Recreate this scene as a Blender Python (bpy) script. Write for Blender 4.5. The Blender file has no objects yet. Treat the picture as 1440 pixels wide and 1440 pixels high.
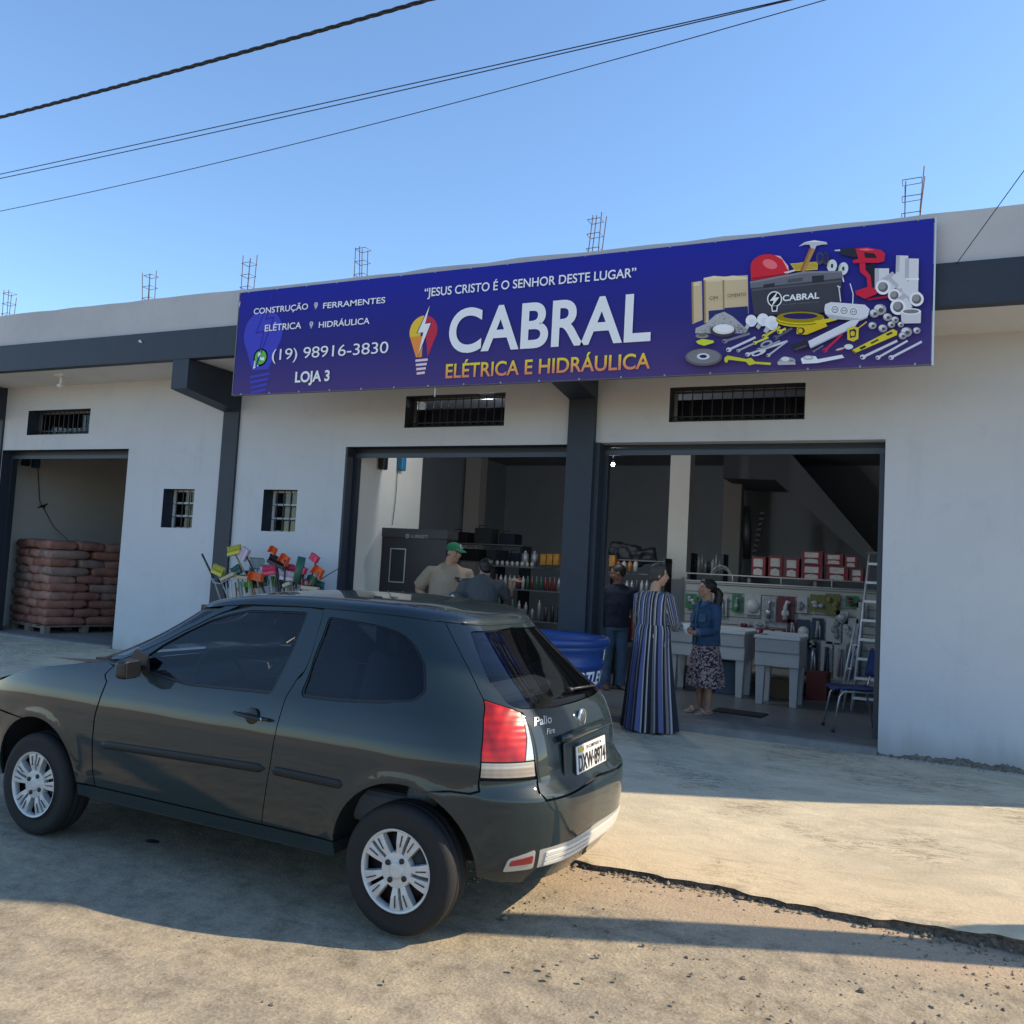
import bpy, bmesh, math, random
from mathutils import Vector, Matrix, Euler
from mathutils.geometry import delaunay_2d_cdt
random.seed(7)
SC=bpy.context.scene
COL=SC.collection
R_=math.radians
# ---------------------------------------------------------------- camera
FPX=1220.0; EYE=1.62
def _basis(yaw,pitch,roll):
    cy,sy=math.cos(yaw),math.sin(yaw); cp,sp=math.cos(pitch),math.sin(pitch)
    f=Vector((-sy*cp,cy*cp,sp)); r=Vector((cy,sy,0)); u=r.cross(f)
    c,s=math.cos(roll),math.sin(roll)
    return c*r+s*u, -s*r+c*u, f
CR,CU,CF=_basis(R_(24.7528),R_(3.7938),R_(3.1292))
def at(px,py,X=None,Y=None,Z=None):
    """point of the place seen at photo pixel (1440 px frame) on a plane X=, Y= or Z="""
    d=CR*((px-720)/FPX)+CU*((720-py)/FPX)+CF
    if Z is not None: t=(Z-EYE)/d.z
    elif Y is not None: t=Y/d.y
    else: t=X/d.x
    return Vector((d.x*t,d.y*t,EYE+d.z*t))
cam_d=bpy.data.cameras.new('camera'); cam=bpy.data.objects.new('camera',cam_d); COL.objects.link(cam)
cam_d.sensor_width=36; cam_d.lens=36*FPX/1440; cam_d.clip_start=.05; cam_d.clip_end=3000
cam.matrix_world=Matrix(((CR.x,CU.x,-CF.x,0),(CR.y,CU.y,-CF.y,0),(CR.z,CU.z,-CF.z,EYE),(0,0,0,1)))
SC.camera=cam
# ---------------------------------------------------------------- light
SUN_AZ=R_(23.3); SUN_EL=R_(38.3)      # azimuth measured from +X towards +Y
w=bpy.data.worlds.new('World'); SC.world=w; w.use_nodes=True
nt=w.node_tree; bg=nt.nodes['Background']
sky=nt.nodes.new('ShaderNodeTexSky'); sky.sky_type='NISHITA'; sky.sun_disc=False
sky.sun_elevation=SUN_EL; sky.sun_rotation=R_(90)-SUN_AZ
sky.air_density=1.1; sky.dust_density=.5; sky.ozone_density=3.2; sky.altitude=300
tn=nt.nodes.new('ShaderNodeMix'); tn.data_type='RGBA'; tn.blend_type='MULTIPLY'; tn.inputs[0].default_value=1; tn.inputs[7].default_value=(.90,1.0,1.06,1)
nt.links.new(sky.outputs[0],tn.inputs[6]); nt.links.new(tn.outputs[2],bg.inputs[0]); bg.inputs[1].default_value=.13
sl=bpy.data.lights.new('sun','SUN'); so=bpy.data.objects.new('sun',sl); COL.objects.link(so)
sl.energy=3.7; sl.angle=R_(.5); sl.color=(1,.82,.57)
sd=Vector((math.cos(SUN_AZ)*math.cos(SUN_EL),math.sin(SUN_AZ)*math.cos(SUN_EL),math.sin(SUN_EL)))
so.rotation_euler=sd.to_track_quat('Z','Y').to_euler(); so.location=(20,10,30)
vs=SC.view_settings; vs.view_transform='Standard'; vs.look='None'; vs.exposure=.9; vs.gamma=1; vs.use_curve_mapping=False
SC.render.engine='CYCLES'
# ---------------------------------------------------------------- materials
MATS={}
def srgb(r,g,b):
    return tuple(((c/255)/12.92 if c/255<=.04045 else ((c/255+.055)/1.055)**2.4) for c in (r,g,b))
def M(name,col=None,rough=.6,metal=0.,var=0.,scale=8.,bump=0.,bscale=None,coat=0.,emit=None,spec=None,col2=None,stretch=None,detail=4):
    if name in MATS: return MATS[name]
    m=bpy.data.materials.new(name); m.use_nodes=True; t=m.node_tree; b=t.nodes['Principled BSDF']
    col=tuple(col)[:3]
    b.inputs['Base Color'].default_value=(*col,1); b.inputs['Roughness'].default_value=rough; b.inputs['Metallic'].default_value=metal
    if coat: b.inputs['Coat Weight'].default_value=coat; b.inputs['Coat Roughness'].default_value=.03
    if spec is not None: b.inputs['Specular IOR Level'].default_value=spec
    if emit: b.inputs['Emission Color'].default_value=(*emit[:3],1); b.inputs['Emission Strength'].default_value=emit[3]
    if var or bump:
        tc=t.nodes.new('ShaderNodeTexCoord'); mp=t.nodes.new('ShaderNodeMapping')
        t.links.new(tc.outputs['Object'],mp.inputs[0])
        if stretch: mp.inputs['Scale'].default_value=stretch
        n=t.nodes.new('ShaderNodeTexNoise'); n.inputs['Scale'].default_value=scale; n.inputs['Detail'].default_value=detail; n.inputs['Roughness'].default_value=.65
        t.links.new(mp.outputs[0],n.inputs[0])
        if var:
            r=t.nodes.new('ShaderNodeValToRGB'); r.color_ramp.elements[0].position=.3; r.color_ramp.elements[1].position=.7
            c2=col2 if col2 else tuple(max(0,c*(1+var)) for c in col)
            c1=col if col2 else tuple(c*(1-var) for c in col)
            r.color_ramp.elements[0].color=(*c1,1); r.color_ramp.elements[1].color=(*c2,1)
            t.links.new(n.outputs[0],r.inputs[0]); t.links.new(r.outputs[0],b.inputs['Base Color'])
        if bump:
            n2=n
            if bscale:
                n2=t.nodes.new('ShaderNodeTexNoise'); n2.inputs['Scale'].default_value=bscale; n2.inputs['Detail'].default_value=3; t.links.new(mp.outputs[0],n2.inputs[0])
            bp=t.nodes.new('ShaderNodeBump'); bp.inputs['Strength'].default_value=1; bp.inputs['Distance'].default_value=bump
            t.links.new(n2.outputs[0],bp.inputs['Height']); t.links.new(bp.outputs[0],b.inputs['Normal'])
    MATS[name]=m; return m
def glass(name,tint,alpha,rough=.02):
    """tinted window glass: mirror-like front reflection over a tinted see-through pane"""
    if name in MATS: return MATS[name]
    m=bpy.data.materials.new(name); m.use_nodes=True; t=m.node_tree; t.nodes.clear()
    o=t.nodes.new('ShaderNodeOutputMaterial'); mx=t.nodes.new('ShaderNodeMixShader'); g=t.nodes.new('ShaderNodeBsdfGlossy'); g.inputs['Roughness'].default_value=rough
    tr=t.nodes.new('ShaderNodeBsdfTransparent'); tr.inputs[0].default_value=(*tint,1)
    df=t.nodes.new('ShaderNodeBsdfDiffuse'); df.inputs[0].default_value=(.006,.008,.012,1)
    m2=t.nodes.new('ShaderNodeMixShader'); m2.inputs[0].default_value=alpha
    t.links.new(tr.outputs[0],m2.inputs[1]); t.links.new(df.outputs[0],m2.inputs[2])
    fr=t.nodes.new('ShaderNodeFresnel'); fr.inputs[0].default_value=1.5
    t.links.new(fr.outputs[0],mx.inputs[0]); t.links.new(m2.outputs[0],mx.inputs[1]); t.links.new(g.outputs[0],mx.inputs[2]); t.links.new(mx.outputs[0],o.inputs[0])
    MATS[name]=m; return m
# ---------------------------------------------------------------- mesh helpers
class MB:
    def __init__(s): s.v=[]; s.f=[]; s.m=[]; s.sm=[]
    def add(s,vs,fs,mi=0,smooth=False):
        o=len(s.v); s.v+= [tuple(v) for v in vs]
        for f in fs: s.f.append(tuple(i+o for i in f)); s.m.append(mi); s.sm.append(smooth)
        return s
    def box(s,x0,x1,y0,y1,z0,z1,mi=0):
        return s.add([(x0,y0,z0),(x1,y0,z0),(x1,y1,z0),(x0,y1,z0),(x0,y0,z1),(x1,y0,z1),(x1,y1,z1),(x0,y1,z1)],
          [(0,3,2,1),(4,5,6,7),(0,1,5,4),(1,2,6,5),(2,3,7,6),(3,0,4,7)],mi)
    def obox(s,c,size,rot=(0,0,0),mi=0,bev=0):
        mt=Matrix.Translation(Vector(c))@Euler(rot).to_matrix().to_4x4()
        a,b,d=[q/2 for q in size]
        vs=[mt@Vector(p) for p in ((-a,-b,-d),(a,-b,-d),(a,b,-d),(-a,b,-d),(-a,-b,d),(a,-b,d),(a,b,d),(-a,b,d))]
        return s.add(vs,[(0,3,2,1),(4,5,6,7),(0,1,5,4),(1,2,6,5),(2,3,7,6),(3,0,4,7)],mi)
    def tube(s,pts,r,n=8,mi=0,cap=True,smooth=True,up=None):
        """r: number, list of numbers or list of (rx,ry)"""
        pts=[Vector(p) for p in pts]; k=len(pts)
        rs=[r]*k if not isinstance(r,(list,tuple)) else list(r)
        vs=[]; prev=None
        for i,p in enumerate(pts):
            d=(pts[min(i+1,k-1)]-pts[max(i-1,0)]).normalized()
            if prev is None:
                a=Vector(up) if up else (Vector((1,0,0)) if abs(d.x)<.9 else Vector((0,1,0)))
                a=(a-d*a.dot(d)).normalized()
            else:
                a=(prev-d*prev.dot(d)).normalized()
            prev=a; b=d.cross(a)
            rr=rs[i]; rx,ry=(rr if isinstance(rr,(list,tuple)) else (rr,rr))
            for j in range(n):
                t=2*math.pi*j/n; vs.append(p+a*(math.cos(t)*rx)+b*(math.sin(t)*ry))
        fs=[]
        for i in range(k-1):
            for j in range(n):
                j2=(j+1)%n; fs.append((i*n+j,i*n+j2,(i+1)*n+j2,(i+1)*n+j))
        s.add(vs,fs,mi,smooth)
        if cap:
            o=len(s.v)-len(vs)
            s.f.append(tuple(o+j for j in reversed(range(n)))); s.m.append(mi); s.sm.append(False)
            s.f.append(tuple(o+(k-1)*n+j for j in range(n))); s.m.append(mi); s.sm.append(False)
        return s
    def lathe(s,prof,c=(0,0,0),axis='Z',n=24,mi=0,smooth=True,a0=0,a1=2*math.pi):
        full=abs(a1-a0-2*math.pi)<1e-6; k=n if full else n+1
        vs=[]
        for r,h in prof:
            for j in range(k):
                t=a0+(a1-a0)*j/n; x,y=r*math.cos(t),r*math.sin(t)
                p=(x,y,h) if axis=='Z' else ((x,h,y) if axis=='Y' else (h,x,y))
                vs.append((p[0]+c[0],p[1]+c[1],p[2]+c[2]))
        fs=[]
        for i in range(len(prof)-1):
            for j in range(n):
                j2=(j+1)%k
                q=(i*k+j,i*k+j2,(i+1)*k+j2,(i+1)*k+j); fs.append(q if axis!='Y' else q[::-1])
        return s.add(vs,fs,mi,smooth)
    def ell(s,c,r,nu=14,nv=9,mi=0,rot=None):
        vs=[];fs=[]
        mt=Euler(rot).to_matrix() if rot else Matrix.Identity(3)
        for i in range(nv+1):
            ph=math.pi*i/nv
            for j in range(nu):
                t=2*math.pi*j/nu
                v=mt@Vector((r[0]*math.sin(ph)*math.cos(t),r[1]*math.sin(ph)*math.sin(t),r[2]*math.cos(ph)))
                vs.append((v.x+c[0],v.y+c[1],v.z+c[2]))
        for i in range(nv):
            for j in range(nu):
                j2=(j+1)%nu; fs.append((i*nu+j,(i+1)*nu+j,(i+1)*nu+j2,i*nu+j2))
        return s.add(vs,fs,mi,True)
    def prism(s,poly,h0,h1,axis='Y',mi=0):
        """poly: 2D points; axis Y -> (x,z) extruded in y ; Z -> (x,y) in z ; X -> (y,z) in x"""
        n=len(poly)
        f=lambda p,h:(p[0],h,p[1]) if axis=='Y' else ((p[0],p[1],h) if axis=='Z' else (h,p[0],p[1]))
        vs=[f(p,h0) for p in poly]+[f(p,h1) for p in poly]
        fs=[tuple(range(n)),tuple(range(2*n-1,n-1,-1))]+[(i,(i+1)%n+0,(i+1)%n+n,i+n)[::-1] for i in range(n)]
        return s.add(vs,fs,mi)
    def mesh(s,name,mats):
        me=bpy.data.meshes.new(name); me.from_pydata(s.v,[],s.f); 
        for m in (mats if isinstance(mats,(list,tuple)) else [mats]): me.materials.append(m)
        me.polygons.foreach_set('material_index',s.m); me.polygons.foreach_set('use_smooth',s.sm)
        bm=bmesh.new(); bm.from_mesh(me); bmesh.ops.recalc_face_normals(bm,faces=bm.faces); bm.to_mesh(me); bm.free()
        me.update(); return me
    def obj(s,name,mats,parent=None,bevel=0,loc=None,rot=None,seg=2,**tags):
        me=s.mesh(name,mats); return link(me,name,parent,bevel,loc,rot,seg,**tags)
def link(me,name,parent=None,bevel=0,loc=None,rot=None,seg=2,**tags):
    o=bpy.data.objects.new(name,me); COL.objects.link(o); o.parent=parent
    if loc is not None: o.location=loc
    if rot is not None: o.rotation_euler=rot
    if bevel:
        b=o.modifiers.new('bevel','BEVEL'); b.width=bevel; b.segments=seg; b.limit_method='ANGLE'; b.angle_limit=R_(35); b.harden_normals=False
    for k,v in tags.items():
        if v: o[k]=v
    return o
def thing(name,label,cat,loc=(0,0,0),rz=0,group=None,rot=None):
    o=bpy.data.objects.new(name,None); COL.objects.link(o); o.location=loc; o.rotation_euler=rot if rot else (0,0,rz)
    o.empty_display_size=.2; o['label']=label; o['category']=cat
    if group: o['group']=group
    return o
def tag(o,label,cat,group=None):
    o['label']=label; o['category']=cat
    if group: o['group']=group
    return o
def struct(o): o['kind']='structure'; return o
def dup(root,loc=None,rot=None,label=None):
    c=root.copy(); COL.objects.link(c)
    if loc is not None: c.location=loc
    if rot is not None: c.rotation_euler=rot
    if label: c['label']=label
    for ch in [o for o in bpy.data.objects if o.parent==root]:
        d=ch.copy(); COL.objects.link(d); d.parent=c
        for g in [o for o in bpy.data.objects if o.parent==ch]:
            e=g.copy(); COL.objects.link(e); e.parent=d
    return c
def text_mesh(txt,bold=0.,shear=0.,spacing=1.):
    cu=bpy.data.curves.new('t','FONT'); cu.body=txt; cu.size=1; cu.offset=bold; cu.shear=shear; cu.space_character=spacing; cu.resolution_u=7
    ob=bpy.data.objects.new('t',cu); COL.objects.link(ob)
    dg=bpy.context.evaluated_depsgraph_get(); me=bpy.data.meshes.new_from_object(ob.evaluated_get(dg))
    bpy.data.objects.remove(ob); bpy.data.curves.remove(cu)
    vs=[(v.co.x,v.co.y) for v in me.vertices]; fs=[tuple(p.vertices) for p in me.polygons]
    bpy.data.meshes.remove(me); return vs,fs
_cap={}
def fit_text(txt,u0,u1,v0,v1,bold=0.,shear=0.,spacing=1.,ref='H'):
    """text scaled so its width spans u0..u1 and capital height spans v0..v1 -> 2D verts, faces"""
    key=(ref,bold)
    if key not in _cap:
        vv,_=text_mesh(ref,bold); _cap[key]=(min(y for _,y in vv),max(y for _,y in vv))
    a,b=_cap[key]; vs,fs=text_mesh(txt,bold,shear,spacing)
    x0=min(x for x,_ in vs);x1=max(x for x,_ in vs)
    return [(u0+(x-x0)/(x1-x0)*(u1-u0),v0+(y-a)/(b-a)*(v1-v0)) for x,y in vs],fs
def remeshed(mb,name,mat,parent=None,voxel=.008,smooth=3,loc=None,rot=None,disp=None):
    me=mb.mesh(name,mat); ob=bpy.data.objects.new('tmp',me); COL.objects.link(ob)
    r=ob.modifiers.new('r','REMESH'); r.mode='VOXEL'; r.voxel_size=voxel; r.use_smooth_shade=True
    if smooth:
        q=ob.modifiers.new('s','SMOOTH'); q.factor=.5; q.iterations=smooth
    if disp:
        tx=bpy.data.textures.new('clouds','CLOUDS'); tx.noise_scale=disp[1]; tx.noise_depth=2
        d=ob.modifiers.new('d','DISPLACE'); d.texture=tx; d.strength=disp[0]; d.mid_level=.5
    dg=bpy.context.evaluated_depsgraph_get(); m2=bpy.data.meshes.new_from_object(ob.evaluated_get(dg))
    bpy.data.objects.remove(ob); m2.name=name
    if not m2.materials: m2.materials.append(mat)
    m2.polygons.foreach_set('use_smooth',[True]*len(m2.polygons))
    return link(m2,name,parent,0,loc,rot)
# ---------------------------------------------------------------- ground materials
def nd(t,kind,**kw):
    n=t.nodes.new(kind)
    for k,v in kw.items():
        if k in n.inputs.keys(): n.inputs[k].default_value=v
        else: setattr(n,k,v)
    return n
def ramp(t,src,stops):
    r=t.nodes.new('ShaderNodeValToRGB'); e=r.color_ramp.elements
    while len(e)<len(stops): e.new(.5)
    for el,(p,c) in zip(e,stops): el.position=p; el.color=(*c,1) if len(c)==3 else c
    t.links.new(src,r.inputs[0]); return r.outputs[0]
def mixc(t,fac,a,b,mode='MIX'):
    m=t.nodes.new('ShaderNodeMix'); m.data_type='RGBA'; m.blend_type=mode
    for s,i in ((fac,0),(a,6),(b,7)):
        if hasattr(s,'links'): t.links.new(s,m.inputs[i])
        else: m.inputs[i].default_value=s if i==0 else (*s,1)
    return m.outputs[2]
def mth(t,op,a,b=0.,c=None):
    m=t.nodes.new('ShaderNodeMath'); m.operation=op
    for i,s in enumerate((a,b,c)):
        if s is None: continue
        if hasattr(s,'links'): t.links.new(s,m.inputs[i])
        else: m.inputs[i].default_value=s
    return m.outputs[0]
def maprange(t,v,a,b,c=0.,d=1.):
    m=t.nodes.new('ShaderNodeMapRange'); m.inputs[1].default_value=a;m.inputs[2].default_value=b;m.inputs[3].default_value=c;m.inputs[4].default_value=d
    m.interpolation_type='SMOOTHSTEP'; t.links.new(v,m.inputs[0]); return m.outputs[0]
def road_material():
    m=bpy.data.materials.new('dusty asphalt'); m.use_nodes=True; t=m.node_tree; b=t.nodes['Principled BSDF']
    tc=nd(t,'ShaderNodeTexCoord'); O=tc.outputs['Object']
    big=nd(t,'ShaderNodeTexNoise',Scale=.9,Detail=6,Roughness=.6); med=nd(t,'ShaderNodeTexNoise',Scale=7.,Detail=6,Roughness=.7); fin=nd(t,'ShaderNodeTexNoise',Scale=85.,Detail=3,Roughness=.7)
    for n in (big,med,fin): t.links.new(O,n.inputs[0])
    st=nd(t,'ShaderNodeMapping'); st.inputs['Scale'].default_value=(.35,2.2,1); t.links.new(O,st.inputs[0])
    trk=nd(t,'ShaderNodeTexNoise',Scale=1.6,Detail=5,Roughness=.6); t.links.new(st.outputs[0],trk.inputs[0])
    c1=ramp(t,big.outputs[0],[(.32,(.29,.26,.205)),(.68,(.37,.33,.26))])
    c2=ramp(t,med.outputs[0],[(.3,(.62,.60,.58)),(.5,(.97,.96,.95)),(.72,(1.22,1.18,1.1))])
    c=mixc(t,1.,c1,c2,'MULTIPLY')
    vo=nd(t,'ShaderNodeTexVoronoi',Scale=62.); t.links.new(O,vo.inputs[0])
    agg=ramp(t,vo.outputs['Color'],[(0,(.62,.61,.6)),(.5,(1,.99,.97)),(1,(1.35,1.3,1.2))])
    c=mixc(t,.35,c,agg,'MULTIPLY')
    c=mixc(t,.5,c,ramp(t,fin.outputs[0],[(.3,(.55,.54,.52)),(.7,(1.4,1.37,1.3))]),'MULTIPLY')
    c=mixc(t,.6,c,ramp(t,trk.outputs[0],[(.35,(.72,.73,.75)),(.62,(1.1,1.07,1.0))]),'MULTIPLY')
    # earth washed into the gutter along the kerb
    sx=nd(t,'ShaderNodeSeparateXYZ'); t.links.new(O,sx.inputs[0])
    wob=mth(t,'MULTIPLY_ADD',med.outputs[0],.5,sx.outputs[1]); wob=mth(t,'MULTIPLY_ADD',big.outputs[0],.5,wob)
    g=maprange(t,wob,4.55,5.0)
    dirt=ramp(t,fin.outputs[0],[(.3,(.31,.235,.16)),(.7,(.45,.355,.25))])
    c=mixc(t,g,c,dirt)
    sc_=nd(t,'ShaderNodeTexNoise',Scale=3.4,Detail=8,Roughness=.75,Distortion=.8); t.links.new(st.outputs[0],sc_.inputs[0])
    c=mixc(t,.7,c,ramp(t,sc_.outputs[0],[(.34,(.80,.80,.81)),(.5,(1,1,1)),(.62,(1,1,1)),(.70,(1.3,1.27,1.2))]),'MULTIPLY')
    # oil spots
    oil=nd(t,'ShaderNodeTexNoise',Scale=2.3,Detail=3); t.links.new(O,oil.inputs[0])
    c=mixc(t,1.,c,ramp(t,oil.outputs[0],[(.24,(.5,.5,.5)),(.30,(1,1,1))]),'MULTIPLY')
    wob2=mth(t,'MULTIPLY_ADD',big.outputs[0],-2.,sx.outputs[1]); g2=maprange(t,wob2,-5.5,-3.2,1.,0.)
    c=mixc(t,g2,c,ramp(t,med.outputs[0],[(.3,(.33,.23,.14)),(.7,(.47,.35,.22))]))
    t.links.new(c,b.inputs['Base Color']); b.inputs['Roughness'].default_value=.9; b.inputs['Specular IOR Level'].default_value=.25
    h=mth(t,'MULTIPLY_ADD',vo.outputs['Distance'],.6,fin.outputs[0])
    bp=nd(t,'ShaderNodeBump',Strength=.8,Distance=.003); t.links.new(h,bp.inputs['Height']); 
    bp2=nd(t,'ShaderNodeBump',Strength=.5,Distance=.014); t.links.new(med.outputs[0],bp2.inputs['Height']); t.links.new(bp2.outputs[0],bp.inputs['Normal'])
    t.links.new(bp.outputs[0],b.inputs['Normal']); return m
def concrete_material():
    m=bpy.data.materials.new('trowelled concrete'); m.use_nodes=True; t=m.node_tree; b=t.nodes['Principled BSDF']
    tc=nd(t,'ShaderNodeTexCoord'); O=tc.outputs['Object']
    mp=nd(t,'ShaderNodeMapping'); mp.inputs['Scale'].default_value=(.75,1.25,1); mp.inputs['Rotation'].default_value=(0,0,-.2); t.links.new(O,mp.inputs[0])
    big=nd(t,'ShaderNodeTexNoise',Scale=1.1,Detail=8,Roughness=.62,Distortion=2.2); t.links.new(mp.outputs[0],big.inputs[0])
    med=nd(t,'ShaderNodeTexNoise',Scale=5.,Detail=6,Roughness=.7,Distortion=.8); t.links.new(mp.outputs[0],med.inputs[0])
    fin=nd(t,'ShaderNodeTexNoise',Scale=60.,Detail=3); t.links.new(O,fin.inputs[0])
    c=ramp(t,big.outputs[0],[(.30,(.43,.39,.295)),(.5,(.51,.46,.35)),(.7,(.58,.52,.385))])
    c=mixc(t,.75,c,ramp(t,med.outputs[0],[(.3,(.78,.76,.73)),(.68,(1.13,1.12,1.1))]),'MULTIPLY')
    c=mixc(t,.5,c,ramp(t,fin.outputs[0],[(.3,(.8,.8,.8)),(.7,(1.15,1.15,1.15))]),'MULTIPLY')
    # curved trowel and scuff marks
    mp2=nd(t,'ShaderNodeMapping'); mp2.inputs['Scale'].default_value=(1.5,5,1); mp2.inputs['Rotation'].default_value=(0,0,-.45); t.links.new(O,mp2.inputs[0])
    ws=nd(t,'ShaderNodeTexNoise',Scale=1.7,Detail=8,Roughness=.72,Distortion=3.4); t.links.new(mp2.outputs[0],ws.inputs[0])
    line=ramp(t,ws.outputs[0],[(.40,(1,1,1)),(.43,(.34,.32,.30)),(.45,(.42,.40,.37)),(.49,(1,1,1))])
    msk=nd(t,'ShaderNodeTexNoise',Scale=.8,Detail=3); t.links.new(O,msk.inputs[0])
    mk=maprange(t,msk.outputs[0],.49,.58)
    c=mixc(t,mk,c,mixc(t,.85,c,line,'MULTIPLY'))
    # red earth rubbed in towards the kerb
    sx=nd(t,'ShaderNodeSeparateXYZ'); t.links.new(O,sx.inputs[0])
    wob=mth(t,'MULTIPLY_ADD',med.outputs[0],-1.6,sx.outputs[1]); g=maprange(t,wob,3.7,5.4,.55,0.)
    c=mixc(t,g,c,(.56,.425,.26))
    t.links.new(c,b.inputs['Base Color']); b.inputs['Roughness'].default_value=.85; b.inputs['Specular IOR Level'].default_value=.3
    h=mth(t,'MULTIPLY_ADD',med.outputs[0],3.,fin.outputs[0])
    bp=nd(t,'ShaderNodeBump',Strength=.6,Distance=.004); t.links.new(h,bp.inputs['Height']); t.links.new(bp.outputs[0],b.inputs['Normal']); return m
def wall_material(name,a,bc,stain):
    m=bpy.data.materials.new(name); m.use_nodes=True; t=m.node_tree; b=t.nodes['Principled BSDF']
    tc=nd(t,'ShaderNodeTexCoord'); O=tc.outputs['Object']
    n=nd(t,'ShaderNodeTexNoise',Scale=.8,Detail=6,Roughness=.6); t.links.new(O,n.inputs[0])
    mp=nd(t,'ShaderNodeMapping'); mp.inputs['Scale'].default_value=(5,5,.5); t.links.new(O,mp.inputs[0])
    s=nd(t,'ShaderNodeTexNoise',Scale=1.1,Detail=5); t.links.new(mp.outputs[0],s.inputs[0])
    f=nd(t,'ShaderNodeTexNoise',Scale=45.,Detail=3); t.links.new(O,f.inputs[0])
    c=ramp(t,n.outputs[0],[(.3,a),(.7,bc)])
    c=mixc(t,.22,c,ramp(t,s.outputs[0],[(.28,(.8,.8,.8)),(.42,(1,1,1))]),'MULTIPLY')
    pt_=nd(t,'ShaderNodeTexNoise',Scale=2.6,Detail=8,Roughness=.7,Distortion=.6); t.links.new(O,pt_.inputs[0]); c=mixc(t,.6,c,ramp(t,pt_.outputs[0],[(.30,(.88,.89,.90)),(.46,(1,1,1)),(.62,(1,1,1)),(.74,(1.05,1.05,1.04))]),'MULTIPLY')
    sx=nd(t,'ShaderNodeSeparateXYZ'); t.links.new(O,sx.inputs[0])
    wob=mth(t,'MULTIPLY_ADD',s.outputs[0],-.5,sx.outputs[2])
    g=maprange(t,wob,-.14,.18,.6,0.)
    c=mixc(t,g,c,stain)
    t.links.new(c,b.inputs['Base Color']); b.inputs['Roughness'].default_value=.75; b.inputs['Specular IOR Level'].default_value=.3
    h=mth(t,'MULTIPLY_ADD',n.outputs[0],4.,f.outputs[0])
    bp=nd(t,'ShaderNodeBump',Strength=.5,Distance=.004); t.links.new(h,bp.inputs['Height']); t.links.new(bp.outputs[0],b.inputs['Normal']); MATS[name]=m; return m
road_m=road_material(); conc_m=concrete_material()
wall_m=wall_material('pale grey wall paint',(.50,.52,.54),(.545,.565,.585),(.33,.31,.27))
rend_m=wall_material('raw grey render',(.44,.44,.44),(.53,.525,.52),(.3,.3,.29))
soff_m=M('white soffit paint',(.62,.61,.58),.8,var=.05,scale=2,bump=.002,bscale=40)
navy=M('dark navy paint',(.018,.027,.042),.55,var=.12,scale=3,bump=.002,bscale=60)
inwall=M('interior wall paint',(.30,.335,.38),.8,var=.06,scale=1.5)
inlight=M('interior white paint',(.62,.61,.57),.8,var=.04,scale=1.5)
floor_m=M('shop floor tile',(.16,.165,.17),.35,var=.15,scale=3)
black=M('black',(.01,.01,.012),.5); steel_d=M('dark painted steel',(.02,.022,.028),.45); galv=M('galvanised steel',(.42,.43,.44),.38,.85)
white=M('white paint',(.72,.72,.71),.5); rust=M('rusty rebar',(.10,.055,.035),.8,.3,var=.3,scale=30)
# ---------------------------------------------------------------- ground
KY=4.72; FY=8.93; FLOOR=.15
def sstep(t): t=max(0,min(1,t)); return t*t*(3-2*t)
def gz(x,y):
    if y<KY: return 0.
    zc=.032+.060*sstep((x+.6)/1.6)+.04*sstep((-x-3)/4)
    zw=.08+.12*sstep((-x-2.6)/7.6)
    t=sstep((y-KY-.1)/(FY-KY-.2))
    z=zc+(zw-zc)*t+.05*math.exp(-((x-1.4)/1.3)**2-((y-6.6)/1.2)**2)
    e=(y-KY)/.07
    if e<1: z-= (1-math.sqrt(max(0,1-(1-e)**2)))*zc*.32
    return z
def grid_obj(name,xs,ys,fz,mat,**k):
    b=MB(); vs=[(x,y,fz(x,y)) for y in ys for x in xs]; n=len(xs)
    b.add(vs,[(j*n+i,j*n+i+1,(j+1)*n+i+1,(j+1)*n+i) for j in range(len(ys)-1) for i in range(n-1)],0,True)
    o=b.obj(name,mat); return struct(o)
def frange(a,b,s):
    n=max(1,round((b-a)/s)); return [a+(b-a)*i/n for i in range(n+1)]
xs=[-400,-150,-60]+frange(-25,-6,1)+frange(-5.75,3,.25)+frange(4,25,1)+[60,150,400]
ys=[-500,-200,-80,-40,-20,-10,-5]+frange(-3,4.9,.3)+[9.4]
grid_obj('road',xs,ys,lambda x,y:-.012+.006*math.sin(x*1.3+y*2)+.006*math.sin(y*3.1-x*.7) if y<4.9 else -.02,road_m)
grid_obj('terrain',[-600,-40,-14.5,14,40,600],[9.4,40,120,700],lambda x,y:-.03,M('bare earth',(.28,.21,.14),.9,var=.25,scale=.5,bump=.02))
rr=random.Random(3)
jit={}
def kerb(x):
    return .022*math.sin(x*5.1)+.012*math.sin(x*13.7+1)+.01*math.sin(x*31+2)+rr.uniform(-.008,.008)
xs=[-60,-40,-25]+frange(-20,-4,.4)+frange(-3.9,2.4,.045)+frange(2.7,14,.6)+[25,60]
ky={x:kerb(x) if -4<x<2.5 else .02*math.sin(x*5.1) for x in xs}
ys=[0,.02,.05,.09,.14,.22,.35]+frange(.5,FY-KY-.05,.16)+[9.36-KY]
b=MB(); n=len(xs)
vs=[]
for d in ys:
    for x in xs:
        k=ky[x]*(1-min(d/.25,1)); z=gz(x,KY+d)+ (rr.uniform(-.004,.003) if .01<d<.1 and -4<x<2.5 else 0)
        if KY+d>FY: z=gz(x,FY)-.01
        vs.append((x,KY+d+k,z))
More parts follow.
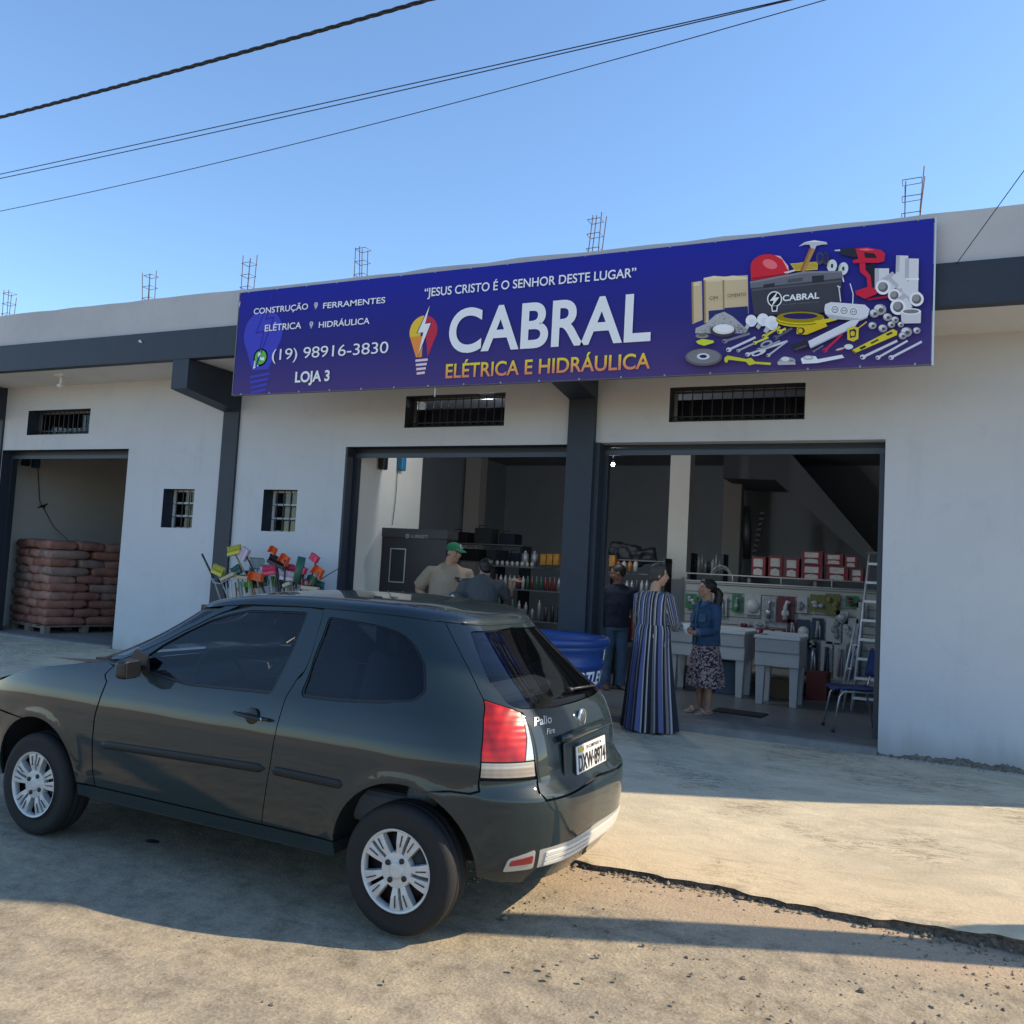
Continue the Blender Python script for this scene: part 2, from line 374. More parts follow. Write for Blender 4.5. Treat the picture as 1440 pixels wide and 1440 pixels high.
# broken kerb face down to the road
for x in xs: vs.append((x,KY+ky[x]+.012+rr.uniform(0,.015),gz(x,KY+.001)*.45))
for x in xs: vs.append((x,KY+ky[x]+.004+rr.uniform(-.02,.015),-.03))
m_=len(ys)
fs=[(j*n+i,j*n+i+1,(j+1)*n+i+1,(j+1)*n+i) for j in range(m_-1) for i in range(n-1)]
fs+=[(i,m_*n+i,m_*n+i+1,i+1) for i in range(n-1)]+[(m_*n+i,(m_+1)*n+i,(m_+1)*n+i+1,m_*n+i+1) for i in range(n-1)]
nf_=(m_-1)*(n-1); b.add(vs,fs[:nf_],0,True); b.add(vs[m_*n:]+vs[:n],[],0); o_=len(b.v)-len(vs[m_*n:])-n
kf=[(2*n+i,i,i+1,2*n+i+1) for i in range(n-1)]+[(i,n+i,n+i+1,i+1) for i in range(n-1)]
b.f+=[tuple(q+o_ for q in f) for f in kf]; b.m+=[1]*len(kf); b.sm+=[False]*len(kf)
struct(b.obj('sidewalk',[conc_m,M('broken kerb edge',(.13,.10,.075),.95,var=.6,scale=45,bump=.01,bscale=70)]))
# loose grit and gravel on the road edge
g=MB(); rg=random.Random(11)
def pebble(mb,x,y,z,r):
    a=rg.uniform(0,6.28); q=[]
    for k in range(6):
        t=a+k*math.pi/3; q.append((x+math.cos(t)*r*rg.uniform(.7,1.2),y+math.sin(t)*r*rg.uniform(.6,1.1),z))
    top=(x+rg.uniform(-.3,.3)*r,y+rg.uniform(-.3,.3)*r,z+r*rg.uniform(.5,.9))
    mb.add(q+[top],[(k,(k+1)%6,6) for k in range(6)])
for i in range(1400):
    x=rg.uniform(-2.2,2.0); y=KY-.02-abs(rg.gauss(0,.42)) if rg.random()<.75 else rg.uniform(1.5,4.7)
    pebble(g,x,y,-.006,rg.choice([.003,.004,.005,.006,.008,.012])*rg.uniform(.8,1.2))
for i in range(500):
    x=rg.uniform(-4.5,2.0); pebble(g,x,rg.uniform(1.6,4.6),-.006,rg.uniform(.002,.006))
for i in range(420):   # crumbs broken off the kerb
    x=rg.uniform(-2.4,1.6); pebble(g,x,KY+rg.gauss(-.03,.035),0,rg.choice([.004,.006,.008,.011,.016]))
o=g.obj('gravel',M('grit',(.20,.16,.115),.9,var=.5,scale=60)); o['kind']='stuff'
g=MB()
for i in range(500):
    x=-.25+rg.random()*2.6; pebble(g,x,FY-.02-abs(rg.gauss(0,.05)),gz(x,8.9),rg.uniform(.006,.02))
o=g.obj('rubble',M('crumbled render',(.34,.31,.27),.9,var=.3,scale=40)); o['kind']='stuff'
# crumbled strip of mortar along the foot of the right wall
g=MB(); rg=random.Random(8); xs_=frange(-.232,4.39,.022); V=[]
for k in range(5):
    for x in xs_:
        hgt=.036+.018*math.sin(x*3.1)+.012*math.sin(x*17)+rg.uniform(-.014,.014); f=k/4
        V.append((x,FY-.004-(1-f)**.6*.035+rg.uniform(-.006,.004)*(f>0),gz(x,FY)-.02+(hgt+.02)*f if k<4 else gz(x,FY)+hgt))
n_=len(xs_); g.add(V,[(k*n_+i,k*n_+i+1,(k+1)*n_+i+1,(k+1)*n_+i) for k in range(4) for i in range(n_-1)]+[])
g.add([(x,y+.04,z) for x,y,z in V[4*n_:]]+V[4*n_:],[(i,i+1,n_+i+1,n_+i) for i in range(n_-1)])
MORTAR=g
# ---------------------------------------------------------------- building
B=thing('shop_building','long single storey grey shop building with navy bands and roll up doors','building',(0,0,0))
WALLFOOT=lambda: MORTAR.obj('wall_foot',M('crumbled mortar',(.155,.135,.11),.95,var=.55,scale=38,bump=.01,bscale=60),B)
WALLFOOT()
XL,XR=-22.,4.4; WT=.27; TOP=5.12
def wall_open(name,x0,x1,z0,z1,y0,y1,ops,mats,parent):
    """wall slab with rectangular openings (x0,x1,z0,z1,reveal material index)"""
    X=sorted({x0,x1,*[v for o in ops for v in o[:2]]}); Z=sorted({z0,z1,*[v for o in ops for v in o[2:4]]})
    hole=lambda i,j: next((o for o in ops if o[0]<=X[i]+1e-6 and X[i+1]<=o[1]+1e-6 and o[2]<=Z[j]+1e-6 and Z[j+1]<=o[3]+1e-6),None) if 0<=i<len(X)-1 and 0<=j<len(Z)-1 else 'out'
    b=MB(); q=lambda a,mi:b.add(a,[(0,1,2,3)],mi)
    for i in range(len(X)-1):
        for j in range(len(Z)-1):
            if hole(i,j): 
                continue
            a,c,d,e=X[i],X[i+1],Z[j],Z[j+1]
            q([(a,y0,d),(c,y0,d),(c,y0,e),(a,y0,e)],0); q([(a,y1,d),(a,y1,e),(c,y1,e),(c,y1,d)],2)
            for (di,dj,pts) in ((-1,0,[(a,y0,d),(a,y0,e),(a,y1,e),(a,y1,d)]),(1,0,[(c,y0,d),(c,y1,d),(c,y1,e),(c,y0,e)]),
                                (0,-1,[(a,y0,d),(a,y1,d),(c,y1,d),(c,y0,d)]),(0,1,[(a,y0,e),(c,y0,e),(c,y1,e),(a,y1,e)])):
                h=hole(i+di,j+dj)
                if h: q(pts,(h[4] if h!='out' else 0))
    me=bpy.data.meshes.new(name); me.from_pydata(b.v,[],b.f)
    for m in mats: me.materials.append(m)
    me.polygons.foreach_set('material_index',b.m); return link(me,name,parent)
LB=(-12.95,-10.22,.12,3.05,1); SL=(-6.45,-3.46,.06,3.04,1); SRR=(-3.13,-.235,.06,3.055,0)
vents=[(-12.43,-11.07,3.28,3.66,1),(-5.62,-4.28,3.265,3.655,1),(-2.35,-.98,3.265,3.635,1)]
wins=[(-9.48,-8.91,1.94,2.48,1),(-7.71,-7.16,1.945,2.49,1)]
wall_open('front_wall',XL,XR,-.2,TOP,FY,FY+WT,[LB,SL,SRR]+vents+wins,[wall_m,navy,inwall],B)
# extra opening liners on the jambs of the shop doors
b=MB()
for q in ((-6.452,-6.42,FY-.004,FY+WT+.02,.15,3.04),(-3.162,-3.10,FY-.01,FY+WT+.06,.15,3.055),(-3.49,-3.42,FY-.006,FY+WT,.15,3.04)): MB().box(*q).obj('door_jamb',navy,B)
# side and back walls, roof
b=MB(); b.box(XL,XL+.2,FY+WT,19,-.2,4.9); b.box(XR-.2,XR,FY+WT,19,-.2,4.9); b.box(XL,XR,19,19.2,-.2,4.9); b.obj('outer_wall',rend_m,B)
MB().box(XL,XR,FY+WT,19,3.95,4.05).obj('ceiling_slab',M('raw slab',(.26,.27,.29),.9,var=.15,scale=1),B)
# canopy: soffit, navy beam, parapet
CY=7.95; XE=2.55
MB().box(XL,XE,CY+.02,FY,4.03,4.10).obj('canopy_soffit',soff_m,B)
MB().box(XL,XE,CY,CY+.12,4.02,4.388).obj('fascia_beam',navy,B)
b=MB(); rz=random.Random(5)
xs=frange(XL,XE,.35); prof=[]
for i,x in enumerate(xs): prof.append((x,4.838+rz.uniform(-.006,.008)+(.012 if -5<x<-3.0 and i%3 else 0)))
vs=[(x,CY+.035,4.388) for x,_ in prof]+[(x,CY+.035,z) for x,z in prof]+[(x,CY+.17,z-.004) for x,z in prof]+[(x,CY+.17,4.388) for x,_ in prof]
k=len(prof); fs=[(r*k+i,r*k+i+1,(r+1)*k+i+1,(r+1)*k+i) for r in range(3) for i in range(k-1)]
fs+=[(0,k,2*k,3*k),(k-1,2*k-1,3*k-1,4*k-1)]
b.add(vs,fs).obj('parapet',rend_m,B)
MB().box(XL,XE,CY+.17,FY,4.10,4.2).obj('canopy_slab',rend_m,B)
# navy pillars and brackets
def pillar(x0,x1,z0,y0=FY-.035):
    b=MB().box(x0,x1,y0,FY+.001,z0,4.029); o=b.obj('pillar',navy,B)
    b=MB(); b.prism([(CY+.004,4.018),(CY+.004,3.645),(y0-.002,3.53),(y0-.002,4.018)],x0,x1,'X'); b.obj('bracket',navy,B)
pillar(-8.465,-8.2,-.0); pillar(-13.30,-12.96,.1)
pillar(-3.462,-3.155,.05,FY-.07)
b=MB(); b.box(2.62,XR,FY+.002,FY+WT-.002,TOP+.0005,5.75); b.obj('added_shadow_wall',wall_m,B)  # unseen block added on the wall to shape the building's cast shadow
# threshold step
def slab(name,x0,x1,z,y0,y1,mat):
    b=MB(); b.prism([(y0,-.1),(y0-.03,z-.09),(y0+.02,z-.012),(y0+.05,z),(y1,z),(y1,-.1)],x0,x1,'X'); return b.obj(name,mat,B)
step_m=M('worn concrete step',(.20,.195,.18),.8,var=.2,scale=4,bump=.004,bscale=30)
slab('threshold',-6.42,-.24,FLOOR,FY-.02,9.32,step_m); slab('threshold',-12.95,-10.23,.235,FY-.04,9.35,step_m)
MB().box(-8.3,4.2,9.32,19,-.1,FLOOR+.002).obj('shop_floor',floor_m,B)
MB().box(-22,-8.5,9.35,19,-.1,.236).obj('store_floor',M('dusty floor',(.24,.235,.22),.8,var=.15,scale=3),B)
# inside walls
def wl(n,*a,m=inwall): return MB().box(*a).obj(n,m,B)
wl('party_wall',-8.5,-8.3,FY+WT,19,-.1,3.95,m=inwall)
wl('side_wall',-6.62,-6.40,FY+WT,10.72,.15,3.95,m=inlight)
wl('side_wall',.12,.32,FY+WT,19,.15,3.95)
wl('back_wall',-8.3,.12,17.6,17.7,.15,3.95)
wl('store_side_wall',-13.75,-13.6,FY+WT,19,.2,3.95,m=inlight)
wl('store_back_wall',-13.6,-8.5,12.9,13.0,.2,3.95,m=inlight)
# inside pillars
def colm(px,top,Y,wd,dp=.3,m=inlight):
    p=at(px,top,Y=Y); MB().box(p.x-wd/2,p.x+wd/2,Y,Y+dp,FLOOR,3.949).obj('inside_pillar',m,B)
colm(957,650,13.2,.31); colm(1031,670,16.4,.33,m=M('interior grey paint',(.50,.49,.46),.8)); colm(665,670,15.5,.34,m=M('interior grey paint',(.50,.49,.46),.8))
# sloping underside of a stair on the right
a=at(1090,685,Y=15.5); c=at(1236,800,Y=15.5)
MB().prism([(a.x-.9,3.94),(a.x-.9,3.45),(a.x,3.42),(c.x,c.z-.05),(c.x,c.z+.2),(a.x+.2,3.94)],15.5,17.59,'Y').obj('stair_slab',M('stair concrete',(.17,.19,.215),.9),B)
# roll-up shutters, rolled to the lintel
sh_m=M('shutter steel',(.06,.075,.095),.5,.2)
def shutter(x0,x1,zt,side=0):
    t=MB(); 
    t.box(x0,x1,FY+.165,FY+.20,zt-.115,zt-.062); o=t.obj('shutter_bar',sh_m,B)
    for i in range(2):
        MB().box(x0,x1,FY+.178+.004*i,FY+.196,zt-.061+.031*i,zt-.032+.031*i).obj('shutter_slat',M('shutter slat',(.022,.03,.042),.5,.3),B)
    MB().box(x0-.03,x1+.03,FY+WT+.01,FY+WT+.5,zt-.02,zt+.5).obj('shutter_housing',steel_d,B)
    for x in (x0,x1-.05): MB().box(x,x+.05,FY+.15,FY+.23,.2,zt-.116).obj('guide_rail',M('rail steel',(.035,.045,.06),.4,.4),B)
shutter(-12.95,-10.22,3.05); shutter(-6.419,-3.491,3.04); shutter(-3.099,-.236,3.055)
# grilles in the high vents
def grille(x0,x1,z0,z1):
    y=FY+.14; b=MB(); r=.006
    for z in (z0+.03,z1-.03,z0+.08): b.box(x0,x1,y-r,y+r,z-r,z+r)
    n=round((x1-x0)/.105)
    for i in range(n+1):
        x=x0+(x1-x0)*i/n; b.box(x-r*.8,x+r*.8,y-r*.8,y+r*.8,z0,z1)
    for i in range(n*2):
        xa=x0+(x1-x0)*i/(2*n); xb=x0+(x1-x0)*(i+1)/(2*n); za,zb=(z0+.03,z0+.08) if i%2 else (z0+.08,z0+.03)
        b.tube([(xa,y,za),(xb,y,zb)],.004,4)
    w=b.obj('vent_grille',steel_d,B)
    f=MB(); y=FY+.2; f.box(x0,x1,y,y+.03,z0,z0+.025); f.box(x0,x1,y,y+.03,z1-.025,z1); f.box(x0,x0+.035,y,y+.03,z0+.025,z1-.025); f.box(x1-.025,x1,y,y+.03,z0+.025,z1-.025)
    f.obj('vent_frame',galv,B)
    MB().box(x0+.035,x1-.025,y+.012,y+.017,z0+.025,z1-.025).obj('vent_pane',glass('dim glass',(.8,.82,.84),.08),B)
for v in vents: grille(*v[:4])
# small side windows: white frame with three panes and outer bars
def window(x0,x1,z0,z1):
    y=FY+.19; W=MB(); r=.016
    W.box(x0,x1,y,y+.03,z1-.025,z1); W.box(x0,x1,y,y+.03,z0,z0+.02); W.box(x0+.002,x0+.04,y-.002,y+.032,z0,z1); W.box(x1-.03,x1-.002,y-.002,y+.032,z0,z1)
    h=(z1-z0)
    for k in (1,2): W.box(x0+.04,x1-.03,y-.003,y+.03,z0+h*k/3-.011,z0+h*k/3+.011)
    wf=W.obj('window_frame',M('white window frame',(.55,.57,.58),.4),B)
    for k in range(3): MB().box(x0+.04,x1-.03,y+.012,y+.016,z0+h*k/3+.012,z0+h*(k+1)/3-.012).obj('pane',glass('window glass',(.5,.5,.5),.15),wf)
    # curtain behind
    c=MB(); pts=[]
    n=40
    for i in range(n+1):
        x=x0+(x1-x0)*i/n; pts.append((x,y+.09+.012*math.sin(i*1.3)))
    c.add([(x,yy,z0) for x,yy in pts]+[(x,yy,z1) for x,yy in pts],[(i,i+1,n+2+i,n+1+i) for i in range(n)],0,True)
    c.obj('curtain',M('brown curtain',(.13,.11,.105),.9,var=.4,scale=6),B)
    c=MB(); c.box(x0+.26,x1-.12,y+.06,y+.065,z1-.19,z1-.02); c.obj('curtain_lining',M('pale cloth',(.42,.40,.39),.9),B)
    g=MB(); yy=FY+.12
    for k in range(1,5): 
        x=x0+(x1-x0)*k/5+.02; g.box(x-.005,x+.005,yy,yy+.01,z0,z1)
    for k in (1,2): g.box(x0,x1,yy-.002,yy+.012,z0+h*k/3-.024,z0+h*k/3-.016)
    g.obj('window_bars',steel_d,B)
for v in wins: window(*v[:4])
# starter bars of the columns above the roof
def starter(x,y,z0,z1,wd,dp,n=4,lean=0):
    b=MB(); rg=random.Random(int(x*100)); tilt=rg.uniform(-.035,.035); c=[(-wd/2,0),(wd/2,0),(-wd/2,dp),(wd/2,dp)][:n]
    for (a,d) in c:
        h=z1-rg.uniform(0,.16); b.tube([(x+a,y+d,z0),(x+a*.9+tilt*.5,y+d,(z0+h)/2),(x+a+tilt+rg.uniform(-.03,.03),y+d+rg.uniform(-.02,.02),h)],.0055,5)
    for k in range(4):
        z=z0+.38+k*.17
        if z>z1-.08: break
        q=[(x-wd/2-.01,y-.01,z),(x+wd/2+.01,y-.01,z+.006),(x+wd/2+.01,y+dp+.01,z+.01),(x-wd/2-.01,y+dp+.01,z),(x-wd/2-.01,y-.01,z)]
        b.tube(q,.004,4)
    b.obj('starter_bars',rust,B)
TOPZ=4.83
for px,top in ((10,403),(209,376),(348,348),(508,337),(836,292),(1283,236)):
    p=at(px,top,Y=9.05); starter(p.x,9.05,TOP-.2,p.z,.13 if px!=1283 else .15,.12,lean=.0)
# ---------------------------------------------------------------- shop sign
SY=7.85; SX0,SX1,SZ0,SZ1=-7.345,.122,3.508,4.745
SG=thing('shop_sign','wide purple blue shop sign reading CABRAL with painted tools','shop sign',(0,0,0))
def grad(name,stops,z0,z1,rough=.45):
    m=bpy.data.materials.new(name); m.use_nodes=True; t=m.node_tree; b=t.nodes['Principled BSDF']
    tc=nd(t,'ShaderNodeTexCoord'); sx=nd(t,'ShaderNodeSeparateXYZ'); t.links.new(tc.outputs['Object'],sx.inputs[0])
    mr=nd(t,'ShaderNodeMapRange'); mr.inputs[1].default_value=z0; mr.inputs[2].default_value=z1; t.links.new(sx.outputs[2],mr.inputs[0])
    t.links.new(ramp(t,mr.outputs[0],stops),b.inputs['Base Color']); b.inputs['Roughness'].default_value=rough; b.inputs['Specular IOR Level'].default_value=.12
    return m
bgm=grad('sign print',[(0,(.085,.058,.20)),(.45,(.036,.034,.215)),(1,(.022,.030,.35))],SZ0,SZ1,.7)
b=MB(); n=60
vs=[];  # vinyl sheet with faint ripples
for j in range(9):
    for i in range(n+1):
        x=SX0+(SX1-SX0)*i/n; z=SZ0+(SZ1-SZ0)*j/8
        vs.append((x,SY,z))
b.add(vs,[(j*(n+1)+i,j*(n+1)+i+1,(j+1)*(n+1)+i+1,(j+1)*(n+1)+i) for j in range(8) for i in range(n)])
b.obj('sign_sheet',bgm,SG)
al=M('sunlit aluminium edge',(.62,.62,.60),.35,.6); 
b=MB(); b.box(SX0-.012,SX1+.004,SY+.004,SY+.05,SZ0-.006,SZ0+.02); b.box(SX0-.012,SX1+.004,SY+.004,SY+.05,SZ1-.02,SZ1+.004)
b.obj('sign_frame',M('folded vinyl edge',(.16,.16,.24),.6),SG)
MB().box(SX1+.006,SX1+.020,SY+.0,SY+.055,SZ0-.014,SZ1+.012).obj('edge_strip',al,SG); MB().box(SX0-.024,SX0-.014,SY,SY+.055,SZ0-.008,SZ1+.004).obj('edge_strip',MATS['folded vinyl edge'],SG)  # right strip coloured bright for the sun on that edge, left kept dark
b=MB()
for x in frange(SX0+.3,SX1-.3,1.1): b.box(x-.02,x+.02,SY+.051,CY-.001,SZ1-.35,SZ1-.30); b.box(x-.02,x+.02,SY+.02,SY+.05,SZ0+.02,SZ1-.02)
b.obj('sign_brackets',galv,SG)
# clips along the edges
b=MB()
for x in frange(SX0+.12,SX1-.12,.42):
    b.box(x-.008,x+.008,SY-.006,SY+.003,SZ0-.008,SZ0+.012); b.box(x-.006,x+.006,SY-.005,SY+.003,SZ1-.01,SZ1+.006)
b.obj('sign_clips',M('clip steel',(.3,.3,.32),.4,.6),SG)
PCOL={}
def pc(c,rough=.45):
    key=tuple(c)
    if key not in PCOL:
        PCOL[key]=M('print ink %d %d %d'%key,tuple(min(.9,v*1.2) for v in srgb(*c)),.6,spec=.12)
    return PCOL[key]
def sp(px,py): p=at(px,py,Y=SY); return (p.x,p.z)
class Art:
    """flat print built as thin coloured films, each laid on the one below"""
    def __init__(s): s.b=MB(); s.mats=[]; s.k=0
    def mi(s,c):
        m=c if isinstance(c,bpy.types.Material) else pc(c)
        if m not in s.mats: s.mats.append(m)
        return s.mats.index(m)
    def film(s,vs,fs,c):
        s.k+=1; y=SY-.0012-s.k*.00022
        s.b.add([(x,y,z) for x,z in vs],fs,s.mi(c))
    def poly(s,pts,c): s.film(pts,[tuple(range(len(pts)))],c)
    def build(s,name,parent): 
        me=bpy.data.meshes.new(name); me.from_pydata(s.b.v,[],s.b.f)
        for m in s.mats: me.materials.append(m)
        me.polygons.foreach_set('material_index',s.b.m); return link(me,name,parent)
def lettering(txt,bl,tr,c,bold=0,shear=0,spacing=1,k=1,name='lettering'):
    """bl, tr: photo pixels of the lower left and upper right of the capitals"""
    u0,v0=sp(*bl); u1,v1=sp(*tr)
    vs,fs=fit_text(txt,u0,u1,v0,v1,bold,shear,spacing)
    me=bpy.data.meshes.new(name); me.from_pydata([(x,SY-.012,z) for x,z in vs],[],fs); me.materials.append(c if isinstance(c,bpy.types.Material) else pc(c))
    return link(me,name,SG)
# large pale bulb behind the left text
def bulb_pts(cx,cz,r,h,n=40,neck=.42):
    """bulb outline: circle on top, narrowing to a neck"""
    pts=[]
    for i in range(n+1):
        t=-math.pi*.18+(math.pi*1.36)*i/n; pts.append((cx+r*math.cos(t),cz+r*math.sin(t)))
    pts.append((cx-r*neck,cz-h)); pts.append((cx+r*neck,cz-h)); return pts
A=Art()
c0=sp(370,467); wm=(66,70,178)
A.poly(bulb_pts(c0[0],c0[1]-.02,.285,.43),wm)
dk=(50,46,150)
def bolt(cx,cz,s,h):
    q=[(.42,1.0),(-.62,-.12),(-.05,-.10),(-.42,-1.05),(.62,.26),(.06,.24),(.42,1.0)]
    return [(cx+a*s,cz+b_*h) for a,b_ in q[:-1]]
def outline(A,pts,wd,c):
    n=len(pts)
    for i in range(n):
        a=Vector(pts[i]);b_=Vector(pts[(i+1)%n]); d=(b_-a).normalized(); nn=Vector((-d.y,d.x))*wd
        A.poly([tuple(a-nn-d*wd),tuple(b_-nn+d*wd),tuple(b_+nn+d*wd),tuple(a+nn-d*wd)],c)
outline(A,bolt(c0[0]+.02,c0[1]+.05,.2,.44),.009,dk)
for k in range(4):
    z=c0[1]-.52-k*.062; wd=.145-.012*k
    A.poly([(c0[0]-wd,z-.03),(c0[0]+wd,z+.004),(c0[0]+wd,z+.034),(c0[0]-wd,z)],wm)
A.build('bulb_watermark',SG)
W_=(248,248,252)
lettering('CONSTRUÇÃO',(357.5,442.5),(434.5,427),W_,.013)
lettering('FERRAMENTES',(455,434.5),(543,418),W_,.013)
lettering('ELÉTRICA',(373,466.5),(425,453),W_,.013)
lettering('HIDRÁULICA',(449,461.5),(521,447),W_,.013)
lettering('(19) 98916-3830',(383,507),(547.5,480.5),W_,.0,.0,.97)
lettering('LOJA 3',(415.5,538.5),(465,520.5),W_,.03)
lettering('“JESUS CRISTO É O SENHOR DESTE LUGAR”',(597.5,418),(895.5,376.8),W_,.013)
lettering('CABRAL',(630.5,497.5),(918,411.5),(236,238,244),.022,0,1.02)
gold=grad('golden print',[(0,(.80,.28,.14)),(.5,(.95,.55,.07)),(1,(.92,.84,.05))],3.60,3.76)
lettering('ELÉTRICA E HIDRÁULICA',(627,532.5),(915.5,496.5),gold,.016)
# coloured bulb emblem
def emblem(A,px,py,s):
    cx,cz=sp(px,py)
    pts=bulb_pts(cx,cz,s,s*1.62)
    l=[p for p in pts if p[0]<=cx]; r=[p for p in pts if p[0]>=cx]
    A.poly(l,(222,184,62)) ; A.poly(r,(186,52,72))
    A.poly([(cx-s*.95,cz-s*.3),(cx,cz-s*.3),(cx,cz-s*1.62),(cx-s*.42,cz-s*1.62)],(226,140,66))
    A.poly([(x,z) for x,z in bolt(cx+s*.04,cz+s*.1,s*.86,s*1.72)],(44,30,70))
    A.poly([(x,z) for x,z in bolt(cx+s*.04,cz+s*.1,s*.74,s*1.52)],(232,236,244))
    for k in range(4):
        z=cz-s*(1.76+.27*k); wd=s*(.44-.05*k)
        A.poly([(cx-wd,z-s*.15),(cx+wd,z-s*.12),(cx+wd,z+s*.03),(cx-wd,z)],(222,196,200))
A=Art(); emblem(A,595.5,466,.172); A.build('bulb_emblem',SG)
def minibulb(A,px,py,s):
    cx,cz=sp(px,py); A.poly(bulb_pts(cx,cz,s,s*1.6,16),(190,190,200)); A.poly(bolt(cx,cz,s*.6,s*1.4),(90,60,90))
    A.poly([(cx-s*.4,cz-s*2.2),(cx+s*.4,cz-s*2.2),(cx+s*.4,cz-s*1.7),(cx-s*.4,cz-s*1.7)],(170,140,140))
A=Art(); minibulb(A,444.5,428,.026); minibulb(A,438,455,.026); A.build('small_bulb_marks',SG)
# green telephone bubble
A=Art(); cx,cz=sp(366.5,502.5); ci=lambda r,n=28,ox=0,oz=0:[(cx+ox+r*math.cos(2*math.pi*i/n),cz+oz+r*math.sin(2*math.pi*i/n)) for i in range(n)]
A.poly(ci(.106),(226,236,226)); A.poly([(cx-.10,cz-.135),(cx-.085,cz-.03),(cx-.02,cz-.1)],(226,236,226))
A.poly(ci(.086),(96,178,78)); A.poly([(cx-.078,cz-.112),(cx-.075,cz-.03),(cx-.02,cz-.08)],(96,178,78))
ph=[]
for i in range(9):
    t=math.pi*(1.02+.46*i/8); ph.append((cx+.045+.085*math.cos(t),cz+.045+.085*math.sin(t)))
for i in range(9):
    t=math.pi*(1.48-.46*i/8); ph.append((cx+.045+.056*math.cos(t),cz+.045+.056*math.sin(t)))
A.poly(ph,(236,240,236))
for t in (1.02,1.48):
    x,z=cx+.045+.066*math.cos(math.pi*t),cz+.045+.066*math.sin(math.pi*t); A.poly([(x+.021*math.cos(a*.785),z+.021*math.sin(a*.785)) for a in range(8)],(236,240,236))
A.build('telephone_bubble',SG)
# picture of tools and building goods, in the coordinates of an enlarged crop of the print
A=Art()
def c6(x,y): return sp(950+x/3.789,300+y/3.789)
def pg(c,*p): A.poly([c6(*q) for q in p],c)
def el(c,x,y,rx,ry,rot=0,n=22,a0=0,a1=360):
    q=[]
    full=a1-a0>=360
    for i in range(n if full else n+1):
        t=R_(a0+(a1-a0)*i/n); u,v=rx*math.cos(t),ry*math.sin(t); co,si=math.cos(R_(rot)),math.sin(R_(rot)); q.append((x+u*co-v*si,y+u*si+v*co))
    pg(c,*q)
def ln(c,wd,*p):
    for a,b_ in zip(p,p[1:]):
        d=Vector((b_[0]-a[0],b_[1]-a[1])).normalized(); nx,ny=-d.y*wd/2,d.x*wd/2; e=(d.x*wd*.15,d.y*wd*.15)
        pg(c,(a[0]-nx-e[0],a[1]-ny-e[1]),(b_[0]-nx+e[0],b_[1]-ny+e[1]),(b_[0]+nx+e[0],b_[1]+ny+e[1]),(a[0]+nx-e[0],a[1]+ny-e[1]))
rg=random.Random(2)
# cement sacks
for (x0,y0,x1,y1,t) in ((85,368,140,590,0),(150,345,262,585,1),(250,338,385,560,1)):
    pg((196,176,140),(x0,y0),(x1,y0-8),(x1+4,y1-22),(x0+5,y1))
    pg((214,196,160),(x0+4,y0+4),(x1-10,y0-2),(x1-12,y0+16),(x0+4,y0+22))
    pg((150,128,96),(x0,y0),(x0+10,y0),(x0+12,y1-6),(x0+3,y1))
pg((44,50,104),(176,520),(262,512),(262,575),(178,580)); pg((44,50,104),(262,505),(385,495),(388,552),(262,570))
pg((225,205,170),(150,345),(205,334),(262,338),(262,350),(150,358)); pg((225,205,170),(250,340),(310,332),(384,342),(384,352),(250,356))
# gravel heap
pg((168,166,166),(105,640),(108,612),(160,590),(215,540),(260,525),(305,550),(350,590),(385,625),(370,640))
for i in range(70):
    x=rg.uniform(130,370); y=640-rg.random()**1.3*(105-abs(x-255)*.7); q=rg.choice([(120,118,120),(205,205,205),(90,90,94),(150,146,140)]); el(q,x,y,rg.uniform(2,5),rg.uniform(2,4),0,6)
el((70,66,70),255,628,68,34); el((214,210,206),258,620,58,27); el((236,234,230),258,616,46,20)
# helmet
el((200,44,58),500,300,100,78,8,26,180,360); pg((200,44,58),(401,290),(440,280),(560,300),(600,315),(612,318),(600,330),(405,362)); el((232,110,118),505,275,40,24,20)
pg((222,200,205),(578,318),(640,302),(638,312),(590,326)); ln((150,26,44),7,(410,352),(500,340),(598,326)); pg((232,170,180),(530,228),(560,232),(602,285),(606,312),(596,300),(570,250))
# hammer, coiled yellow line, tools standing in the box
el((196,168,60),700,285,60,22); pg((206,180,80),(612,272),(760,262),(758,305),(640,312))
for k in range(5): ln((150,124,44),3,(620+k*4,278+k*6),(755,268+k*7))
pg((176,130,80),(716,190),(745,196),(690,316),(664,312)); pg((150,104,60),(716,190),(726,192),(676,314),(664,312))
pg((186,188,192),(656,182),(690,158),(740,148),(806,158),(810,170),(780,172),(752,178),(744,196),(722,190),(716,172),(690,172)); pg((226,228,232),(690,160),(740,150),(800,160),(740,158))
for (x,c_) in ((770,(70,74,90)),(800,(60,60,66))): el(c_,x,245,20,34); el((44,42,110),x,240,11,22)
for (x,y) in ((835,285),(895,300)):
    el((206,208,210),x,y,26,34,10); el((60,60,80),x,y,7,12); ln((210,212,214),7,(x-8,y+30),(x+2,y+70)); ln((170,190,120),6,(x-14,y-20),(x-26,y+10))
# tool box
pg((66,66,74),(402,400),(888,352),(878,520),(700,545),(420,545)); pg((104,106,114),(400,372),(690,318),(888,314),(892,350),(402,404)); pg((128,128,134),(400,368),(690,314),(888,312),(888,320),(690,326),(402,378))
pg((52,52,58),(470,385),(530,376),(530,408),(472,418)); pg((52,52,58),(728,340),(792,334),(792,384),(730,390)); pg((80,80,88),(600,358),(680,348),(680,366),(600,376))
pg((84,86,94),(408,410),(884,362),(882,372),(410,420))
